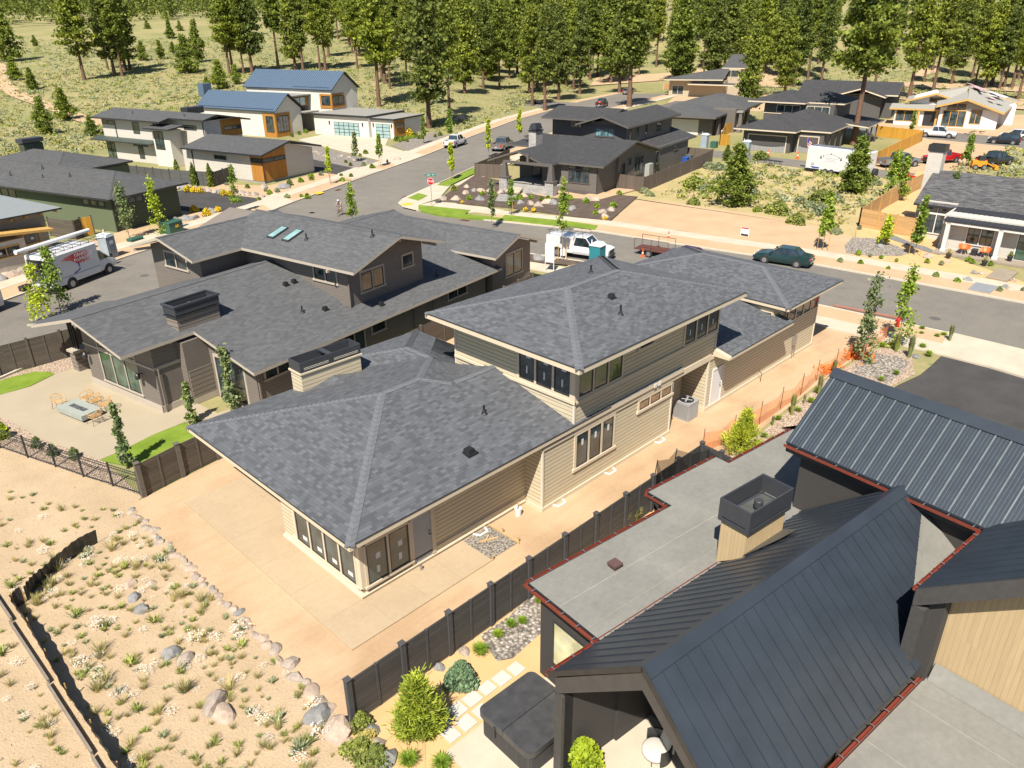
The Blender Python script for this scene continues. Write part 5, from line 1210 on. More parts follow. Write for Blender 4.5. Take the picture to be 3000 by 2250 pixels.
m_leaf_lime = leafmat('lime_leaves', [(.28,.36,.02),(.42,.50,.03),(.55,.60,.06)], nscale=1.5, trans=.35)
m_leaf_dull = leafmat('aspen_leaves', [(.12,.16,.06),(.20,.25,.10),(.32,.36,.17)], nscale=1.2, trans=.35)
m_sagebrush = leafmat('sagebrush', [(.16,.185,.095),(.24,.265,.15),(.33,.345,.21)], nscale=1., trans=.1)
m_bitter = leafmat('bitterbrush', [(.12,.15,.03),(.19,.22,.05),(.28,.29,.08)], nscale=1., trans=.1)
m_weed = leafmat('slope_weeds', [(.16,.19,.05),(.24,.27,.08),(.34,.34,.13)], nscale=1., trans=.15)
m_tuft = leafmat('green_grass_tuft', [(.14,.22,.02),(.24,.34,.03),(.34,.44,.06)], nscale=2, trans=.3)
m_drytuft = leafmat('dry_grass_tuft', [(.36,.31,.11),(.50,.42,.17),(.62,.52,.26)], nscale=2, trans=.3)
m_drymeadow = leafmat('meadow_dry_grass', [(.24,.23,.09),(.33,.30,.13),(.42,.37,.18)], nscale=2, trans=.2)
m_feather = leafmat('feather_grass', [(.16,.20,.05),(.27,.30,.10),(.42,.36,.22)], nscale=2, trans=.3)
m_bluegreen = leafmat('blue_green_shrub', [(.10,.17,.09),(.17,.26,.14),(.26,.35,.2)], nscale=2, trans=.2)
m_flower = leafmat('white_flowers', [(.6,.56,.5),(.8,.76,.7)], nscale=2, trans=.2)
m_yflower = leafmat('yellow_flowers', [(.6,.42,.02),(.8,.6,.05)], nscale=2, trans=.2)
def quads(C, S, flat=0., stretch=1., up=None):
    """one small leaf quad per centre C (n,3) with size S (n,), random turn"""
    n = len(C); a = RS.normal(size=(n,3)); a /= np.linalg.norm(a, axis=1)[:,None]
    if up is not None: a = a*(1-up)+np.array([0,0,1.])*up; a /= np.linalg.norm(a, axis=1)[:,None]
    b = RS.normal(size=(n,3)); b -= (a*b).sum(1)[:,None]*a; b /= np.linalg.norm(b, axis=1)[:,None]
    a = a*S[:,None]*.5*stretch; b = b*S[:,None]*.5
    V = np.stack([C-a-b*.7, C-a*.2+b, C+a+b*.5, C+a*.4-b], 1).reshape(-1,3)
    return V
def mesh_from_quads(name, V, mat):
    me = bpy.data.meshes.new(name); n = len(V)//4
    me.vertices.add(len(V)); me.vertices.foreach_set('co', V.astype(np.float32).ravel())
    me.loops.add(n*4); me.loops.foreach_set('vertex_index', np.arange(n*4, dtype=np.int32))
    me.polygons.add(n); me.polygons.foreach_set('loop_start', np.arange(n, dtype=np.int32)*4)
    try: me.polygons.foreach_set('loop_total', np.full(n, 4, np.int32))
    except Exception: pass
    me.materials.append(mat); me.update(calc_edges=True); me.validate(); return me
def add_mesh(name, me, parent=None):
    o = bpy.data.objects.new(name, me); col.objects.link(o)
    if parent is not None: o.parent = parent
    return o
def pine_mesh(H, base, Rm, n_br, per, leaf, mat, shape=1.0, seed=0, clump=.5, needle=False):
    global RS
    RS = np.random.RandomState(seed)
    t = np.sort(RS.rand(n_br)); z = base+(H-base)*t
    prof = np.clip((1-t)**(.55*shape)*(.35+.65*np.minimum(1, t*5+.25)), 0.06, 1)
    r = Rm*prof*(.45+.55*RS.rand(n_br)); az = RS.rand(n_br)*6.283
    lob = 1+.25*np.sin(az*2+seed)+.2*np.sin(z*1.3+seed*2); r *= lob
    cs = []
    for i in range(n_br):
        k = max(2, int(per*(.4+.6*r[i]/Rm)))
        f = .35+.65*RS.rand(k)**.6; 
        px = np.stack([np.cos(az[i])*r[i]*f, np.sin(az[i])*r[i]*f, z[i]+r[i]*f*.12+RS.normal(size=k)*.12], 1)
        px += RS.normal(size=(k,3))*clump*np.array([1,1,.45]); cs.append(px)
    top = np.stack([RS.normal(size=14)*.25, RS.normal(size=14)*.25, H-RS.rand(14)*1.3], 1)
    C = np.concatenate(cs+[top]); S = leaf*(.6+.8*RS.rand(len(C)))
    if needle:
        n = len(C); d = C*np.array([1,1,0]); d /= (np.linalg.norm(d,axis=1)[:,None]+.01); d = d*.55+np.array([0,0,.8])+RS.normal(size=(n,3))*.45; d /= np.linalg.norm(d,axis=1)[:,None]; w_ = np.cross(d, RS.normal(size=(n,3))); w_ /= np.linalg.norm(w_,axis=1)[:,None]; d *= (S*1.1)[:,None]; w_ *= (S*.11)[:,None]
        return mesh_from_quads('crown', np.stack([C-w_, C+w_, C+d+w_*.4, C+d-w_*.4], 1).reshape(-1,3), mat)
    return mesh_from_quads('crown', quads(C, S, up=.0), mat)
def trunk_mesh(H, r0, lean=0., branches=0, base=4, seed=0, mat=None):
    rng = random.Random(seed); mb = MB(); pts = []
    n = 7
    for i in range(n): f = i/(n-1); pts.append((lean*f*f+rng.uniform(-.03,.03)*r0*8*f, rng.uniform(-.03,.03)*r0*8*f, H*.96*f))
    for i in range(n-1): mb.tube(pts[i], pts[i+1], r0*(1-.85*i/(n-1))*(1.25 if i == 0 else 1), r0*(1-.85*(i+1)/(n-1)), 8, cap=False)
    for i in range(branches):
        z = base*.75+(H*.9-base*.75)*i/max(1,branches); a = rng.random()*6.28; L = rng.uniform(.8,2.2)*(1-z/H*.6)
        mb.tube((0,0,z), (math.cos(a)*L, math.sin(a)*L, z+L*.15), r0*.16, r0*.04, 4, cap=False)
    me_o = mb.build('trunk', mat or m_bark, None, uv=False, smooth=True); me = me_o.data; bpy.data.objects.remove(me_o); return me
def tree_proto(H, crown, trunk): return (H, crown, trunk)
PINES = []
for i in range(7):
    H = (20,22,19,23,18,21,24)[i]; b = (.26,.34,.2,.4,.14,.3,.36)[i]*H; Rm = (3.7,3.2,4.1,3.4,3.9,3.0,4.2)[i]
    PINES.append((H, pine_mesh(H, b, Rm, 190, 52, .40, [m_pine, m_pine, m_pine_dark][i % 3], (1.,.8,1.1,.9,1.2,.85,.9)[i], 20+i, .42), trunk_mesh(H, .34, .3, 26, b, i)))
BUSHY = [(7, pine_mesh(7, .3, 2.6, 170, 44, .24, m_pine_mid, 1.6, 50+i, .2), trunk_mesh(7, .14, 0, 8, 1, 60+i)) for i in range(3)]
def put_tree(name, label, cat, proto, x, y, h, group=None, z=None, rot=None, wide=1.):
    t = thing(name, label, cat, (x, y, hill(x,y) if z is None else z), 0, group)
    k = h/proto[0]; t.scale = (k*wide, k*wide, k); t.rotation_euler.z = random.random()*6.28 if rot is None else rot
    add_mesh('trunk', proto[2], t); add_mesh('crown', proto[1], t); return t
WOOD = 'ponderosa pines of the wood'
def wood_label(x, y):
    return 'tall ponderosa pine standing in the wood behind the houses'
front = [TL(548,520),TL(700,450),TL(745,492),TL(795,495),TL(815,460),TL(845,455),TL(1490,485),TL(1510,470),TL(1580,478),TL(1635,472),TL(1805,450),TL(1915,450),TL(1965,455),TL(2075,455),TL(2110,455),
 TM(245,690),TM(570,830),TM(690,540),TM(810,500),TM(920,600),TM(1025,590),TM(1315,615),TM(1270,570),TM(1545,610),TM(1610,520),TM(1745,540),TM(1865,695),TM(1455,560),TM(1140,500),TM(1000,500),TM(860,480),TM(2040,430),TM(2190,610),TM(1660,500),TM(1500,480),TM(1210,520),TM(1350,490),
 TR(265,490),TR(130,450),TR(700,560),TR(722,565),TR(810,510),TR(1465,640),TR(1620,600),TR(1740,550),TR(1890,560),TR(1955,575),TR(2050,580),TR(2080,570),TR(2130,575),TR(2170,650),TR(2000,560),TR(1215,720),TR(530,480),TR(600,430),TR(390,440)]
placed = []
FL = {0:'tall leaning pine with a bare trunk alone left of the meadow cluster', 15:'tall pine with a rounded crown behind the white farmhouse garage', 16:'tall pine right of the farmhouse garage at the gravel bed', 26:'very tall pine with a long bare trunk rising beside the street behind the craftsman house', 52:'pine trunk close behind the charcoal house porch'}
for i, p in enumerate(front):
    x, y = GT(p); d = math.hypot(x, y)
    h = {0:25,1:21,15:28,16:26,26:31,43:28,42:28}.get(i, random.uniform(21,27))
    pr = PINES[i % 7]
    put_tree('pine_tree', FL.get(i, 'tall ponderosa pine at the near edge of the wood behind the houses'), 'pine', pr, x, y, h, None if i in FL else 'ponderosa pines along the near edge of the wood', wide=random.uniform(.9,1.15))
    placed.append((x, y))
def far_ok(x, y):
    d = x*cy+y*sy; s = x*rt[0]+y*rt[1]; u = s/d
    if abs(u) > .75: return False
    # clearing of sage meadow on the left, town on the right
    if u < -.22: return d > 400
    if u < -.10: return d > 165+(-.10-u)*500
    if u < .08: return d > 172
    if u < .34: return d > 215
    return d > 250 and random.random() < (.55 if u > .42 else .9)
n = 0; tries = 0
while n < 190 and tries < 9000:
    tries += 1
    d = 150+ (RS.rand()**.75)*250; s = (RS.rand()*2-1)*.74*d
    x = d*cy+s*rt[0]; y = d*sy+s*rt[1]
    if not far_ok(x, y): continue
    if min((x-a)**2+(y-b)**2 for a, b in placed) < 6.5**2: continue
    placed.append((x, y)); n += 1
    put_tree('pine_tree', 'tall ponderosa pine standing among others inside the wood', 'pine', PINES[n % 7], x, y, random.uniform(17,25), WOOD)
# the far wood, one mass
def far_forest():
    global RS
    RS = np.random.RandomState(5); Vs = []
    cnt = 0
    while cnt < 3000:
        d = 330+RS.rand()**1.1*900; u = (RS.rand()*2-1)*.75; s = u*d
        if u < -.2 and d < 410: continue
        if u > .36 and RS.rand() < (.93 if d < 800 else .97): continue
        if u > .15 and RS.rand() < .45: continue
        x = d*cy+s*rt[0]; y = d*sy+s*rt[1]; z0 = hill(x, y); H = RS.uniform(15,24); k = 110 if d < 600 else 44
        t = RS.rand(k); z = z0+2.5+(H-2.5)*t; r = 3.0*(1-t)**.7*RS.rand(k)**.5; a = RS.rand(k)*6.283
        C = np.stack([x+np.cos(a)*r, y+np.sin(a)*r, z], 1); Vs.append(quads(C, RS.uniform(.8,1.5,k)*(1 if d < 600 else 1.5))); cnt += 1
    o = add_mesh('far_forest', mesh_from_quads('far_forest', np.concatenate(Vs), m_pine_dark)); tag(o, 'dense pine forest covering the far plain and slope up to the top of the picture', 'forest', kind='stuff')
far_forest()
# named big pines among the houses
put_tree('pine_tree', 'huge yellow green ponderosa with reddish trunk behind the white trailer', 'pine', PINES[6], *TR(1105,940)[:2], 30, wide=1.15)
put_tree('pine_tree', 'slim drooping pine between the grey house and the charcoal house', 'pine', PINES[4], *TR(415,790)[:2], 18, wide=.8)
sp = [('tl',TL(100,520),6.2,'bushy pine left of the dirt track at the left edge'),('tl',TL(215,580),5.4,'bushy pine on the bend of the dirt track'),('',TL(300,870),6.6,'broad bushy pine above the left black chimney'),('',TL(430,780),6.4,'bushy pine right of the broad one near the dirt track'),('',TL(600,880),3.6,'low bright bushy pine left of the cedar house awning'),('',TL(1045,380),5.8,'small cone shaped pine in the middle of the meadow'),('',TL(1125,345),3.8,'smallest cone shaped pine in the meadow'),('',TL(1220,475),10.5,'slender pine in front of the pale broad pine'),('',TL(1290,400),12.5,'broad pale pine in the meadow left of the tall trunks'),('',TL(1430,575),7,'bushy pine directly behind the farmhouse chimney'),('',TL(1350,610),4.2,'small pine at the left end of the farmhouse roof'),('',TL(1535,545),5,'little pine right of the farmhouse chimney'),('',TL(60,400),19,'dark low branched pine at the far left edge'),
 ('',TL(930,390),6,'small pine at the foot of the pine cluster'),('',TL(230,300),4,'tiny pine near the power pole'),('',TL(1105,250),7,'small pine far out in the meadow'),('',TL(960,210),5,'distant little pine left of the far small ones'),('',TL(1170,215),5,'distant little pine right of the far small ones'),
 ('',TR(330,1335),6.6,'bright bushy pine in the vacant lot across the street'),('',TR(1110,1245),6.4,'airy pine with drooping lower branches beside the white trailer'),('',TR(285,1040),2.2,'small spruce behind the craftsman fence end')]
for i, (_, p, h, lb) in enumerate(sp): x_, y_ = GT(p); put_tree('bushy_pine', lb, 'pine', BUSHY[i % 3], x_, y_, h, wide=(1.25 if h < 12 else .9))
# close conifers in the black house yard
def close_conifer(p, H, Rm, mat, lb, name='young_pine', seed=1, n=230, per=34, leaf=.11):
    me = pine_mesh(H, .12, Rm, n, per*2, leaf*1.5, mat, 1.5, seed, .07, True)
    t = thing(name, lb, 'pine', (p[0],p[1],0)); add_mesh('crown', me, t); add_mesh('trunk', trunk_mesh(H, .07, 0, 6, .3, seed), t); return t
close_conifer(BM(510,1440), 2.15, .78, m_pine_young, 'bright yellow green young pine beside the stepping stones', seed=3)
close_conifer(MR(385,1290), 2.3, 1.0, m_pine_young, 'young pine with upright candles behind the flat grey roof', seed=4, n=110, per=34)
def shrub_mesh(r, h, n, leaf, mat, seed=0, up=.0):
    global RS
    RS = np.random.RandomState(seed+100)
    a = RS.rand(n)*6.283; q = RS.rand(n)**.5; t = RS.rand(n)
    rr = r*np.sqrt(np.clip(1-(t*1.0)**2,0.05,1))*q*(1+.2*np.sin(a*3+seed)); C = np.stack([np.cos(a)*rr, np.sin(a)*rr, h*t*(1-.15*q)+.02], 1)
    return mesh_from_quads('foliage', quads(C, leaf*(.6+.8*RS.rand(n)), up=up, stretch=1.+up), mat)
def tuft_mesh(r, h, n, w, mat, seed=0, spread=1.):
    """grass: thin blades fanning out of one root"""
    rng = np.random.RandomState(seed+7); V = []
    for i in range(n):
        a = rng.rand()*6.283; b = rng.rand()*.25*r; l = h*(.6+.5*rng.rand()); o = r*spread*rng.rand()**.7; x, y = math.cos(a), math.sin(a)
        p0 = np.array([x*b, y*b, 0]); p1 = np.array([x*(b+o*.4), y*(b+o*.4), l*.7]); p2 = np.array([x*(b+o), y*(b+o), l*(1-.3*o/r)]); s = np.array([-y, x, 0])*w
        V += [p0-s, p0+s, p1+s, p1-s, p1-s, p1+s, p2+s*.3, p2-s*.3]
    return mesh_from_quads('blades', np.array(V), mat)
def plant(name, lb, cat, p, me, group=None, s=1.0, z=0., part='foliage'):
    o = add_mesh(name, me); o.location = (p[0], p[1], z); k = s; o.scale = (k,k,k*random.uniform(.9,1.1)); o.rotation_euler.z = random.random()*6.28
    return tag(o, lb, cat, group)
def young_tree(p, H, R_, mat, lb, seed=0, base=.35, stakes=True, leaf=.13, n=900, group=None, z=.1, lean=0.):
    global RS
    RS = np.random.RandomState(seed+300)
    t_ = thing('street_tree', lb, 'tree', (p[0],p[1],z), random.random()*360, group)
    nb = 34; tt = RS.rand(nb); zc = H*(base+(1-base)*tt); az = RS.rand(nb)*6.283; rr = R_*np.clip(1.1-tt,.15,1)*RS.rand(nb)**.6*(.5+.5*np.minimum(1,tt*4+.3))
    cc = np.stack([np.cos(az)*rr, np.sin(az)*rr, zc], 1); ix = RS.randint(0, nb, n)
    C = cc[ix]+RS.normal(size=(n,3))*np.array([R_*.2,R_*.2,R_*.28])
    add_mesh('crown', mesh_from_quads('crown', quads(C, leaf*(.6+.8*RS.rand(n))), mat), t_)
    mb = MB(); mb.tube((0,0,0),(0,0,H*.9),.035,.012,6)
    for i in range(0, nb, 3): mb.tube((0,0,zc[i]-.25),tuple(cc[i]),.012,.005,4)
    mb.build('trunk', m_bark_grey, t_, uv=False)
    if stakes:
        for s in (-1, 1):
            k = MB(); k.tube((s*.45,0,0),(s*.45,0,1.6),.025,n=6); k.tube((s*.45,0,1.3),(0,0,1.35),.01,n=4); k.build('stake', m_bare, t_, uv=False)
    return t_
YT = [
 (MR(1160,690),6.2,.75,m_leaf_dull,'tall thin aspen left of the fire hydrant with a drooping top',.0),(MR(1385,590),5.2,.8,m_leaf,'young tree right beside the red fire hydrant',.05),
 (TR(905,1620),5.2,.55,m_leaf,'slender staked tree behind the green sedan',.3),(TR(1500,1655),5.0,.6,m_leaf,'staked young tree at the verge left of the porch house',.25),(TR(1690,1500),5.6,.8,m_leaf_dull,'aspen with yellowing top against the porch house window',.2),
 (UT(740,1020),7.0,.55,m_leaf,'staked tree on the mulch strip in front of the white utility truck',.42),(TM(1100,1400),3.6,.5,m_leaf,'small staked tree on the lawn strip by the stone steps',.3),(TM(975,1480),4.6,.45,m_leaf_dull,'thin tree rising behind the taupe garage ridge',.3),
 (TM(75,1440),4.2,.6,m_leaf,'leafy young tree by the cyclist',.2),(TM(715,1170),4.6,.45,m_leaf_lime,'lime green staked tree on the lawn verge by the first street',.35),(TM(955,1020),5.4,.5,m_leaf_lime,'columnar lime tree beside the silver pickup',.28),(TM(1155,920),5.6,.5,m_leaf_lime,'columnar lime tree beyond the silver pickup near the chimney',.3),
 (W2(1490,1070),5.2,.6,m_leaf,'young tree at the foot of the first black driveway',.25),(W2(750,1265),5.6,.8,m_leaf_lime,'dense columnar lime tree by the corner of the green house',.08),(W2(455,1300),5.2,.9,m_leaf_dull,'thin olive tree in front of the green house wall',.25),
 (FH(1330,1210),4.6,.45,m_leaf_lime,'lime tree on the verge below the cedar house corner',.35),(FH(1805,1040),4.4,.45,m_leaf,'young tree left of the purple hydrant',.4),(FH(1575,990),4.0,.6,m_leaf_dull,'sparse grey tree on the gravel slope below the frosted garage',.2),(TM(535,930),4.6,.5,m_leaf,'young tree right of the farmhouse steps',.2),(TM(705,880),4.4,.7,m_leaf,'young tree behind the white pickup',.15),
 (ML(395,360),4.6,.9,m_leaf,'green young tree at the gable end of the taupe house next to the yellowing one',.15),(ML(285,420),4.0,.8,m_leaf_lime,'yellowing young tree beyond the taupe house gable',.1),
 (ML(1510,1010),3.6,.5,m_leaf_dull,'slim aspen in front of the taupe house sliding door',.05),(ML(1250,1090),2.3,.3,m_leaf_dull,'small slim aspen at the lawn edge near the new house eave',.05),(ML(830,1370),3.4,.35,m_leaf_dull,'very sparse aspen sapling on the taupe house lawn',.1),
 (TR(1340,1290),5.0,1.1,m_leaf,'leafy trees with red tinges inside the cedar fence corner',.1),(TR(1405,1300),4.6,.8,m_leaf,'second leafy tree close inside the cedar fence corner',.1),(TR(1305,1590),2.6,.6,m_leaf_lime,'bright bushy young tree in the river gravel by the porch house',.1),(TR(1830,1080),4.2,.7,m_leaf,'young tree right of the tall white chimney',.2),
 (TR(1480,860),3.8,.6,m_pine_mid,'narrow evergreen inside the orange board fence',.0),(FH(535,680),4.2,.35,m_leaf_dull,'sparse sapling against the white farmhouse wall',.1)]
for i, (p, H, R_, mat, lb, b) in enumerate(YT): young_tree(p, H, R_, mat, lb, i, b, stakes=i in (2,3,5,6,9,15,16), n=1100 if H > 4 else 800, leaf=.15 if p[0] < 60 else .22, z=.02)
for i, (p, s_) in enumerate(((W2(925,750),4.0),(W2(1080,795),4.2),(W2(1235,805),4.2))):
    me = shrub_mesh(.42, 3.0, 700, .22, m_pine_mid, i); o = thing('columnar_evergreen', ('left','middle','right')[i]+' one of the three columnar evergreens along the dark slat fence', 'evergreen', (p[0],p[1],0)); add_mesh('crown', me, o); k = MB(); k.tube((0,0,0),(0,0,2.6),.04,n=5); k.build('trunk', m_bark_grey, o, uv=False)
# black house yard plants
o = plant('blue_shrub', 'rounded blue green shrub between the fence and the stepping stones', 'shrub', BM(775,1110), shrub_mesh(.52,.95,2600,.08,m_bluegreen,1,.5))
tf = tuft_mesh(.28,.38,260,.008,m_tuft,1)
for i, (p, s_, lb) in enumerate(((BM(900,920),1.15,'large bright grass tuft beside the river gravel'),(BM(1015,810),.8,'grass tuft in the middle of the river gravel strip'),(BM(1098,745),.8,'third grass tuft along the fence in the river gravel'),(BM(1172,725),.75,'fourth grass tuft in the gravel nearest the black wall'),(BM(1280,590),.7,'grass tuft half hidden at the black wall corner'),(BM(435,1640),1.2,'big grass tuft at the bottom edge left of the paving'),(BM(650,1659),1.2,'big grass tuft at the bottom edge below the paving'))):
    plant('grass_tuft', lb, 'grass tuft', p, tf, None, s_, .01)
fg = tuft_mesh(.35,.85,360,.010,m_feather,2,.8)
for i, p in enumerate((BM(1655,200),BM(1745,140),BM(1825,95),BM(1905,55))): plant('feather_grass', 'tall feathery grass clump in the row between dark fence and flat roof', 'grass', p, fg, 'four feathery grasses along the fence', .95, .01)
yl = thing('lime_bush', 'vivid lime leaved bush in front of the black gable porch', 'bush', (*BM(1560,1700)[:2],0)); add_mesh('foliage', shrub_mesh(.55,1.5,1500,.10,m_leaf_lime,3), yl)
k = MB(); k.tube((0,0,0),(0,0,1.0),.03,n=5); k.build('trunk', m_bark_grey, yl, uv=False)
plant('low_shrub', 'straggly green shrub at the near end of the dark fence', 'shrub', BM(130,1390), shrub_mesh(.35,.55,700,.07,m_bitter,5,.3), None)
for p, s_, lb in ((BM(110,1560),1.0,'dry brown and green bush below the fence end'),(BM(220,1620),1.0,'yellow green bush beside the rocks at the bottom edge'),(BM(170,1480),.7,'small dry bush between the rocks below the fence')): plant('low_shrub', lb, 'shrub', p, shrub_mesh(.5,.45,1100,.06,m_bitter if 'green' in lb else m_drytuft,6,.3), None, s_)
ft = tuft_mesh(.3,1.15,300,.012,m_feather,5,.5); tf2 = tuft_mesh(.35,.45,220,.012,m_tuft,6)
NG = [(MR(705,1030),1.0),(MR(880,900),1.0),(MR(975,770),.9),(MR(580,1100),.5),(MR(785,960),.5),(MR(1380,620),1.2),(MR(1465,660),1.3),(MR(1725,560),1.0)]
for i, (p, s_) in enumerate(NG): plant('feather_grass', 'tall plumed grass in the pink gravel strip beside the orange netting' if i < 5 else 'tall plumed grass near the street corner by the red hydrant', 'grass', p, ft, 'plumed grasses along the netting' if i < 5 else 'plumed grasses near the hydrant', s_, .02)
for i, p in enumerate((MR(745,1010),MR(830,950),MR(620,1065),MR(525,1175),MR(590,1210),MR(875,890),MR(1290,590),MR(1285,810),MR(1380,770),MR(1545,510),MR(1550,480),MR(1645,530),MR(1690,520),MR(1550,600),MR(1590,650),MR(1185,670),MR(480,1230))): plant('grass_tuft', 'low green grass tuft in the pink gravel planting strip', 'grass tuft', p, tf2, 'low tufts in the pink gravel strip', random.uniform(.55,.9), .02)
# beds across the street: dotted small shrubs
sb = [shrub_mesh(.35,.5,420,.10,m,9+i) for i, m in enumerate((m_tuft, m_pine_mid, m_yflower, m_sagebrush))]
def dots(pts, kinds, lb, group, smin=.6, smax=1.1, z=.12):
    for p in pts: k_ = random.choice(kinds); plant('garden_shrub', lb[k_] if isinstance(lb, dict) else lb, 'shrub', p, sb[k_], group+((' with yellow flowers' if k_ == 2 else '')), random.uniform(smin, smax), z)
dots([TM(915,1270),TM(990,1275),TM(1155,1300),TM(1230,1295),TM(1300,1305),TM(1480,1300),TM(1800,1265),TM(1585,1320),TM(1760,1350),TM(1645,1395),TM(885,1140),TM(975,1140),TM(1035,1150),TM(730,1240),TM(1655,1350),TM(830,1300),TM(1340,1310)], (0,0,1), 'small green shrub in the dark mulch in front of the craftsman house', 'green shrubs in the dark mulch', .9, 1.4, .14)
dots([TM(1195,1370),TM(1245,1375),TM(785,1325),TM(1710,1430)], (2,), 'yellow flowering clump in the dark mulch bed', 'flowering clumps in the dark mulch', .6, .8, .14)
dots([W2(1985,790),W2(2085,760),W2(2185,720),W2(1860,855),W2(1790,880),W2(1755,850),W2(1955,910),W2(1690,940),W2(1380,790),W2(1580,820),FH(945,1215),FH(1045,1185),FH(1145,1165),FH(1240,1120),FH(820,1280),FH(750,1300),FH(1110,1340),FH(1050,1330),FH(920,1340),FH(1475,1000),FH(1520,1030),FH(1645,1035),FH(1725,1055),FH(1430,1130),FH(1525,1140),FH(1610,935),FH(1660,915),FH(1550,935),FH(1445,1180)], (0,1,3), 'small shrub in the planted yards along the first street', 'small shrubs in the yards along the first street', .7, 1.3, .08)
dots([W2(1010,855),W2(1075,860),W2(1355,890),W2(1070,1045),W2(1190,1085),W2(1295,1045),W2(1130,865),W2(1410,890)], (2,), 'yellow flowering clump by the black driveways', 'clumps by the black driveways', 1.0, 1.6, .1)
dots([FH(2060,800),FH(2020,790),FH(2110,765),FH(2140,750),FH(1960,790),FH(1990,800),TM(505,900),TM(350,910),TM(430,900),TM(470,890),TM(610,890),TM(640,880),FH(960,750),FH(1030,730),FH(1095,715)], (0,1), 'low green shrub on the gravel bank by the farmhouse', 'low shrubs by the farmhouse', .9, 1.7, .08)
dots([MR(1020,45),MR(1150,55),MR(1330,90),MR(1640,140),MR(1780,175),MR(2050,235),PH(145,1140),PH(290,1165),PH(430,1185),PH(620,1225),PH(1370,1480),PH(1900,1590),PH(1110,1420),PH(1790,1270),PH(160,820),PH(330,790),PH(700,870),PH(2195,1600),PH(1510,1215),PH(1560,1245),PH(1180,1265),PH(1000,1240)], (0,3,0), 'tiny green plant in the orange gravel by the porch house', 'tiny plants in the orange gravel', .45, .8, .1)
fb = plant('yellow_bush', 'bright yellow bush at the end wall of the farmhouse garage', 'bush', TM(432,880), sb[2], None, 2.6, .05)
for i, p in enumerate((ML(20,1180),ML(245,1240),ML(350,1290),ML(485,1310),ML(8,1140))): plant('fence_shrub', 'green shrub growing against the black iron fence of the taupe house', 'shrub', p, shrub_mesh(.22,.6,500,.08,m_leaf_dull if i else m_leaf_lime,i), 'shrubs along the iron fence', 1.1 if i else 1.6)
# vacant lot and meadow brush, the big ones one by one
VB = [(TR(70,1225),2.2,1),(TR(150,1240),1.6,0),(TR(620,1385),1.9,1),(TR(740,1450),1.5,1),(TR(900,1310),2.0,1),(TR(985,1310),1.5,0),(TR(890,1390),1.6,0),(TR(960,1480),1.1,1),(TR(990,1515),1.0,0),(TR(500,1035),1.9,1),(TR(450,1260),1.3,0),(TR(75,1325),1.2,1),(TR(1060,1230),1.6,1),(TR(760,1310),1.2,0),(TR(1240,1200),1.3,0),(TR(170,1090),1.5,0),(TR(230,1100),1.6,0),(TR(480,1370),.9,1),(TR(590,1160),.8,1),(TR(820,1345),1.1,0),(TR(30,1110),1.2,0),(TM(1960,1250),1.0,0),(TM(2000,1270),.9,0)]
bsh = [shrub_mesh(.8,.8,1500,.13,m_sagebrush,31,.2), shrub_mesh(.8,.9,1500,.13,m_bitter,32,.2)]
for i, (p, s_, k_) in enumerate(VB): plant('brush_shrub', 'dark green bitterbrush in the vacant lot across the street' if k_ else 'grey green sagebrush in the vacant lot across the street', 'shrub', p, bsh[k_], 'green bitterbrush in the vacant lot' if k_ else 'grey sagebrush in the vacant lot', s_*.8, 0)
def cover(name, lb, n, region, size, mats, leaf, k, seed, cat):
    """ground cover: many low clumps as one object"""
    global RS
    RS = np.random.RandomState(seed); Vs = []; c = 0; tr = 0
    while c < n and tr < n*30:
        tr += 1; p = region(RS)
        if p is None: continue
        r = RS.uniform(*size); a = RS.rand(k)*6.283; q = r*RS.rand(k)**.5; z = hill(p[0],p[1])+r*.8*RS.rand(k)*np.sqrt(np.clip(1-(q/r)**2,0,1))
        Vs.append(quads(np.stack([p[0]+np.cos(a)*q, p[1]+np.sin(a)*q, z], 1), leaf*r*(.6+.8*RS.rand(k)), up=.2)); c += 1
    o = add_mesh(name, mesh_from_quads(name, np.concatenate(Vs), mats)); return tag(o, lb, cat, kind='stuff')
def polyhit(x, y, P):
    c = False; j = len(P)-1
    for i in range(len(P)):
        if (P[i][1] > y) != (P[j][1] > y) and x < (P[j][0]-P[i][0])*(y-P[i][1])/(P[j][1]-P[i][1])+P[i][0]: c = not c
        j = i
    return c
MEADOW = [(8,75),(16,82),(25,87),(30,120),(46,140),(60,150),(72,160),(95,165),(100,140),(98,118),(102,113),(150,140),(165,150),(220,170),(300,260),(240,420),(0,420),(-140,330),(-60,120)]
LOT = [(78,52),(80,40),(78,30),(100,33.5),(106,37),(106,58),(92,56)]
EAST = [(165,75),(210,60),(215,30),(260,-20),(420,40),(420,160),(260,150),(215,130),(205,95)]
LOT2 = [(118,33),(146,32),(140,10),(118,15)]
BIG = [MEADOW, LOT, EAST, LOT2]
LOT_ = LOT
def reg(polys, box):
    def f(rs):
        d = rs.uniform(box[0], box[1]); s = rs.uniform(-.72, .72)*d; x = d*cy+s*rt[0]; y = d*sy+s*rt[1]
        return (x, y) if any(polyhit(x, y, P) for P in polys) else None
    return f
cover('sagebrush_cover', 'grey green sagebrush dotted over the meadow and rough ground behind the houses', 7500, reg(BIG, (75, 440)), (.3,.85), m_sagebrush, .42, 16, 3, 'sagebrush')
cover('bitterbrush_cover', 'darker yellow green brush dotted over the meadow and rough ground', 4000, reg(BIG, (75, 440)), (.3,.9), m_bitter, .42, 16, 4, 'brush')
cover('dry_grass_cover', 'dry yellow grass between the brush of the meadow and vacant lot', 5000, reg(BIG, (75, 260)), (.3,.8), m_drymeadow, .4, 12, 6, 'dry grass')
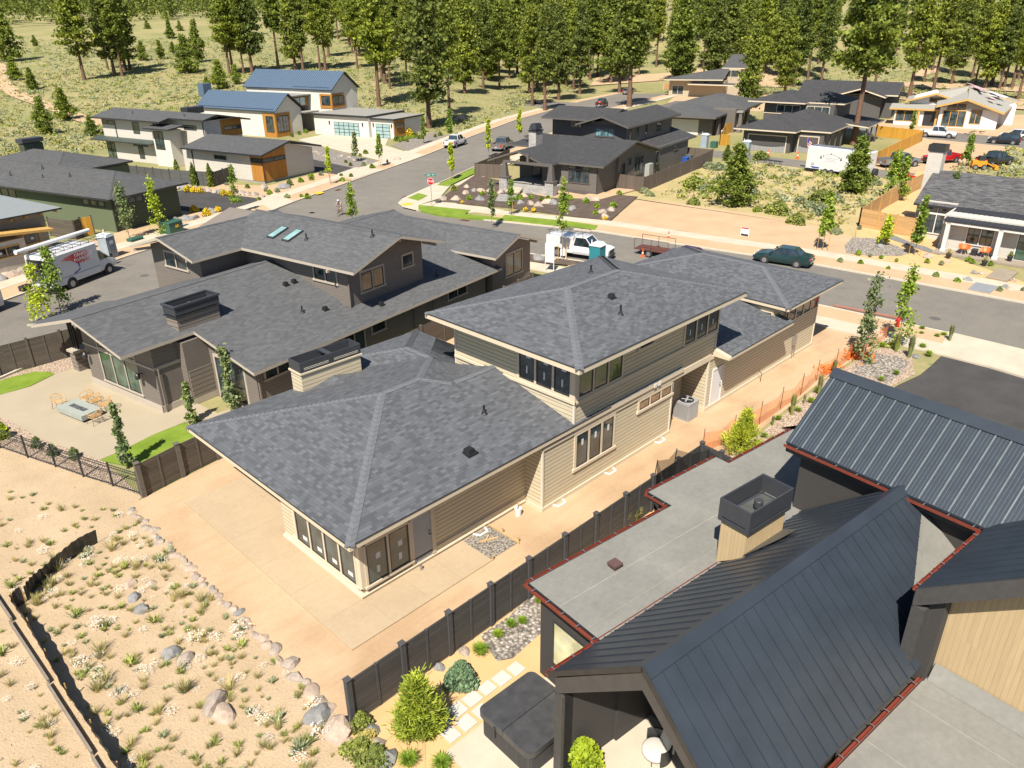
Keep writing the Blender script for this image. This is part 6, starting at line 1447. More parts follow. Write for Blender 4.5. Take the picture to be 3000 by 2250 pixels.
# foreground slope: tufts and flower clumps
def fgreg(rs):
    x, y = rs.uniform(-5, 8.0), rs.uniform(8, 42)
    if x > 2.2 and x < 2.95: return None
    if y > 30 and x > 3.0+(41-y)*.5: return None
    if x < 2.2 and rs.rand() < .45: return None
    if y > 30 and rs.rand() < .6: return None
    return (x, y)
def fg_cover(name, lb, n, mat, h, w, blades, seed, cat, flowers=False):
    rs = np.random.RandomState(seed); V = []
    for i in range(n):
        p = None
        while p is None: p = fgreg(rs)
        r = rs.uniform(.4,1.1)*(1.6 if rs.rand() < .15 else 1); 
        for j in range(blades):
            a = rs.rand()*6.283; b = rs.rand()*.08*r; l = h*r*(.5+.6*rs.rand()); o = .16*r*rs.rand()**.6; x, y = math.cos(a), math.sin(a); ww = w*r
            p0 = np.array([p[0]+x*b, p[1]+y*b, 0]); p2 = np.array([p[0]+x*(b+o), p[1]+y*(b+o), l]); s = np.array([-y, x, 0])*ww
            if flowers:
                c = p2; e = np.array([ww,0,0]); g_ = np.array([0,ww,ww*.3]); V += [c-e-g_, c+e-g_, c+e+g_, c-e+g_]
            else: V += [p0-s, p0+s, p2+s*.3, p2-s*.3]
    o = add_mesh(name, mesh_from_quads(name, np.array(V), mat)); return tag(o, lb, cat, kind='stuff')
fg_cover('dry_tufts', 'dry straw coloured grass tufts scattered over the sandy slope', 700, m_drytuft, .26, .007, 55, 1, 'dry grass')
fg_cover('green_tufts', 'low green weed clumps scattered over the sandy slope', 330, m_weed, .15, .014, 46, 2, 'weeds')
fg_cover('grey_weeds', 'grey green weed clumps scattered over the sandy slope', 190, m_sagebrush, .15, .014, 50, 3, 'weeds')
fg_cover('flower_heads', 'small white flower heads dotted over the sandy slope', 230, m_flower, .18, .012, 44, 4, 'white flowers', True)

def stones():
    rs = np.random.RandomState(9); V = []
    for i in range(5200):
        x, y = rs.uniform(-6, 7.9), rs.uniform(7, 44)
        if y > 31.5 and x > 8.6-(y-31.5)*.33: continue
        r = rs.uniform(.008,.03)*(2.0 if rs.rand() < .04 else 1); a = rs.rand()*3; c, s = math.cos(a)*r, math.sin(a)*r; h = r*.8
        p = [np.array([x+c,y+s,0]), np.array([x-s,y+c,0]), np.array([x-c,y-s,0]), np.array([x+s,y-c,0])]; q = [np.array([x+(w[0]-x)*.55, y+(w[1]-y)*.55, h]) for w in p]
        V += q
        for k in range(4): V += [p[k], p[(k+1)%4], q[(k+1)%4], q[k]]
    o = add_mesh('small_stones', mesh_from_quads('small_stones', np.array(V), plain('slope_stones', (.42,.33,.24), .9, var=.35, nscale=4))); tag(o, 'small tan stones and clods strewn over the sandy slope', 'stones', kind='stuff')
stones()
# ------------------------------------------------------------ fences
m_fence_dark = siding('dark_horizontal_boards', (.058,.055,.053), .145, .5, .18)
m_fence_post = plain('dark_fence_post', (.05,.048,.05), .8, var=.15, nscale=6)
m_fence_brown = siding('weathered_brown_boards', (.14,.115,.09), .145, .5, .18)
m_fence_brown_post = plain('weathered_post', (.13,.11,.09), .85, var=.2, nscale=6)
m_fence_pickets = siding('brown_grey_pickets', (.15,.115,.09), .14, .6, .15, True)
m_slats = siding('grey_black_slats', (.08,.08,.078), .16, .35, .1)
m_cedar_fence = siding('fresh_cedar_boards', (.62,.38,.16), .15, .75, .12)
m_orange_fence = siding('orange_stained_boards', (.70,.36,.04), .3, .75, .10, True)
m_orange_net = None
def panel_fence(name, lb, pts, h, pm, post, cat='fence', grp=None, mid=True, capm=None, ps=.13, label_first=None, z0=0, drop=None):
    """fence run: one thing; panels and posts are parts"""
    t = thing(name, lb, cat, (*pts[0][:2], z0), 0, grp); ox, oy = pts[0][:2]
    for i, (a, b) in enumerate(zip(pts, pts[1:])):
        A, B_ = Vector((a[0]-ox,a[1]-oy,0)), Vector((b[0]-ox,b[1]-oy,0)); d = (B_-A).normalized()
        hh = h-(drop[i] if drop else 0)
        mb = MB(); mb.bar(A+d*ps*.5+Vector((0,0,hh/2)), B_-d*ps*.5+Vector((0,0,hh/2)), .04, hh, 0)
        p = mb.build('fence_panel', pm, t)
        if mid:
            m = (A+B_)/2; k = MB(); k.bar(m-d*.04+Vector((0,0,hh/2)), m+d*.04+Vector((0,0,hh/2)), .09, hh-.02); k.build('batten', post, p)
    for i, a in enumerate(pts):
        hh = h-(drop[min(i,len(drop)-1)] if drop else 0)
        k = MB(); x, y = a[0]-ox, a[1]-oy; k.box(x-ps/2,x+ps/2,y-ps/2,y+ps/2,0,hh+.08); k.box(x-ps*.62,x+ps*.62,y-ps*.62,y+ps*.62,hh+.08,hh+.11)
        k.build('fence_post', capm if capm and i % 2 == 0 else post, t)
    return t
YF = 14.95
panel_fence('dark_fence', 'dark stained board fence between the dirt lot and the black house, posts standing taller', [(8.3,YF),(10.3,YF),(12.2,YF),(14.1,YF),(16.0,YF),(17.95,YF),(19.8,YF),(21.7,YF),(23.6,YF),(25.5,YF),(27.4,YF),(27.3,13.9),(27.15,12.8)], 1.72, m_fence_dark, m_fence_post, ps=.17)
panel_fence('brown_fence', 'weathered brown fence from the iron fence corner to the new house patio', [(8.98,31.79),(10.94,32.2),(12.85,32.5),(14.8,32.85)], 1.65, m_fence_brown, m_fence_brown_post, ps=.2)
panel_fence('brown_fence', 'long brown fence with light post caps running between the new house and the taupe house', [(18.5,33.6),(23,34.5),(27.91,35.39),(32.4,36.2),(36.99,37.11),(38.78,37.41),(40.74,37.81)], 1.8, m_fence_brown, m_fence_brown_post, capm=m_fence_brown_post)
panel_fence('dark_board_fence', 'dark brown board fence along the street behind the taupe house patio', [(4.0,51.3),(6.4,51.2),(8.32,51.15),(10.14,51.15),(12.0,51.15),(13.6,51.1)], 1.8, m_fence_brown, m_fence_brown_post)
panel_fence('picket_fence', 'tall brown grey picket fence wrapping the right side of the craftsman house', [(78.3,58.2),(78.5,54.6),(82.4,55.4),(86.3,56.2),(90.2,57.0),(94.1,57.8),(98,58.6),(103.2,60.0),(102.4,66.5)], 1.8, m_fence_pickets, m_fence_brown_post, mid=False, z0=.0)
panel_fence('picket_fence', 'short brown grey picket fence left of the craftsman porch', [(73.7,73.5),(71.8,77.2),(78,80),(84,82.8)], 1.75, m_fence_pickets, m_fence_brown_post, mid=False)
panel_fence('slat_fence', 'black horizontal slat fence in front of the white cedar house', [(39.06,112.2),(39.9,109.2),(40.8,106.2),(41.7,103.3),(43.2,100.3),(44.76,97.3),(46.6,98.4),(48.4,99.6)], 1.8, m_slats, m_fence_post)
panel_fence('cedar_fence', 'fresh cedar fence running from the vacant lot corner back beside the porch house', [(79.2,28.7),(83,29.2),(87,29.7),(91,30.1),(95,30.4),(99,30.7),(103.8,30.9)], 1.8, m_cedar_fence, m_bare, mid=False)
panel_fence('cedar_fence', 'front section of cedar fence with three tall posts left of the porch house', [(79.2,28.7),(78.95,26.8),(78.6,25.0),(78.45,23.2)], 1.8, m_cedar_fence, m_bare, mid=False)
panel_fence('orange_board_fence', 'long orange board fence behind the grey pickup', [(115.6,41.5),(122.9,42.3),(130.2,43.2),(137.5,44.0),(144.8,44.8)], 1.8, m_orange_fence, m_orange_fence, mid=False)
panel_fence('orange_board_fence', 'orange board fence across the back of the charcoal house lawn', [(144.8,44.8),(145.5,48.5),(146.5,53.0)], 1.8, m_orange_fence, m_orange_fence, mid=False)
panel_fence('orange_board_fence', 'bare orange stud fence between the grey house and the charcoal house', [(119.3,68.2),(125,71),(131,74.0),(138,75.5)], 1.8, m_orange_fence, m_orange_fence, mid=False)
panel_fence('orange_board_fence', 'short orange gate panel beside the charcoal garage', [(119.3,68.2),(118.4,66.0)], 1.8, m_orange_fence, m_orange_fence, mid=False)
panel_fence('timber_gate_fence', 'brown and orange timber fence with a gate beside the green house', [(21.7,85.3),(22.9,81.9),(23.8,82.7)], 1.8, m_fence_brown, m_fence_brown_post, mid=False)
panel_fence('timber_gate_fence', 'bright orange timber gate next to the green wall', [(23.8,82.7),(24.9,82.8)], 1.8, m_orange_fence, m_fence_brown_post, mid=False)
def iron_fence():
    P = [(4.6,44.0),(5.8,41.33),(6.45,39.3),(7.1,37.4),(7.7,35.5),(8.35,33.7),(8.93,32.01)]
    t = thing('iron_fence', 'black iron picket fence between the sandy slope and the taupe house yard', 'fence', (*P[0],0)); ox, oy = P[0]
    for a, b in zip(P, P[1:]):
        A, B_ = Vector((a[0]-ox,a[1]-oy,0)), Vector((b[0]-ox,b[1]-oy,0)); mb = MB(); L = (B_-A).length
        for z in (.12,1.02,1.15): mb.bar(A+Vector((0,0,z)), B_+Vector((0,0,z)), .025, .03)
        n = int(L/.115)
        for i in range(1, n): c = A.lerp(B_, i/n); mb.tube(c+Vector((0,0,.05)), c+Vector((0,0,1.15)), .009, n=4, cap=False)
        mb.build('railing', m_black, t, uv=False)
    for a in P: k = MB(); x, y = a[0]-ox, a[1]-oy; k.box(x-.035,x+.035,y-.035,y+.035,0,1.25); k.build('fence_post', m_black, t)
iron_fence()
def netting():
    global m_orange_net
    m, nt, b = nmat('orange_netting'); tr_ = nt.nodes.new('ShaderNodeBsdfTransparent'); mx = nt.nodes.new('ShaderNodeMixShader')
    b.inputs['Base Color'].default_value = (.85,.25,.06,1); mx.inputs[0].default_value = .42
    nt.links.new(tr_.outputs[0], mx.inputs[1]); nt.links.new(b.outputs[0], mx.inputs[2]); nt.links.new(mx.outputs[0], nt.nodes['Material Output'].inputs[0]); m_orange_net = m
    P = [(29.3,15.95),(31.6,15.6),(33.9,15.4),(36.2,15.4),(38.6,15.4),(41.0,15.6),(43.3,15.5),(45.6,15.5),(47.8,15.45),(50.2,15.1)]
    t = thing('orange_safety_netting', 'sagging orange safety netting on thin stakes beside the garage wall', 'safety netting', (*P[0],0)); ox, oy = P[0]
    for i, (a, b_) in enumerate(zip(P, P[1:])):
        mb = MB(); n = 8; h = 1.15
        for j in range(n):
            f0, f1 = j/n, (j+1)/n; s = lambda f: h-.22*math.sin(math.pi*f)-(.06 if i % 2 else 0); w = lambda f: .05*math.sin(f*9+i*2)
            q = lambda f, z: (a[0]+(b_[0]-a[0])*f-ox, a[1]+(b_[1]-a[1])*f-oy+w(f)*(1 if z else 0), z)
            mb.face([q(f0,0), q(f1,0), q(f1,s(f1)), q(f0,s(f0))])
        mb.build('net', m, t)
    for a in P: k = MB(); k.tube((a[0]-ox,a[1]-oy,0),(a[0]-ox+.03,a[1]-oy,1.35),.018,n=5); k.build('stake', m_rust, t)
m_rust = plain('rusty_rod', (.12,.04,.025), .7)
netting()
def rubble_net(p, s, lb):
    global RS
    RS = np.random.RandomState(int(p[0]*7)); n = 220; C = RS.normal(size=(n,3))*np.array([.7,.5,.22])*s; C[:,2] = abs(C[:,2])
    o = add_mesh('netting_heap', mesh_from_quads('netting_heap', quads(C, np.full(n,.3*s)), m_netheap)); o.location = (p[0],p[1],0); tag(o, lb, 'netting heap')
m_netheap = plain('net_orange', (.85,.20,.03), .6)
rubble_net((46.3,15.3), .7, 'tangled heap of orange netting at the far end of the netting line'); rubble_net((43.0,15.6), .55, 'small heap of orange netting beside the tall aspen'); rubble_net((176,66), 2.0, 'bright orange netting heap beyond the charcoal house')

# silt fence and boards on the sandy slope
def silt_fence():
    P = [(6.3,29.8),(5.4,29.55),(4.5,29.2),(3.7,28.6),(3.2,28.0),(2.85,27.9),(2.85,26),(2.8,24),(2.75,22),(2.8,20),(2.8,18),(2.75,15),(2.7,12)]
    t = thing('silt_fence', 'black fabric silt fence bent into the sandy slope on wooden stakes', 'silt fence', (*P[0],0)); ox, oy = P[0]
    mb = MB(); rng = random.Random(3)
    for i, (a, b) in enumerate(zip(P, P[1:])):
        n = 10; d = Vector((b[0]-a[0], b[1]-a[1], 0)).normalized(); nn = Vector((-.25,.95,0)) if i < 4 else Vector((1,0,0))
        for j in range(n):
            def q(f, z, k): 
                g_ = i+f; w = .04*math.sin(g_*19)+.02*math.sin(g_*43); h = .68+.07*math.sin(g_*2.1)
                lean = -.12*z
                return Vector((a[0]+(b[0]-a[0])*f-ox, a[1]+(b[1]-a[1])*f-oy, z*h)) + nn*(w*z+lean)
            f0, f1 = j/n, (j+1)/n
            mb.face([q(f0,0,0), q(f1,0,0), q(f1,1,0), q(f0,1,0)])
    o = mb.build('fabric', m_silt, t)
    for i, a in enumerate(P[4:]): k = MB(); k.tube((a[0]-ox-.05,a[1]-oy,0),(a[0]-ox-.05,a[1]-oy,.75),.022,n=4); k.build('stake', m_bare, t)
m_silt = plain('black_silt_fabric', (.03,.03,.035), .38, var=.5, nscale=6)
silt_fence()
m_greyboard = plain('grey_weathered_board', (.26,.22,.18), .85, var=.15)
for i, (y0, y1) in enumerate(((31.5,27.2),(27.1,23.2),(23.1,19.4),(19.3,15.5),(15.4,11.5))):
    k = MB(); k.bar((2.42,y0,.1),(2.5-.02*i,y1,.1),.06,.2); tag(k.build('edging_board', m_greyboard), ('first, farthest','second','third','fourth','fifth, nearest')[i]+' grey edging board in the line beside the silt fence', 'board')

# ------------------------------------------------------------ boulders
def rockmat(name, c1, c2): 
    return ground_mat(name, [(.3, c1), (.55, c2), (.75, sc(c2,1.25))], 1.6, 9., bmp=.6, dist=.04)
m_rock = rockmat('granite_boulder', (.26,.22,.20), (.46,.38,.31)); m_rock_blue = rockmat('blue_grey_boulder', (.15,.155,.165), (.30,.295,.285)); m_rock_pink = rockmat('pink_tan_boulder', (.36,.27,.21), (.54,.42,.33))
def rock_mesh(seed):
    bm = bmesh.new(); bmesh.ops.create_icosphere(bm, subdivisions=2, radius=1.0); r = random.Random(seed)
    planes = [(Vector((r.uniform(-1,1), r.uniform(-1,1), r.uniform(-.3,1))).normalized(), r.uniform(.52,.82)) for _ in range(14)]
    for v in bm.verts:
        for n, d in planes:
            k = v.co.dot(n)
            if k > d: v.co -= n*(k-d)
        v.co *= 1+r.uniform(-.04,.04); v.co.z = max(v.co.z, -.35)
    me = bpy.data.meshes.new('boulder'); bm.to_mesh(me); bm.free(); return me
ROCKS = []
for i in range(6):
    for m in (m_rock, m_rock_blue, m_rock_pink):
        me = rock_mesh(i) if m is m_rock else ROCKS[-1 if m is m_rock_blue else -2][0].copy(); me.materials.clear(); me.materials.append(m); ROCKS.append((me, m))
def boulder(p, s, kind, lb, grp, z=0, sz=.7):
    o = add_mesh('boulder', ROCKS[(random.randrange(6))*3+kind][0]); o.location = (p[0],p[1],z+s*.1); o.scale = (s*random.uniform(.9,1.3), s*random.uniform(.7,1.0), s*sz); o.rotation_euler.z = random.random()*6.28
    return tag(o, lb, 'boulder', grp)
random.seed(21)
y = 31.2; i = 0
while y > 13.2:
    s = random.uniform(.14,.27) if y > 20 else random.uniform(.22,.40)
    boulder((8.15+random.uniform(-.12,.12)-(.25 if y < 15 else 0), y), s, random.choice((0,0,1,2,2)), 'half buried boulder in the rock edging between the dirt lot and the sandy slope', 'rock edging of the dirt lot', sz=.5); y -= s*1.5
for p, s, k, lb in ((BL(835,470),.32,2,'pale rock with a flat top alone on the upper sandy slope'),(BL(870,560),.36,1,'bluish rock below the pale one on the sandy slope'),(BL(915,640),.36,1,'grey rock at the foot of the upper trio on the sandy slope'),(BL(1110,920),.42,1,'blue and pink rock in the middle of the sandy slope'),(BL(1200,965),.38,0,'broken grey rock right beside the blue and pink rock'),(BL(1390,1235),.55,0,'large pale boulder on the lower sandy slope'),(BL(1445,1320),.5,2,'rounded brown boulder just below the large pale one'),(BL(985,465),.22,2,'small pale stone among weeds on the upper slope'),
    (BL(2075,1320),.55,1,'blue grey boulder near the end of the dark fence'),(BL(2190,1430),.65,2,'big pinkish boulder at the end of the dark fence'),(BM(640,1010),.28,1,'small blue rock behind the blue green shrub'),(BM(800,910),.24,0,'dark small rock between the shrub and the grass tuft'),(BM(200,1420),.32,1,'bluish rock below the fence end'),(BM(225,1500),.32,0,'middle rock of the three below the fence end'),(BM(300,1600),.4,1,'lowest bluish rock by the bottom edge')): boulder(p, s, k, lb, None)
for q in (TM(810,1220),TM(860,1245),TM(905,1245),TM(970,1245),TM(660,1300),TM(800,1260),TM(895,1300),TM(1165,1325),TM(1230,1330),TM(1280,1345),TM(1330,1320),TM(1380,1330),TM(1500,1365),TM(1640,1305),TM(1600,1305),TM(1690,1385),TM(1745,1370),TM(1710,1415),TM(1185,1280),TM(1030,1260),TM(740,1300)): boulder(q, random.uniform(.5,.85), random.choice((0,0,2,1)), 'pale boulder in the dark mulch in front of the craftsman house', 'boulders in the dark mulch', .13)
for q in (W2(910,825),W2(965,820),W2(1030,825),W2(1100,840),W2(1150,845),W2(1210,850),W2(1270,860),W2(1330,865),W2(1385,860),W2(1440,865),W2(1530,880),W2(1590,885),W2(1650,890),W2(1710,910),W2(1740,820),W2(1920,820)): boulder(q, random.uniform(.55,.95), random.choice((1,0,0)), 'dark grey boulder lining the bank above the first black driveway', 'boulders above the black driveway', .03)
for q in (W2(820,1165),W2(860,1150),W2(900,1140),W2(935,1160),W2(990,1120),W2(1040,1115),W2(1080,1105),W2(1245,1050)): boulder(q, random.uniform(.5,.8), 1, 'blue grey boulder by the sidewalk in front of the green house', 'boulders by the green house', .03)
for k_ in range(26): q = FH(1100+k_*23+random.uniform(-8,8), 905+k_*3.2+random.uniform(-18,18)); boulder(q, random.uniform(.3,.5), random.choice((0,1)), 'dark boulder in the stone bank below the farmhouse driveway', 'stone bank below the farmhouse driveway', .03)
for p, s, k, lb in ((UT(260,985),.75,1,'long flat blue grey rock in the mulch strip left of the utility truck'),(UT(560,985),.45,0,'small pale rock in the mulch strip near the tree stakes'),(MR(1890,115),.4,1,'blue rock on the orange gravel left of the porch walkway'),(MR(1935,120),.35,2,'pale rock on the orange gravel left of the porch walkway'),(MR(1845,165),.5,1,'wide blue rock at the sidewalk edge of the paver mat'),(MR(2085,210),.4,1,'blue rock right of the paver mat'),(MR(2115,225),.45,2,'pale rock right of the paver mat'),(MR(2140,165),.4,2,'pale rock at the right side of the porch walkway'),(PH(1010,1170),.5,0,'grey rock between the sapling and the porch'),(PH(420,1040),.45,1,'flat blue rock in the river gravel patch'),(PH(1250,1230),.35,2,'small tan rock below the porch edge'),(TM(770,775),1.4,2,'big tan rock near the pine by the street verge'),(MR(1510,655),.3,1,'blue rock beside the tall plumed grass'),(V1(110,1170),.8,2,'tan boulder at the left edge behind the van'),(V1(200,1130),.7,0,'dark sided boulder left of the plumbing van'),(V1(310,1100),.8,0,'pale boulder just left of the plumbing van'),(V1(30,1200),.6,1,'blue grey boulder at the far left edge by the sidewalk'),(FH(1960,975),.8,0,'grey rock at the end of the red kerb')): boulder(p, s, k, lb, None, .05)

# ------------------------------------------------------------ paving, hot tub, chairs of the black house
m_paver = ground_mat('paver_stone', [(.3,(.52,.50,.45)),(.7,(.64,.61,.55))], 1.2, 12., .8, .1, .01)
px = [((9.86,12.30),(10.3,12.78)),((10.43,12.28),(10.93,12.76)),((11.06,12.27),(11.5,12.72)),((9.92,12.86),(10.44,13.32)),((10.55,12.84),(11.06,13.31)),((11.15,12.83),(11.68,13.28)),((11.78,12.81),(12.26,13.24)),((12.37,12.75),(12.88,13.2)),((13.0,12.7),(13.45,13.15))]
for i, (a, b) in enumerate(px):
    k = MB(); k.box(a[0],b[0],a[1],b[1],0,.045); tag(k.build('stepping_stone', m_paver), 'square pale stepping stone set in orange gravel beside the hot tub', 'paving stone', 'stepping stones by the hot tub')
sheet('tub_pad', [(9.55,12.2),(13.2,12.1),(13.2,5),(9.5,5)], .05, m_conc, .05)
def hot_tub():
    t = thing('hot_tub', 'square hot tub under a folded black vinyl cover beside the black house', 'hot tub', (11.72,10.88,.05), -3)
    def rr(w, h, r, n=6): 
        P = []
        for cx, cy_, a0 in ((w-r,h-r,0),(-w+r,h-r,90),(-w+r,-h+r,180),(w-r,-h+r,270)):
            for i in range(n+1): a = R(a0+90*i/n); P.append((cx+r*math.cos(a), cy_+r*math.sin(a)))
        return P
    m_vinyl = plain('black_vinyl_cover', (.045,.045,.046), .42, var=.25, nscale=3); m_cab = siding('tub_cabinet', (.035,.034,.034), .09, .6, .1, True)
    b = MB(); b.prism(rr(1.03,1.03,.2), 0, .78); b.build('cabinet', m_cab, t)
    for sg in (-1, 1):
        c = MB(); P = [(x, y) for x, y in rr(1.1,1.1,.22,8)]
        H_ = [(x, y) for x, y in P if y*sg >= 0]; H_ = sorted(H_, key=lambda p: math.atan2(p[1]*sg, p[0])); 
        poly = [(1.1,.012*sg)]+H_+[(-1.1,.012*sg)]
        n_ = len(poly); zt = [.93+.05*(1-abs(y)/1.1) for x, y in poly]
        c.prism(poly, .74, zt); c.build('cover_half', m_vinyl, t)
    s = MB(); s.box(-.05,.05,-1.13,-1.1,.3,.85); s.build('cover_strap', m_black, t); s = MB(); s.box(-1.13,-1.1,.3,.36,.45,.85); s.build('cover_strap', m_black, t)
hot_tub()
def lounge():
    t = thing('patio_chair', 'round black framed patio chair with white cushions under the black gable', 'chair', (13.55,7.75,.05), 60)
    k = MB(); n = 14
    for i in range(n): a0, a1 = R(200*i/n+170), R(200*(i+1)/n+170); k.hexa([(.42*math.cos(a0),.42*math.sin(a0),.2),(.46*math.cos(a0),.46*math.sin(a0),.2),(.46*math.cos(a1),.46*math.sin(a1),.2),(.42*math.cos(a1),.42*math.sin(a1),.2),(.42*math.cos(a0),.42*math.sin(a0),.72),(.46*math.cos(a0),.46*math.sin(a0),.74),(.46*math.cos(a1),.46*math.sin(a1),.74),(.42*math.cos(a1),.42*math.sin(a1),.72)])
    k.build('frame', m_black, t)
    m_cush = plain('white_cushion', (.62,.60,.55), .9, var=.04)
    s = MB(); s.lathe([(.36,.25),(.40,.30),(.40,.4),(.34,.44)], (0,0,0), 18); s.build('seat_cushion', m_cush, t, smooth=True)
    s = MB(); s.hexa([(-.32,-.40,.42),(.32,-.40,.42),(.3,-.26,.42),(-.3,-.26,.42),(-.26,-.42,.86),(.26,-.42,.86),(.24,-.33,.86),(-.24,-.33,.86)]); s.build('back_cushion', m_cush, t)
    for a in (45,135,225,315): s = MB(); s.tube((.3*math.cos(R(a)),.3*math.sin(R(a)),0),(.35*math.cos(R(a)),.35*math.sin(R(a)),.28),.015,n=6); s.build('leg', m_black, t)
    c = copy_tree(t); c.location = (14.35,7.2,.05); c.rotation_euler.z = R(100); c['label'] = 'second round patio chair behind the first, partly hidden by the black roof edge'
lounge()
sheet('covered_patio', [(13.2,12.05),(19,11.2),(18.5,3),(13.2,3.5)], .045, m_conc, .04)

# rattan chairs and fire pit on the taupe house patio
m_rattan = plain('rattan', (.62,.38,.16), .7, var=.15, nscale=20)
def rattan(x, y, yaw, lb, proto=None):
    if proto: t = copy_tree(proto); t.location = (x,y,.05); t.rotation_euler.z = R(yaw); t['label'] = lb; return t
    t = thing('rattan_chair', lb, 'chair', (x,y,.05), yaw, 'rattan chairs round the fire pit')
    k = MB()
    for i in range(8): u = -.26+.075*i; k.tube((u,-.24,.42),(u,.24,.42),.014,n=5)
    k.tube((-.28,-.25,.43),(.28,-.25,.43),.016,n=5); k.tube((-.28,.25,.43),(.28,.25,.43),.016,n=5); k.build('seat', m_rattan, t, uv=False)
    k = MB(); n = 9; top = []; bot = []
    for i in range(n): a = R(20+140*i/(n-1)); top.append((-.36*math.sin(a)*0+.33*math.cos(a), -.2-.16*math.sin(a), .80-.14*abs(math.cos(a)))); bot.append((.27*math.cos(a), -.18-.08*math.sin(a), .43))
    k.path(top, .016, 5)
    for a, b in zip(top, bot): k.tube(b, a, .010, n=4)
    k.build('backrest', m_rattan, t, uv=False)
    for s in (-1,1): k = MB(); k.path([(s*.31,-.27,.66),(s*.34,0,.64),(s*.3,.22,.60),(s*.28,.24,.43)], .015, 5); k.build('armrest', m_rattan, t, uv=False)
    for sx in (-1,1):
        for sy_ in (-1,1): k = MB(); k.tube((sx*.25,sy_*.22,.42),(sx*.31,sy_*.28,0),.012,n=5); k.build('leg', m_black, t, uv=False)
    return t
rc0 = rattan(9.35, 43.75, 190, 'rattan chair alone at the far left end of the fire pit')
rattan(10.6, 43.2, 110, 'rattan chair farthest from the viewer in the row of three', rc0); rattan(10.75, 42.45, 95, 'middle rattan chair of the row of three beside the fire pit', rc0); rattan(10.95, 41.6, 80, 'rattan chair nearest the taupe wall window in the row of three', rc0); rattan(10.05, 40.55, 15, 'rattan chair at the near right end of the fire pit', rc0)
def fire_pit():
    t = thing('fire_pit', 'low grey rectangular fire pit table filled with dark glass stones', 'fire pit', (9.85,42.2,.05), 103)
    m_fp = plain('fire_pit_concrete', (.36,.39,.35), .7, var=.06)
    k = MB(); k.box(-.95,.95,-.42,.42,0,.14); k.build('base', m_black, t)
    k = MB()
    for q in ((-1.15,1.15,-.58,-.17),(-1.15,1.15,.17,.58),(-1.15,-.68,-.17,.17),(.68,1.15,-.17,.17)): k.box(*q, .14, .42)
    k.build('table_top', m_fp, t); k = MB(); k.box(-.68,.68,-.17,.17,.2,.37); k.build('glass_stones', gravel('black_glass_stones', [(.02,.02,.03),(.12,.13,.15),(.3,.32,.35)], 30.), t)
fire_pit()

# ------------------------------------------------------------ small things round the new house
def ac_unit(x, y, z, yaw, lb, s=.9, h=1.0):
    t = thing('air_conditioner', lb, 'air conditioner', (x,y,z), yaw)
    m_ac = plain('ac_grey', (.42,.42,.42), .6, .2, .08); k = MB(); n = 13; w = s/2
    for i in range(n):
        u = -w+s*(i+.5)/n
        for sg in (-1,1): k.box(u-.02,u+.02,sg*w-.02,sg*w+.02,.06,h-.12); k.box(sg*w-.02,sg*w+.02,u-.02,u+.02,.06,h-.12)
    k.box(-w-.02,w+.02,-w-.02,w+.02,h-.12,h); k.box(-w-.02,w+.02,-w-.02,w+.02,0,.06); k.box(-w+.03,w-.03,-w+.03,w-.03,.05,h-.1); k.build('casing', m_ac, t)
    k = MB(); k.lathe([(.36*s/.9,0),(.38*s/.9,.03),(.34*s/.9,.035)], (0,0,h-.01), 20); k.build('fan_grille', m_vent, t)
    for i in range(4): k = MB(); a = R(90*i+20); k.bar((0,0,h+.03),(.3*math.cos(a),.3*math.sin(a),h+.035),.09,.01); k.build('fan_blade', m_ac, t)
ac_unit(32.0, 18.65, 0, 0, 'boxy grey air conditioner in the wall recess of the new house'); ac_unit(32.0, 36.0, 0, 10, 'dark air conditioner behind the fence against the taupe house wall', 1.0, .9)
k = thing('bucket', 'white bucket holding wood scraps by the lap sided corner', 'bucket', (19.45,18.82,.01)); b = MB(); b.lathe([(.13,0),(.16,.34),(.165,.36)], n=16); b.build('pail', m_white, k); 
for a in range(4): b = MB(); b.tube((.03*a-.05,.02*(a%2),.3),(.10*a-.15,.08*(a-1.5),.55),.02,n=4); b.build('wood_scrap', m_wood_new, k)
for q, lb in ((((18.04,17.4),(18.06,19.2)),'long form board along the right edge of the grey gravel pad'),):
    b = MB(); b.bar((*q[0],.06),(*q[1],.06),.04,.1); tag(b.build('form_board', m_wood_new), lb, 'board')
for (x, y), lb in (((18.1,17.5),'stake at the near corner of the form board'),((16.58,17.42),'stake at the corner where the slab meets the gravel pad'),((18.1,18.4),'stake halfway along the form board')): b = MB(); b.box(x-.03,x+.03,y-.02,y+.02,0,.28); tag(b.build('wooden_stake', m_wood_new), lb, 'stake')
b = MB(); b.bar((17.0,18.6,.06),(17.7,18.3,.06),.08,.04); b.bar((17.1,18.4,.08),(17.55,18.65,.08),.05,.04); tag(b.build('wood_offcut', m_wood_new), 'two crossed wood offcuts lying on the gravel pad', 'wood offcut')
b = MB(); b.tube((14.25,18.95,.06),(14.25,18.95,.3),.05); tag(b.build('capped_pipe', m_chrome), 'short capped pipe stub by the grey door', 'pipe')
b = MB(); b.path([(38.7,17.9,.0),(38.75,17.9,.5),(38.8,18.15,.62)], .02); tag(b.build('standpipe', m_rust), 'thin rusty standpipe with a hose at the garage wall', 'standpipe')
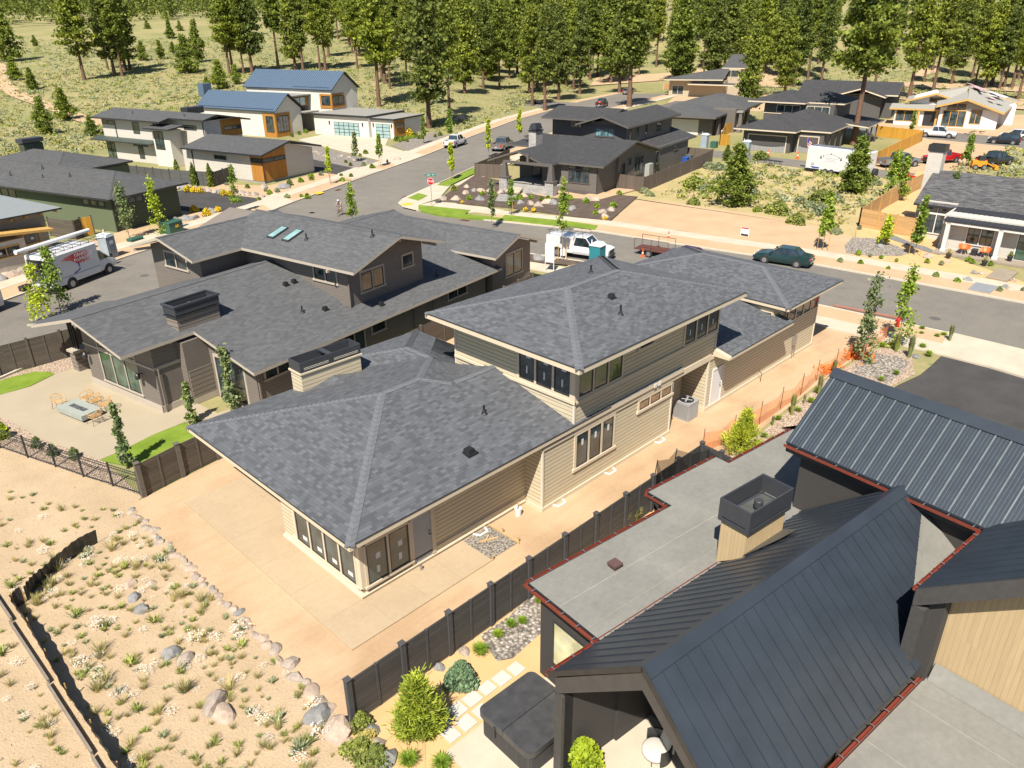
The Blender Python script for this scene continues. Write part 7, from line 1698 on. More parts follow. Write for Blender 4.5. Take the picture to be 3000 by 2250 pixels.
def trampoline():
    t = thing('trampoline', 'black netted trampoline in the corner of the dark fence', 'trampoline', (24.4,13.3,0))
    m, nt, b = nmat('black_netting'); tr_ = nt.nodes.new('ShaderNodeBsdfTransparent'); mx = nt.nodes.new('ShaderNodeMixShader'); b.inputs['Base Color'].default_value = (.01,.01,.01,1); mx.inputs[0].default_value = .55
    nt.links.new(tr_.outputs[0], mx.inputs[1]); nt.links.new(b.outputs[0], mx.inputs[2]); nt.links.new(mx.outputs[0], nt.nodes['Material Output'].inputs[0])
    n = 8; r = 1.75; k = MB(); k.lathe([(r,.8),(r,.82)], n=24); k.build('mat', m_black, t)
    P = [(r*math.cos(R(45*i+20)), r*math.sin(R(45*i+20))) for i in range(n)]
    k = MB()
    for i in range(n): a, b_ = P[i], P[(i+1) % n]; mid = ((a[0]+b_[0])*.47,(a[1]+b_[1])*.47); k.face([(*a,.82),(*mid,.82),(*mid,2.25),(*a,2.4)]); k.face([(*mid,.82),(*b_,.82),(*b_,2.4),(*mid,2.25)])
    k.build('net', m, t)
    for a in P: k = MB(); k.path([(a[0]*1.03,a[1]*1.03,0),(a[0]*1.05,a[1]*1.05,1.4),(a[0],a[1],2.45)], .022); k.build('pole', m_black, t)
trampoline()

# ------------------------------------------------------------ vehicles
m_tyre = plain('tyre', (.018,.018,.018), .85); m_rim = plain('wheel_rim', (.5,.5,.52), .3, .7, .05); m_carglass = glassmat('car_glass', (.02,.03,.035), .05); m_red = plain('tail_light_red', (.55,.02,.02), .25); m_lamp = plain('headlight_clear', (.7,.72,.72), .15)
def shell(mb, st, W, mi=0, inset=.07):
    """car body lofted through stations (x, z bottom, z top, width scale)"""
    rows = []
    for x, zb, zt, ws in st:
        w = W/2*ws; zm = zb+(zt-zb)*.55
        rows.append([(x,-w*.94,zb),(x,-w,zb+(zt-zb)*.3),(x,-w*.985,zm),(x,-w+inset,zt-.03),(x,-w+inset*2.2,zt),(x,w-inset*2.2,zt),(x,w-inset,zt-.03),(x,w*.985,zm),(x,w,zb+(zt-zb)*.3),(x,w*.94,zb)])
    for a, b in zip(rows, rows[1:]):
        for i in range(9): mb.face([a[i], a[i+1], b[i+1], b[i]][::-1], mi)
        mb.face([a[9], a[0], b[0], b[9]][::-1], mi)
    mb.face(rows[0][::-1][::-1], mi); mb.face(rows[-1][::-1], mi)
def wheel(t, x, y, r=.34, w=.22, sgn=1):
    k = MB(); k.tube((x,y-w/2,r),(x,y+w/2,r),r,n=20); wh = k.build('wheel', m_tyre, t, uv=False, smooth=False)
    k = MB(); yo = y+sgn*(w/2+.004); k.tube((x,yo-.01*sgn,r),(x,yo,r),r*.62,n=16); k.tube((x,yo,r),(x,yo+.012*sgn,r),r*.16,n=8); k.build('rim', m_rim, wh, uv=False)
def arches(mb, xs, W, r, mi=1):
    for x in xs:
        for s in (-1,1):
            y0, y1 = s*(W/2-.15), s*(W/2+.006); mb.tube((x,y0,r*1.02),(x,y1,r*1.02),r*1.2,n=20,mi=mi)
def car(name, lb, loc, yaw, paint, kind='sedan', grp=None, cap=False):
    t = thing(name, lb, 'car' if kind in ('sedan','suv') else 'pickup truck', (*loc,0), yaw, grp)
    if kind == 'sedan':
        L, W, r = 4.75, 1.78, .32; st = [(-L/2,.42,.82,.86),(-L/2+.12,.26,.95,.96),(-1.55,.24,1.02,1),(-.9,.24,.97,1),(.9,.24,.95,1),(1.5,.24,.88,1),(2.1,.26,.78,.95),(L/2,.34,.62,.82)]; wx = (-1.35,1.35)
        cab = dict(b=(-1.62,1.05), t=(-1.0,.32), z0=.93, z1=1.42)
    elif kind == 'suv':
        L, W, r = 4.6, 1.85, .36; st = [(-L/2,.45,.95,.9),(-L/2+.1,.3,1.05,1),(-.9,.28,1.05,1),(1.0,.28,1.05,1),(1.9,.3,.98,.97),(L/2,.36,.75,.86)]; wx = (-1.35,1.4); cab = dict(b=(-2.2,1.05), t=(-1.95,.35), z0=1.02, z1=1.68)
    else:
        L, W, r = 5.9, 2.0, .41; st = [(-.2,.45,1.15,1),(1.1,.45,1.15,1),(1.35,.45,1.18,1),(2.5,.5,1.12,.97),(2.9,.5,1.0,.9)]; st = [(-.35,.45,1.17,1)]+st[1:]; wx = (-1.85,1.85); cab = dict(b=(-.38,1.45), t=(-.25,.75), z0=1.14, z1=1.88) if kind == 'pickup' else dict(b=(-.95,1.45), t=(-.8,.75), z0=1.14, z1=1.88)
        if kind == 'crew': st[0] = (-.95,.45,1.17,1)
    mb = MB(); shell(mb, st, W); xb = st[0][0]
    if kind in ('pickup','crew'):
        if cap:
            mb.box(-L/2,xb-.02,-W/2+.02,W/2-.02,.5,1.85)
        else:
            for s in (-1,1): mb.box(-L/2+.05,xb,s*(W/2-.09)-.08,s*(W/2-.09)+.08,.5,1.22)
            mb.box(-L/2,-L/2+.06,-W/2+.03,W/2-.03,.5,1.2); mb.box(-L/2+.06,xb,-W/2+.17,W/2-.17,.55,.72,1)
    arches(mb, wx, W, r, 1)
    mb.build('body', [paint, m_black], t)
    c = MB(); w0, w1 = W/2-.10, W/2-.27; (x0,x1),(u0,u1),z0,z1 = cab['b'],cab['t'],cab['z0'],cab['z1']
    c.hexa([(x0,-w0,z0),(x1,-w0,z0),(x1,w0,z0),(x0,w0,z0),(u0,-w1,z1),(u1,-w1,z1),(u1,w1,z1),(u0,w1,z1)]); c.build('glazing', m_carglass, t)
    f = MB(); f.hexa([(u0-.02,-w1-.02,z1-.01),(u1+.02,-w1-.02,z1-.01),(u1+.02,w1+.02,z1-.01),(u0-.02,w1+.02,z1-.01),(u0+.05,-w1+.06,z1+.05),(u1-.08,-w1+.06,z1+.05),(u1-.08,w1-.06,z1+.05),(u0+.05,w1-.06,z1+.05)])
    for s in (-1,1):
        f.bar((x0,s*w0,z0),(u0,s*w1,z1),.09,.06); f.bar((x1,s*w0,z0),(u1,s*w1,z1),.07,.05); xm = (x0+x1)*.5-(.1 if kind != 'pickup' else .9)
        f.bar((xm,s*(w0+.005),z0),((u0+u1)/2-(.1 if kind != 'pickup' else .7),s*(w1+.005),z1),.08,.05)
    f.build('roof', paint, t)
    for x in wx:
        for s in (-1,1): wheel(t, x, s*(W/2-.10), r, .24, s)
    fx = st[-1][0]; rx = -L/2
    for s in (-1,1):
        k = MB(); k.box(rx-.015,rx+.05,s*(W/2-.22)-.12,s*(W/2-.22)+.12,.72 if kind != 'pickup' else .8,.86 if kind in ('sedan',) else 1.08); k.build('tail_light', m_red, t)
        k = MB(); k.box(fx-.12,fx+.012,s*(W/2-.32)-.13,s*(W/2-.32)+.13,.58 if kind == 'sedan' else .78,.7 if kind == 'sedan' else .95); k.build('headlight', m_lamp, t)
        k = MB(); k.box(x1-.25,x1-.1,s*(W/2+.02)-.02,s*(W/2+.14),z0+.02,z0+.2); k.build('mirror', paint if kind == 'sedan' else m_black, t)
    k = MB(); k.box(fx-.03,fx+.06,-W/2*.75,W/2*.75,.36,.56); k.build('front_bumper', m_black if kind != 'sedan' else paint, t); k = MB(); k.box(rx-.08,rx,-W/2*.9,W/2*.9,.45,.62); k.build('rear_bumper', m_chrome if kind in ('pickup','crew') else paint, t)
    if kind in ('pickup','crew'): k = MB(); k.box(fx,fx+.02,-.5,.5,.62,.98); k.build('grille', m_black, t)
    k = MB(); k.box(rx-.09 if kind != 'sedan' else rx-.02,rx-.083 if kind != 'sedan' else rx-.01,-.16,.16,.64,.76); k.build('licence_plate', m_white, t)
    return t
p_green = painted('dark_green_paint', (.008,.028,.028)); p_white = painted('white_paint', (.78,.78,.78)); p_silver = painted('silver_paint', (.30,.29,.28), .3, .5); p_grey = painted('grey_paint', (.28,.29,.31), .3, .4); p_red = painted('red_paint', (.50,.01,.015)); p_black = painted('black_paint', (.012,.013,.015))
car('green_sedan', 'dark green sedan parked on the street beyond the new garage roof', (61.95,28.2), 101, p_green)
ut = car('utility_truck', 'white utility pickup with service cap and ladder rack parked on the street', (51.75,42.2), -74, p_white, 'pickup', cap=True)
rk = MB()
for s in (-1,1): rk.tube((-2.9,s*.85,2.3),(.6,s*.85,2.3),.025,n=5)
for x in (-2.7,-1.5,-.3,.5): rk.tube((x,-.85,2.3),(x,.85,2.3),.02,n=5); rk.tube((x,-.85,1.85),(x,-.85,2.3),.02,n=5); rk.tube((x,.85,1.85),(x,.85,2.3),.02,n=5)
rk.build('ladder_rack', m_black, ut, uv=False)
lad = MB()
for s in (-.15,.2): lad.bar((-2.9,s,2.36),(.9,s,2.36),.05,.06)
for i in range(11): lad.bar((-2.8+i*.35,-.15,2.37),(-2.8+i*.35,.2,2.37),.03,.03)
o = lad.build('ladder', plain('fibreglass_ladder',(.6,.5,.42),.6), None); o.matrix_world = ut.matrix_basis; tag(o, 'pale ladder lying on the rack of the white utility truck', 'ladder')
car('white_pickup', 'white pickup parked at the kerb below the farmhouse', (88.8,100.2), 24, p_white, 'crew'); car('silver_pickup', 'silver pickup parked behind the craftsman house porch', (91.7,91.9), 24, p_silver, 'crew')
car('black_pickup', 'black pickup with an orange cooler parked far up the first street', (155.3,121.6), 25, p_black, 'crew'); car('silver_car', 'small silver car parked at the end of the first street', (187.6,137.8), 15, p_silver, 'suv')
car('grey_pickup', 'grey pickup parked on the dirt in front of the orange board fence', (117.6,38.7), -32, p_grey, 'crew'); car('red_pickup', 'red pickup on the dirt behind the tall white chimney', (124.6,35.4), 155, p_red, 'crew')
car('long_white_pickup', 'white crew pickup parked in front of the unfinished house', (152.0,44.6), -78, p_white, 'crew'); car('white_suv', 'white suv cut off by the right edge of the picture', (158.0,34.0), 95, p_white, 'suv'); car('black_suv', 'black suv parked in front of the white one at the right edge', (151.0,34.0), 100, p_black, 'suv'); car('black_pickup', 'black pickup parked behind the porch house roof', (127.5,29.2), -20, p_black, 'crew'); car('maroon_car', 'maroon car mostly hidden behind the new garage roof', (56.2,33.6), -85, painted('maroon_paint',(.06,.006,.012)), 'sedan')
def text_obj(s, size, mat, name='lettering', extrude=.004, shear=0, align='CENTER'):
    cu = bpy.data.curves.new(name, 'FONT'); cu.body = s; cu.size = size; cu.extrude = extrude; cu.align_x = align; cu.align_y = 'CENTER'; cu.shear = shear; cu.offset = size*.012
    o = bpy.data.objects.new('tmp_text', cu); col.objects.link(o); bpy.context.view_layer.update()
    me = bpy.data.meshes.new_from_object(o.evaluated_get(bpy.context.evaluated_depsgraph_get())); bpy.data.objects.remove(o); me.materials.clear(); me.materials.append(mat); me.name = name; return me
def put_text(parent, s, size, mat, loc, rot, name='lettering', **k):
    o = bpy.data.objects.new(name, text_obj(s, size, mat, name, **k)); col.objects.link(o); o.parent = parent; o.location = loc; o.rotation_euler = rot; return o
m_ink_red = plain('logo_red', (.50,.02,.02), .5, var=.05); m_ink_blue = plain('logo_blue', (.02,.06,.35), .5); m_ink_dark = plain('logo_dark', (.04,.04,.12), .5)
def plumbing_van():
    # origin under the rear axle
    c, s = math.cos(R(27.5)), math.sin(R(27.5)); t = thing('plumbing_van', 'white box bodied plumbing van with a red logo, roof rack and open rear door', 'van', (17.27-s*1.05, 65.89+c*1.05, 0), 27.5)
    W = 2.3; y0 = -W/2; k = MB()
    k.box(-1.65,-1.58,-W/2,-W/2+.12,.5,2.85); k.box(-1.65,-1.58,W/2-.12,W/2,.5,2.85); k.box(-1.65,-1.58,-W/2+.12,W/2-.12,2.65,2.85)
    k.box(-1.65,3.1,-W/2,-W/2+.05,.5,2.85); k.box(-1.65,3.1,W/2-.05,W/2,.5,2.85); k.box(3.05,3.1,-W/2+.05,W/2-.05,.5,2.85); k.hexa([(-1.65,-W/2,2.85),(3.1,-W/2,2.85),(3.1,W/2,2.85),(-1.65,W/2,2.85),(-1.65,-W/2+.12,2.98),(3.0,-W/2+.12,2.98),(3.0,W/2-.12,2.98),(-1.65,W/2-.12,2.98)]); k.box(-1.6,3.05,-W/2+.05,W/2-.05,.5,.6)
    arches(k, (0,), W+.02, .42, 1); k.build('box_body', [p_white, m_black], t)
    k = MB(); shell(k, [(3.1,.45,1.35,.86),(4.0,.45,1.35,.86),(4.25,.45,1.35,.86),(4.9,.5,1.15,.82),(5.2,.5,1.0,.72)], W, 0); arches(k, (4.1,), W*.86, .4, 1); cb = k.build('cab', [p_white, m_black], t)
    k = MB(); k.hexa([(3.1,-.88,1.3),(4.55,-.88,1.3),(4.55,.88,1.3),(3.1,.88,1.3),(3.1,-.74,2.05),(3.7,-.74,2.05),(3.7,.74,2.05),(3.1,.74,2.05)]); k.build('glazing', m_carglass, cb)
    k = MB(); k.box(3.08,3.78,-.78,.78,2.03,2.12)
    for sg in (-1,1): k.bar((4.55,sg*.88,1.3),(3.7,sg*.74,2.05),.09,.07); k.bar((3.35,sg*.89,1.3),(3.3,sg*.76,2.05),.2,.05)
    k.build('roof', p_white, cb)
    for x, r in ((0,.4),(4.1,.37)):
        for sg in (-1,1): wheel(t, x, sg*((W/2 if x == 0 else W*.43)-.1), r, .26, sg)
    k = MB(); rng = random.Random(2)
    for i in range(5): k.box(-1.4,-.2,-.95,-.45,.75+i*.38,.78+i*.38); k.box(-1.4,-.2,.5,.95,.75+i*.38,.78+i*.38)
    k.build('shelf', m_chrome, t)
    for i in range(9): b = MB(); x, y, z = rng.uniform(-1.4,-.9), rng.choice((-.8,-.6,.6,.8,.1)), .62+rng.randrange(5)*.38; b.box(x,x+.3,y-.12,y+.12,z,z+.24); b.build('tool_case', (m_ink_red, m_black, m_white)[i % 3], t)
    k = MB()
    for sg in (-1,1):
        for z in (3.05,3.3): k.tube((-1.5,sg*1.0,z),(4.3,sg*1.0,z),.02,n=5)
    for i in range(8): x = -1.5+i*.83; k.tube((x,-1,3.05),(x,1,3.05),.02,n=5); k.tube((x,-1,2.95),(x,-1,3.3),.02,n=5); k.tube((x,1,2.95),(x,1,3.3),.02,n=5)
    k.build('roof_rack', m_black, t, uv=False)
    k = MB(); k.tube((-2.6,.75,3.45),(4.6,.75,3.45),.16,n=14); o = k.build('pipe_carrier', m_white, None, uv=False); o.matrix_world = t.matrix_basis; tag(o, 'long white plastic pipe carrier on the roof rack of the plumbing van', 'pipe tube')
    k = MB(); k.box(-1.95,-1.65,-1.0,1.0,.45,.5); k.build('rear_step', m_black, t)
    # side marks
    Y = y0-.004
    def poly(pts, mat, d, nm): b = MB(); b.face([(x, Y-d, z) for x, z in pts]); b.build(nm, mat, t)
    m, nt, bb = nmat('logo_fade'); uv = coords(nt, 'Object'); sp = nt.nodes.new('ShaderNodeSeparateXYZ'); nt.links.new(uv, sp.inputs[0])
    f = ramp(nt, mth(nt, 'DIVIDE', mth(nt, 'ADD', sp.outputs[0], .9), 3.4), [(0,(.78,.65,.65)),(.22,(.62,.16,.16)),(.5,(.50,.02,.02)),(.78,(.58,.10,.10)),(1,(.78,.7,.7))]); nt.links.new(f, bb.inputs['Base Color']); bb.inputs['Roughness'].default_value = .35
    poly([(-.9,2.2),(-.3,2.3),(.35,2.15),(.8,1.85),(1.05,1.75),(1.15,1.83),(1.3,1.72),(1.45,1.85),(1.6,1.7),(1.8,1.86),(2.0,1.68),(2.15,1.8),(2.35,1.66),(2.5,1.75),(2.55,2.5),(1.9,2.62),(.7,2.62),(-.2,2.5),(-.75,2.35)], m, 0, 'logo_field')
    poly([(.92,1.80),(1.12,1.80),(1.08,1.45),(.9,1.28),(.45,1.18),(.38,1.05),(.6,1.1),(1.1,1.25)], m_ink_blue, .002, 'logo_tail')
    put_text(t, 'DRAKE', .36, m_white, (1.35,Y-.004,2.38), (R(90),0,0), shear=.1); put_text(t, 'PLUMBING', .34, m_white, (1.5,Y-.004,2.05), (R(90),0,0), shear=.1)
    poly([(-1.6,.98),(3.08,.98),(3.08,1.1),(-1.6,1.1)], plain('pale_stripe',(.42,.47,.58),.4), .001, 'side_stripe')
    k = MB(); k.box(4.35,4.5,-1.22,-1.05,1.35,1.65); k.build('mirror', m_black, t)
plumbing_van()
vv = thing('white_van', 'white van cut off by the left edge of the picture', 'van', (9.6,63.9,0), 27)
k = MB(); shell(k, [(2.3,.45,2.0,.96),(2.2,.4,2.15,1),(1.8,.4,2.2,1),(-2.2,.4,2.2,1),(-2.7,.5,1.3,.9)][::-1], 2.0, 0, .14); arches(k, (1.4,-1.6), 2.0, .37, 1); k.build('body', [p_white, m_black], vv)
for x in (1.4,-1.6):
    for s in (-1,1): wheel(vv, x, s*.9, .36, .24, s)
k = MB(); k.box(2.28,2.34,-.9,-.8,1.0,1.5); k.build('tail_light', m_red, vv); k = MB(); k.box(2.29,2.33,-.7,.7,1.35,1.85); k.build('rear_window', m_carglass, vv)
def white_trailer():
    t = thing('white_trailer', 'big white enclosed trailer with dark pine tree marks and a flag at its front', 'trailer', (106.2,46.5,0), -93.5)
    k = MB(); L, W = 8.4, 2.4; k.hexa([(0,-W/2,.55),(L,-W/2,.55),(L,W/2,.55),(0,W/2,.55),(0,-W/2,3.25),(L,-W/2,3.25),(L,W/2,3.25),(0,W/2,3.25)]); k.hexa([(.0,-W/2,3.25),(L,-W/2,3.25),(L,W/2,3.25),(0,W/2,3.25),(.1,-W/2+.25,3.42),(L-.1,-W/2+.25,3.42),(L-.1,W/2-.25,3.42),(.1,W/2-.25,3.42)])
    k.build('body', m_whitebody, t); k = MB(); k.box(.15,L-.15,-W/2+.3,W/2-.3,3.425,3.43); k.build('roof_sheet', m_chrome, t)
    for x in (2.9,3.75):
        for s in (-1,1): wheel(t, x, s*(W/2+.02), .36, .22, s)
    k = MB(); k.bar((0,0,.5),(-1.4,0,.5),.12,.12); k.build('drawbar', m_black, t)
    Y = -W/2-.006
    def tree(x, z, h): b = MB(); b.face([(x-h*.32,Y,z),(x+h*.32,Y,z),(x+h*.12,Y,z+h*.35)]); b.face([(x-h*.25,Y-.002,z+h*.15),(x+h*.22,Y-.002,z+h*.2),(x,Y-.002,z+h)]); b.build('tree_mark', m_ink_dark, t)
    for x, z, h in ((2.0,1.95,.5),(2.35,2.2,.28),(4.8,1.95,.5),(4.5,2.2,.28)): tree(x, z, h)
    b = MB(); b.bar((2.5,Y,2.45),(3.4,Y,2.62),.005,.025); b.bar((3.4,Y,2.62),(4.4,Y,2.45),.005,.025); b.bar((3.35,Y,2.62),(3.42,Y,2.75),.08,.08)
    b.build('ridge_mark', m_ink_dark, t)
    for z, x0, x1 in ((2.1,2.5,4.3),(1.9,2.7,4.0),(1.7,2.5,4.2)): b = MB(); b.bar((x0,Y,z),(x1,Y,z),.004,.035); b.build('faint_line', plain('faint_ink',(.45,.45,.55),.6), t)
    put_text(t, '35', .42, m_ink_dark, (.95,Y-.002,1.1), (R(90),0,0)); b = MB(); b.face([(.6,Y,.85),(2.0,Y,.8),(1.9,Y,.62),(1.0,Y,.62)]); b.build('blue_swoosh', m_ink_blue, t)
m_whitebody = painted('white_trailer_skin', (.80,.80,.80), .35)
white_trailer()
def flag(p):
    t = thing('flag', 'striped flag on a short leaning pole at the front of the white trailer', 'flag', (p[0],p[1],0))
    k = MB(); k.tube((0,0,0),(0,.4,4.3),.03,n=6); k.build('pole', m_bare, t)
    for i in range(7): k = MB(); z = 4.1-i*.17; k.hexa([(.0,.35-i*.02,z-.17),(.02,.35-i*.02,z-.17),(.02,-.25-i*.03,z-.55),(.0,-.25-i*.03,z-.55),(.0,.36-i*.02,z),(.02,.36-i*.02,z),(.02,-.24-i*.03,z-.38),(.0,-.24-i*.03,z-.38)]); k.build('stripe', m_ink_red if i % 2 == 0 else m_white, t)
    k = MB(); k.hexa([(-.02,.37,3.6),(.03,.37,3.6),(.03,.1,3.4),(-.02,.1,3.4),(-.02,.38,4.1),(.03,.38,4.1),(.03,.1,3.95),(-.02,.1,3.95)]); k.build('canton', m_ink_blue, t)
flag((106.9,47.3))
def flatbed(loc, yaw, lb, L=5):
    t = thing('flatbed_trailer', lb, 'trailer', (*loc,0), yaw); k = MB(); k.box(0,L,-1,1,.55,.65); k.bar((0,0,.55),(-1.5,0,.55),.1,.1); k.build('deck', m_black, t)
    for x in (L*.55,L*.55+.8):
        for s in (-1,1): wheel(t, x, s*1.05, .33, .2, s)
flatbed((150.5,136.5), 95, 'black flatbed trailer parked at the mouth of the side street', 5.5)
t = thing('railed_trailer', 'rusty railed utility trailer parked beyond the new garage ridge', 'trailer', (56.3,39.3,0), -80); k = MB(); k.box(0,3.2,-.8,.8,.5,.58); k.build('deck', m_rust, t)
for s in (-1,1):
    k = MB(); [k.tube((x,s*.8,.5),(x,s*.8,1.5),.025,n=4) for x in (0,1.6,3.2)]; k.tube((0,s*.8,1.5),(3.2,s*.8,1.5),.025,n=4); k.build('rail', m_rust, t, uv=False); wheel(t, 1.5, s*.95, .3, .18, s)
def toilet(p, yaw, lb, body, roof=None, z=0):
    t = thing('portable_toilet', lb, 'portable toilet', (p[0],p[1],z), yaw); k = MB(); k.box(-.55,.55,-.55,.55,0,.15); k.hexa([(-.52,-.52,.15),(.52,-.52,.15),(.52,.52,.15),(-.52,.52,.15),(-.5,-.5,2.0),(.5,-.5,2.0),(.5,.5,2.0),(-.5,.5,2.0)]); k.build('cabin', body, t)
    k = MB(); k.hexa([(-.56,-.56,2.0),(.56,-.56,2.0),(.56,.56,2.0),(-.56,.56,2.0),(-.3,-.5,2.25),(.3,-.5,2.25),(.3,.5,2.25),(-.3,.5,2.25)]); k.build('roof', roof or m_whiteroof, t)
    k = MB(); k.box(-.36,.36,-.555,-.53,.2,1.9); d = k.build('door', plain('toilet_door',sc((.25,.29,.32),1),.5), t); k = MB(); k.box(-.2,.2,-.565,-.556,1.35,1.65); k.build('label_plate', m_white, d)
    k = MB(); k.tube((.35,.4,2.1),(.35,.4,2.5),.05,n=8); k.build('vent_pipe', m_white, t)
m_whiteroof = plain('translucent_roof', (.62,.68,.70), .5); m_tgrey = plain('toilet_grey', (.34,.40,.44), .5); m_tblue = plain('toilet_teal', (.02,.20,.25), .5)
toilet((22.6,72.6), 27, 'grey portable toilet with a domed roof beside the plumbing van', m_tgrey); toilet((49.9,38.9), 100, 'teal portable toilet partly hidden behind the upper roof ridge', m_tblue); toilet((114.8,68.4), 100, 'grey portable toilet in front of the grey house', m_tgrey); toilet((112.2,59.5), 100, 'short grey portable toilet in front of the charcoal garage', m_tgrey)
def hydrant(p, mat, lb):
    t = thing('fire_hydrant', lb, 'fire hydrant', (p[0],p[1],.1)); k = MB(); k.lathe([(.16,0),(.16,.05),(.11,.06),(.11,.45),(.15,.46),(.15,.5),(.13,.52),(.12,.6),(.07,.68),(.03,.72),(.03,.78)], n=14); k.build('barrel', mat, t)
    for a in (0,90,180): k = MB(); k.tube((0,0,.38),(.2*math.cos(R(a)),.2*math.sin(R(a)),.38),.06,n=10); k.build('outlet', mat, t)
hydrant((52.7,15.5), m_hred, 'bright red fire hydrant between the tall plumed grasses at the street') if False else None
m_hred = plain('hydrant_red', (.65,.02,.01), .35); m_hpurple = plain('hydrant_purple', (.32,.03,.16), .4)
hydrant((52.9,15.4), m_hred, 'bright red fire hydrant between the tall plumed grasses at the street'); hydrant((69.6,93.67), m_hpurple, 'purple fire hydrant on the verge near the farmhouse driveway')
def cone(p, lb, s=1.): t = thing('traffic_cone', lb, 'traffic cone', (p[0],p[1],.0)); k = MB(); k.box(-.18*s,.18*s,-.18*s,.18*s,0,.03); k.lathe([(.13*s,.03),(.03*s,.7*s)], n=12); k.build('cone_body', m_coneo, t); k = MB(); k.lathe([(.095*s,.28*s),(.075*s,.4*s)], n=12); k.build('reflective_band', m_white, t)
m_coneo = plain('cone_orange', (.85,.13,.02), .5)
cone((113.9,56.7), 'orange cone in front of the wide charcoal garage door', 1.5); cone((114.4,52.2), 'orange cone left of the white trailer', 1.5); cone(I2(215,-5), 'orange cone on the street beyond the upper roof', 1.0); cone((55.5,38.2), 'second orange cone beyond the upper roof', 1.0); cone((112,77), 'orange cone behind the craftsman chimney', 1.2)
def stop_sign():
    t = thing('stop_sign', 'red stop sign with green street name blades on the corner', 'road sign', (55.75,67.3,.12), 205)
    k = MB(); k.tube((0,0,0),(0,0,3.9),.03,n=6); k.build('post', m_chrome, t)
    def plate(yaw_n, z, r, mat, nm, x=.04):
        mb = MB(); P = [(x, r*math.cos(R(22.5+45*i)), z+r*math.sin(R(22.5+45*i))) for i in range(8)]; Q = [(x-.01, b, c) for _, b, c in P]; mb.face(P); mb.face(Q[::-1]); return mb.build(nm, mat, t)
    plate(0, 2.75, .42, m_white, 'sign_border', .04); plate(0, 2.75, .38, plain('sign_red',(.6,.01,.02),.4), 'sign_face', .052)
    put_text(t, 'STOP', .30, m_white, (.058,0,2.75), (R(90),0,R(90)), extrude=.002)
    m_sg = plain('sign_green', (.0,.26,.20), .4)
    for a, z in ((30,3.75),(120,3.45)): k = MB(); c_, s_ = math.cos(R(a)), math.sin(R(a)); k.bar((-.6*c_,-.6*s_,z),(.6*c_,.6*s_,z),.015,.24); sg = k.build('street_name_blade', m_sg, t); b = MB(); b.bar((-.42*c_,-.42*s_,z),(.42*c_,.42*s_,z),.024,.06); b.build('white_lettering_line', m_white, sg)
stop_sign()
def lot_sign(p, yaw, lb, w=.75, h=.8, post=.35, mats=None):
    t = thing('lot_sign', lb, 'sign', (p[0],p[1],.0), yaw); k = MB(); k.box(-.02,.02,-w/2,w/2,post,post+h); k.build('sign_board', m_white, t)
    for s in (-1,1): k = MB(); k.box(-.025,.025,s*w/2-.03,s*w/2+.03,0,post+h); k.build('post', m_white, t)
    if mats: k = MB(); k.box(-.026,.026,-w/2+.03,w/2-.03,post+h-.14,post+h-.02); k.build('red_header', m_ink_red, t); k = MB(); k.box(-.027,.027,-w/2+.03,w/2-.03,post,post+.12); k.build('dark_footer', m_black, t)
lot_sign((67.97,35.15), 185, 'white lot sign with red top edge beside the sidewalk of the vacant lot', 0.8, .75, .1, True); lot_sign((46.18,40.95), 200, 'tall white sign board with a blue stripe at the taupe house corner', .75, 1.6, .9); lot_sign(I2(-120,-30)[:2] if False else (50.3,43.0), 200, 'small wooden and grey sign in the mulch beside the staked tree', .5, .6, .2)
def box_thing(name, lb, cat, p, yaw, dims, mat, z=0, lid=None):
    t = thing(name, lb, cat, (p[0],p[1],z), yaw); k = MB(); a, b_, c_ = dims; k.hexa([(-a/2,-b_/2,0),(a/2,-b_/2,0),(a/2,b_/2,0),(-a/2,b_/2,0),(-a/2*.97,-b_/2*.97,c_),(a/2*.97,-b_/2*.97,c_),(a/2*.97,b_/2*.97,c_),(-a/2*.97,b_/2*.97,c_)]); k.build('body', mat, t)
    k = MB(); k.hexa([(-a/2-.03,-b_/2-.03,c_),(a/2+.03,-b_/2-.03,c_),(a/2+.03,b_/2+.03,c_),(-a/2-.03,b_/2+.03,c_),(-a/2+.05,-b_/2+.05,c_+.07),(a/2-.05,-b_/2+.05,c_+.07),(a/2-.05,b_/2-.05,c_+.07),(-a/2+.05,b_/2-.05,c_+.07)]); k.build('lid', lid or mat, t); return t
m_transf = plain('utility_green', (.03,.09,.06), .5)
tb = box_thing('transformer_box', 'dark green utility box with warning stickers by the sidewalk above the taupe ridge', 'utility box', (30.4,77.4), 20, (1.7,1.4,1.1), m_transf, .1); k = MB(); k.box(-.1,.3,-.72,-.70,.55,.8); k.build('warning_sticker', m_yellow, tb)
box_thing('transformer_box', 'small green utility box by the porta toilets', 'utility box', (115.96,67.3), 10, (1.1,1.0,.9), m_transf); box_thing('transformer_box', 'low green utility lid on the verge left of the transformer', 'utility box', V1(1830,680), 20, (1.4,.7,.25), m_transf, .1)
box_thing('wheelie_bin', 'blue recycling bin behind the picket fence of the craftsman house', 'bin', (98.0,61.2), 10, (.9,.8,1.15), plain('bin_blue',(.02,.08,.35),.5)); box_thing('wheelie_bin', 'dark grey bin next to the blue one behind the picket fence', 'bin', (100.2,62.0), 10, (.9,.8,1.15), plain('bin_grey',(.08,.09,.09),.5))
box_thing('crate', 'black open crate of fittings on the verge behind the plumbing van', 'crate', V1(360,1350), 27, (.9,.5,.35), m_black, .1); box_thing('crate', 'black box on the road below the van rear step', 'crate', V1(500,1420), 27, (.7,.4,.25), m_black)
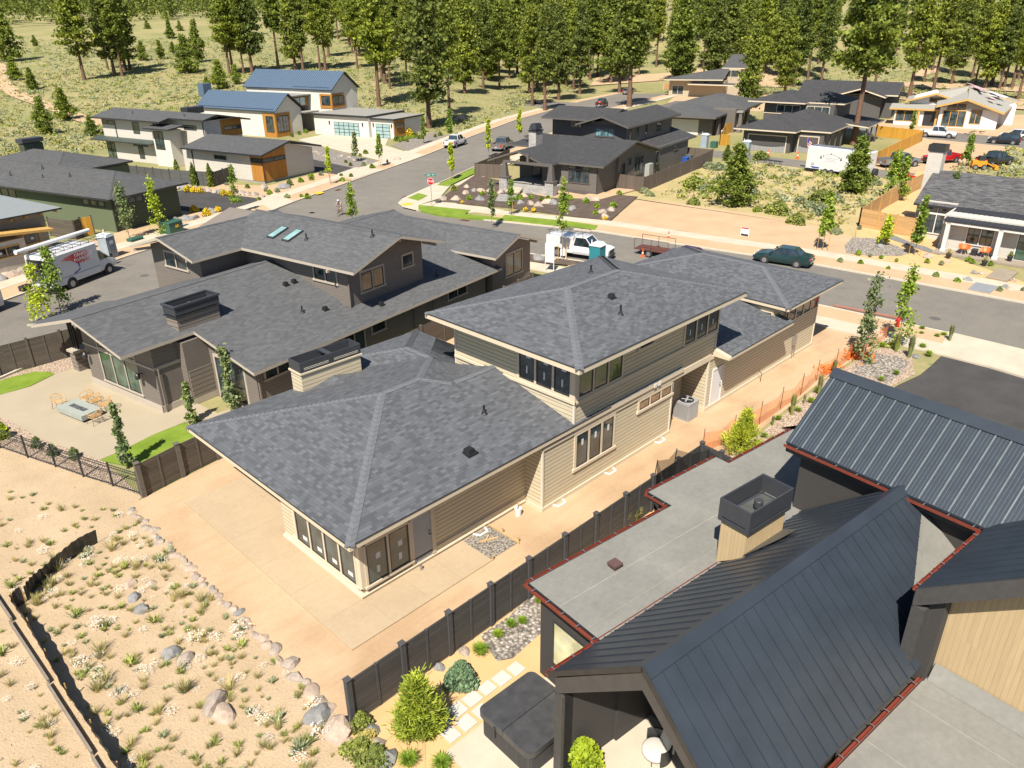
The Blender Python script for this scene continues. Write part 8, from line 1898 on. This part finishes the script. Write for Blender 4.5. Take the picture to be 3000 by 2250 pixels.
box_thing('road_cooler', 'orange cooler in the bed of the far black pickup', 'cooler', (153.3,120.7), 25, (.8,.6,.6), m_coneo, .75); box_thing('side_table', 'dark round side table between the orange chairs', 'side table', (74.95,16.95), 0, (.45,.45,.5), m_black, .18)
def egg_chair(p, yaw, lb):
    t = thing('egg_chair', lb, 'chair', (p[0],p[1],.18), yaw); k = MB(); n = 14; rings = []
    for j in range(6): f = j/5; r = .12+.36*f; rings.append([(r*math.cos(R(360*i/n))*1.0-.05, r*math.sin(R(360*i/n)), .38+.42*f*f*(1 if math.cos(R(360*i/n)) < 0 else .35)) for i in range(n)])
    for a, b in zip(rings, rings[1:]):
        for i in range(n): j = (i+1) % n; k.face([a[i],a[j],b[j],b[i]])
    k.face(rings[0][::-1]); k.build('shell', m_eggo, t)
    for a in (45,135,225,315): s = MB(); s.tube((.12*math.cos(R(a)),.12*math.sin(R(a)),.38),(.26*math.cos(R(a)),.26*math.sin(R(a)),0),.014,n=5); s.build('leg', m_white, t, uv=False)
m_eggo = plain('orange_cord', (.75,.16,.03), .5)
egg_chair((74.75,17.75), 200, 'left orange egg chair on the porch'); egg_chair((74.85,16.15), 160, 'right orange egg chair on the porch')
for p, lb in (((73.0,18.4),'black pot with dry plant at the left porch post'),((72.75,15.5),'black pot with dry plant at the second porch post'),((75.0,14.2),'potted green plant by the porch house front door')):
    t = thing('plant_pot', lb, 'plant pot', (p[0],p[1],.02 if p[0] < 74 else .18)); k = MB(); k.lathe([(.16,0),(.24,.42),(.22,.44)], n=14); k.build('pot', m_black, t); add_mesh('plant', shrub_mesh(.22,.45,160,.09,m_drytuft if 'dry' in lb else m_bitter,8,.4), t).location = (0,0,.4)
sheet('porch_walkway', [PH(1890,1310),PH(2140,1360),PH(2000,1480),PH(1730,1425)], .13, plain('walk_brown',(.33,.27,.20),.9), .12); sheet('paver_mat', [PH(1610,1495),PH(1885,1545),PH(1780,1635),PH(1505,1580)], .14, plain('blue_paver',(.26,.28,.30),.8), .13)
sheet('gravel_path', [PH(560,880),PH(820,990),PH(1000,1040),PH(1190,1130),PH(1150,1140),PH(950,1085),PH(790,1025),PH(510,930)], .035, plain('dark_gravel',(.2,.2,.2),.9))
sheet('mulch_bed', [UT(20,870),UT(540,960),UT(1170,1040),UT(900,1110),UT(400,1070),UT(20,1020)], .115, m_mulch)
for i in range(4): a = CR(300-14*i,985+28*i); b = MB(); z = .5-.12*i; b.box(-.35,.35,-1.1,1.1,-.1,.12); o = b.build('stone_step', plain('step_stone%d' % i,(.34,.33,.31),.85)); o.location = (64.8-i*.75,64.2-i*.5,z-.2); o.rotation_euler.z = R(30); tag(o, ('top','second','third','bottom')[i]+' slab of the stone steps leading to the craftsman porch', 'step', 'stone steps of the craftsman garden')
for i, x in enumerate((0,1.0)):
    t = thing('rocking_chair', ('left','right')[i]+' black rocking chair on the craftsman porch', 'chair', (73.4+x*.2,66.8-x*1.2,.76), 200); k = MB(); k.box(-.28,.28,-.28,.28,.4,.45); k.build('seat', m_black, t)
    k = MB(); [k.box(-.28,-.24,-.27+j*.12,-.22+j*.12,.45,1.15) for j in range(5)]; k.box(-.29,-.23,-.3,.3,1.1,1.2); k.build('backrest', m_black, t)
    for s in (-1,1):
        k = MB(); k.path([(-.45,s*.27,.08),(-.2,s*.27,.02),(.15,s*.27,.02),(.42,s*.27,.08)], .02); k.build('rocker', m_black, t)
        for xx in (-.24,.24): k = MB(); k.tube((xx,s*.27,.02),(xx,s*.27,.62),.02,n=5); k.build('leg', m_black, t)
def picnic(p, yaw):
    t = thing('picnic_table', 'dark folding table on the lane edge in front of the charcoal house', 'table', (p[0],p[1],0), yaw); k = MB(); k.box(-1.4,1.4,-.4,.4,.8,.86); k.build('tabletop', m_black, t)
    for s in (-1.2,-.4,.4,1.2):
        for y_ in (-.35,.35): k = MB(); k.tube((s,y_,0),(s*.95,y_*.5,.8),.03,n=5); k.build('leg', m_black, t)
picnic((105.6,51.7), -92)
def pile(name, lb, cat, p, n, s, mat, seed):
    rng = random.Random(seed); t = thing(name, lb, cat, (p[0],p[1],0))
    for i in range(n): k = MB(); x, y_ = rng.uniform(-s,s), rng.uniform(-s,s)*.6; k.bar((x,y_,rng.uniform(.1,.4)),(x+rng.uniform(-s,s)*.6,y_+rng.uniform(-s,s)*.4,rng.uniform(.1,.6)),.15,.1); k.build('board', mat, t)
    return t
pile('lumber_pile', 'stack of fresh boards and scraps beside the craftsman chimney yard', 'lumber pile', (108,85), 7, 2.5, m_wood_new, 3); pile('lumber_pile', 'yellow lumber stack on the far dirt beyond the orange fence', 'lumber pile', (215,70), 6, 5, m_yellow, 4); pile('plank_stack', 'dark planks lying on the far kerb in front of the unfinished house', 'planks', (160.5,41), 5, 3, m_fence_post, 6)
def loader(p, yaw, lb, mat, s=1.):
    t = thing('loader', lb, 'machine', (p[0],p[1],0), yaw); k = MB(); k.box(-1.2*s,.9*s,-.6*s,.6*s,.5*s,1.4*s); k.box(-.3*s,.6*s,-.5*s,.5*s,1.4*s,2.1*s,1); k.build('body', [mat, m_black], t)
    k = MB(); k.bar((.6*s,-.5*s,1.2*s),(2.2*s,-.5*s,.5*s),.1*s,.15*s); k.bar((.6*s,.5*s,1.2*s),(2.2*s,.5*s,.5*s),.1*s,.15*s); k.box(2.1*s,2.6*s,-.8*s,.8*s,.1*s,.7*s); k.build('bucket_arm', mat, t)
    for x in (-.7*s,.6*s):
        for sg in (-1,1): wheel(t, x, sg*.65*s, .42*s, .28*s, sg)
loader((122.5,29.8), -60, 'orange loader standing behind the porch house ridge', plain('loader_orange',(.8,.33,.02),.5), .85); loader((233,150), 20, 'small yellow digger on the far graded ground', m_yellow, 1.4); loader((107.8,34.6), -30, 'small red and black mower on the lane beside the white trailer', m_hred, .6)
k = thing('spare_tyres', 'stack of knobbly machine tyres behind the white trailer', 'tyres', (106.6,37.6,0))
for i in range(3): b = MB(); b.tube((0,i*.4,.6),(0,i*.4+.3,.6),.6,n=16); b.build('tyre', m_tyre, k)
k = thing('power_pole', 'wooden power pole with a crossarm far out in the meadow', 'power pole', G(TL and 86,99)[:2]+(0,)); b = MB(); b.tube((0,0,-1),(0,0,12),.16,n=6); b.build('pole', m_bark, k); b = MB(); b.box(-1.4,1.4,-.08,.08,11.0,11.2); b.build('crossarm', m_bark, k)
k = thing('lane_barrier', 'orange and white striped barricade at the end of the first street', 'barricade', (206,136.5,0), 100)
for z in (.5,1.0,1.5): b = MB(); [b.box(-1.8+i*.6,-1.5+i*.6,-.03,.03,z,z+.22) for i in range(6)]; b.build('striped_rail', m_coneo, k)
for s in (-1.6,1.6): b = MB(); b.box(s-.05,s+.05,-.05,.05,0,1.8); b.build('post', m_white, k)
def cyclist():
    t = thing('person', 'person in a light blue shirt and white helmet riding a bicycle past a young tree', 'person', (46.4,71.6,0), 215)
    P = {'hip':(-.22,0,.98,.15),'waist':(-.10,0,1.12,.13),'chest':(.10,0,1.33,.155),'neck':(.22,0,1.47,.06),'head':(.30,0,1.60,.09),
         'shL':(.14,.19,1.38,.065),'elL':(.32,.25,1.18,.045),'haL':(.50,.22,1.05,.035),'shR':(.14,-.19,1.38,.065),'elR':(.32,-.25,1.18,.045),'haR':(.50,-.22,1.05,.035),
         'hiL':(-.18,.10,.93,.09),'knL':(.16,.12,.72,.06),'anL':(.02,.11,.34,.045),'toL':(.15,.11,.28,.04),'hiR':(-.18,-.10,.93,.09),'knR':(.10,-.12,.52,.06),'anR':(-.08,-.11,.17,.045),'toR':(.06,-.11,.11,.04)}
    E_ = ['hip-waist','waist-chest','chest-neck','neck-head','chest-shL','shL-elL','elL-haL','chest-shR','shR-elR','elR-haR','hip-hiL','hiL-knL','knL-anL','anL-toL','hip-hiR','hiR-knR','knR-anR','anR-toR']
    ks = list(P); me = bpy.data.meshes.new('body'); me.from_pydata([P[k][:3] for k in ks], [tuple(ks.index(a) for a in e.split('-')) for e in E_], []); o = bpy.data.objects.new('body', me); col.objects.link(o); o.parent = t
    md = o.modifiers.new('skin', 'SKIN'); 
    for v, k in zip(me.skin_vertices[0].data, ks): v.radius = (P[k][3], P[k][3])
    me.skin_vertices[0].data[0].use_root = True; o.modifiers.new('s', 'SUBSURF').levels = 1; me.materials.append(plain('skin_tone',(.45,.27,.18),.6))
    k = MB(); k.hexa([(-.2,-.15,1.0),(0,-.15,.98),(0,.15,.98),(-.2,.15,1.0),(.02,-.22,1.46),(.22,-.22,1.38),(.22,.22,1.38),(.02,.22,1.46)]); k.build('shirt', plain('light_blue_shirt',(.35,.6,.75),.8), t)
    k = MB(); k.lathe([(.125,0),(.12,.06),(.07,.12),(.02,.13)], (.29,0,1.62), 14); k.build('helmet', m_white, t, smooth=True)
    b = thing('bicycle', 'dark bicycle ridden by the person in light blue', 'bicycle', t.location, 215)
    for x in (-.52,.52):
        w = MB(); n = 24
        for i in range(n): a0, a1 = 2*math.pi*i/n, 2*math.pi*(i+1)/n; w.tube((x+.34*math.cos(a0),0,.35+.34*math.sin(a0)),(x+.34*math.cos(a1),0,.35+.34*math.sin(a1)),.018,n=5,cap=False)
        for i in range(8): a0 = 2*math.pi*i/8; w.tube((x,0,.35),(x+.33*math.cos(a0),0,.35+.33*math.sin(a0)),.003,n=3)
        w.build('wheel', m_tyre, b, uv=False)
    w = MB(); w.path([(-.52,0,.35),(-.1,0,.3),(.38,0,.85),(-.22,0,.82),(-.1,0,.3)], .018); w.path([(-.52,0,.35),(-.22,0,.82),(-.24,0,.93)], .014); w.path([(.52,0,.35),(.38,0,.85),(.42,0,1.02)], .016); w.build('frame', m_black, b, uv=False)
    w = MB(); w.tube((.46,-.25,1.03),(.46,.25,1.03),.015,n=6); w.build('handlebar', m_black, b, uv=False); w = MB(); w.box(-.36,-.12,-.07,.07,.9,.94); w.build('saddle', m_black, b)
cyclist()
for p, lb in ((TR(255,900),'person in a white shirt standing by the orange fence near the grey house'),):
    t = thing('person', lb, 'person', (p[0],p[1],0), 200)
    P = {'hip':(0,0,.95,.14),'chest':(0,0,1.3,.15),'neck':(0,0,1.5,.06),'head':(.02,0,1.64,.1),'shL':(0,.19,1.42,.065),'elL':(.02,.24,1.12,.045),'haL':(.06,.24,.86,.035),'shR':(0,-.19,1.42,.065),'elR':(.02,-.24,1.12,.045),'haR':(.06,-.24,.86,.035),'hiL':(0,.09,.9,.09),'knL':(.02,.1,.5,.06),'anL':(0,.1,.08,.05),'toL':(.14,.1,.04,.04),'hiR':(0,-.09,.9,.09),'knR':(.02,-.1,.5,.06),'anR':(0,-.1,.08,.05),'toR':(.14,-.1,.04,.04)}
    E_ = ['hip-chest','chest-neck','neck-head','chest-shL','shL-elL','elL-haL','chest-shR','shR-elR','elR-haR','hip-hiL','hiL-knL','knL-anL','anL-toL','hip-hiR','hiR-knR','knR-anR','anR-toR']
    ks = list(P); me = bpy.data.meshes.new('body'); me.from_pydata([P[k][:3] for k in ks], [tuple(ks.index(a) for a in e.split('-')) for e in E_], []); o = bpy.data.objects.new('body', me); col.objects.link(o); o.parent = t; o.modifiers.new('skin', 'SKIN')
    for v, k in zip(me.skin_vertices[0].data, ks): v.radius = (P[k][3], P[k][3])
    me.skin_vertices[0].data[0].use_root = True; o.modifiers.new('s', 'SUBSURF').levels = 1; me.materials.append(plain('skin_tone_b',(.45,.27,.18),.6))
    k = MB(); k.hexa([(-.16,-.2,.95),(.16,-.2,.95),(.16,.2,.95),(-.16,.2,.95),(-.16,-.24,1.46),(.16,-.24,1.46),(.16,.24,1.46),(-.16,.24,1.46)]); k.build('shirt', m_white, t); k = MB(); [k.hexa([(-.12,s*.1-.09,.1),(.12,s*.1-.09,.1),(.12,s*.1+.09,.1),(-.12,s*.1+.09,.1),(-.14,s*.1-.1,.96),(.14,s*.1-.1,.96),(.14,s*.1+.1,.96),(-.14,s*.1+.1,.96)]) for s in (-1,1)]; k.build('trousers', m_ink_dark, t)

for i, (p, lb) in enumerate(((L1(1965,160),'round manhole cover in the street above the taupe ridge'),(V1(1950,1140),'round manhole cover in the street right of the plumbing van'),(MR(1635,405),'manhole cover in the second street near the hydrant'),(FH(1155,1475),'manhole cover near the intersection below the taupe roof'))):
    b = MB(); b.lathe([(.36,0),(.36,.008),(.30,.01)], n=20); o = b.build('manhole_cover', plain('cast_iron%d' % i,(.09,.085,.08),.6)); o.location = (p[0],p[1],.002); tag(o, lb, 'manhole cover')
for i, (p, lb) in enumerate(((FH(1400,1258),'storm drain grate at the kerb below the cedar corner house'),(FH(2040,1325),'storm drain grate at the kerb by the lawn patch'),(TM(800,1428),'storm drain grate at the far kerb of the second street'))):
    b = MB(); [b.box(-.5,.5,-.28+k*.1,-.22+k*.1,0,.012) for k in range(6)]; b.box(-.52,.52,-.3,.3,-.002,.004); o = b.build('drain_grate', m_rust); o.location = (p[0],p[1],.003); o.rotation_euler.z = R(25 if i < 2 else -75); tag(o, lb, 'drain grate')
# ------------------------------------------------------------ labels: where look-alikes stand in a row, say which one
def screen(o):
    p = root_matrix(o).translation; d = np.array([p.x, p.y, p.z-CAM_H]); return float(d@rt)/max(1e-3, float(d@fw)), float(d@upv)/max(1e-3, float(d@fw))
def nth(i): return str(i)+('th' if 10 <= i % 100 <= 20 else {1:'st',2:'nd',3:'rd'}.get(i % 10, 'th'))
SHORT = {'ponderosa pines along the near edge of the wood':'tall ponderosa in the front row of the wood','rock edging of the dirt lot':'boulder in the rock edging of the dirt lot','boulders in the dark mulch':'pale boulder in the dark mulch','stepping stones by the hot tub':'square pale stepping stone','boulders above the black driveway':'dark boulder above the first black driveway','boulders by the green house':'blue grey boulder by the green house','stone bank below the farmhouse driveway':'boulder in the farmhouse stone bank','green shrubs in the dark mulch':'green shrub in the craftsman mulch bed','green bitterbrush in the vacant lot':'green bitterbrush in the vacant lot','grey sagebrush in the vacant lot':'grey sagebrush in the vacant lot','shrubs along the iron fence':'shrub against the iron fence','low tufts in the pink gravel strip':'low grass tuft in the pink gravel','plumed grasses along the netting':'plumed grass beside the orange netting','plumed grasses near the hydrant':'plumed grass near the red hydrant','four feathery grasses along the fence':'feathery grass between dark fence and flat roof','clumps by the black driveways with yellow flowers':'yellow flowering clump by the black driveways','flowering clumps in the dark mulch with yellow flowers':'yellow flowering clump in the dark mulch','low shrubs by the farmhouse':'low shrub on the farmhouse gravel bank','small shrubs in the yards along the first street':'small shrub in the yards along the first street','tiny plants in the orange gravel':'tiny plant in the gravel by the porch house'}
tops = [o for o in bpy.data.objects if o.parent is None]
for g, base in SHORT.items():
    m = sorted([o for o in tops if o.get('group') == g], key=lambda o: screen(o)[0])
    for i, o in enumerate(m): o['label'] = base+', '+nth(i+1)+' from the left'
LM = [(-.45,'at the far left'),(-.25,'left of the farmhouse'),(-.12,'behind the farmhouse'),(0,'right of the farmhouse garage'),(.12,'behind the craftsman house'),(.24,'behind the tan modern house'),(.36,'behind the charcoal house'),(.5,'behind the unfinished house'),(9,'at the far right')]
bins = {}
for o in [o for o in tops if o.get('group') == WOOD]: bins.setdefault(next(t for k, t in LM if screen(o)[0] < k), []).append(o)
for t, m in bins.items():
    for i, o in enumerate(sorted(m, key=lambda o: screen(o)[0])): o['label'] = 'ponderosa inside the wood '+t+', '+nth(i+1)+' from the left there'
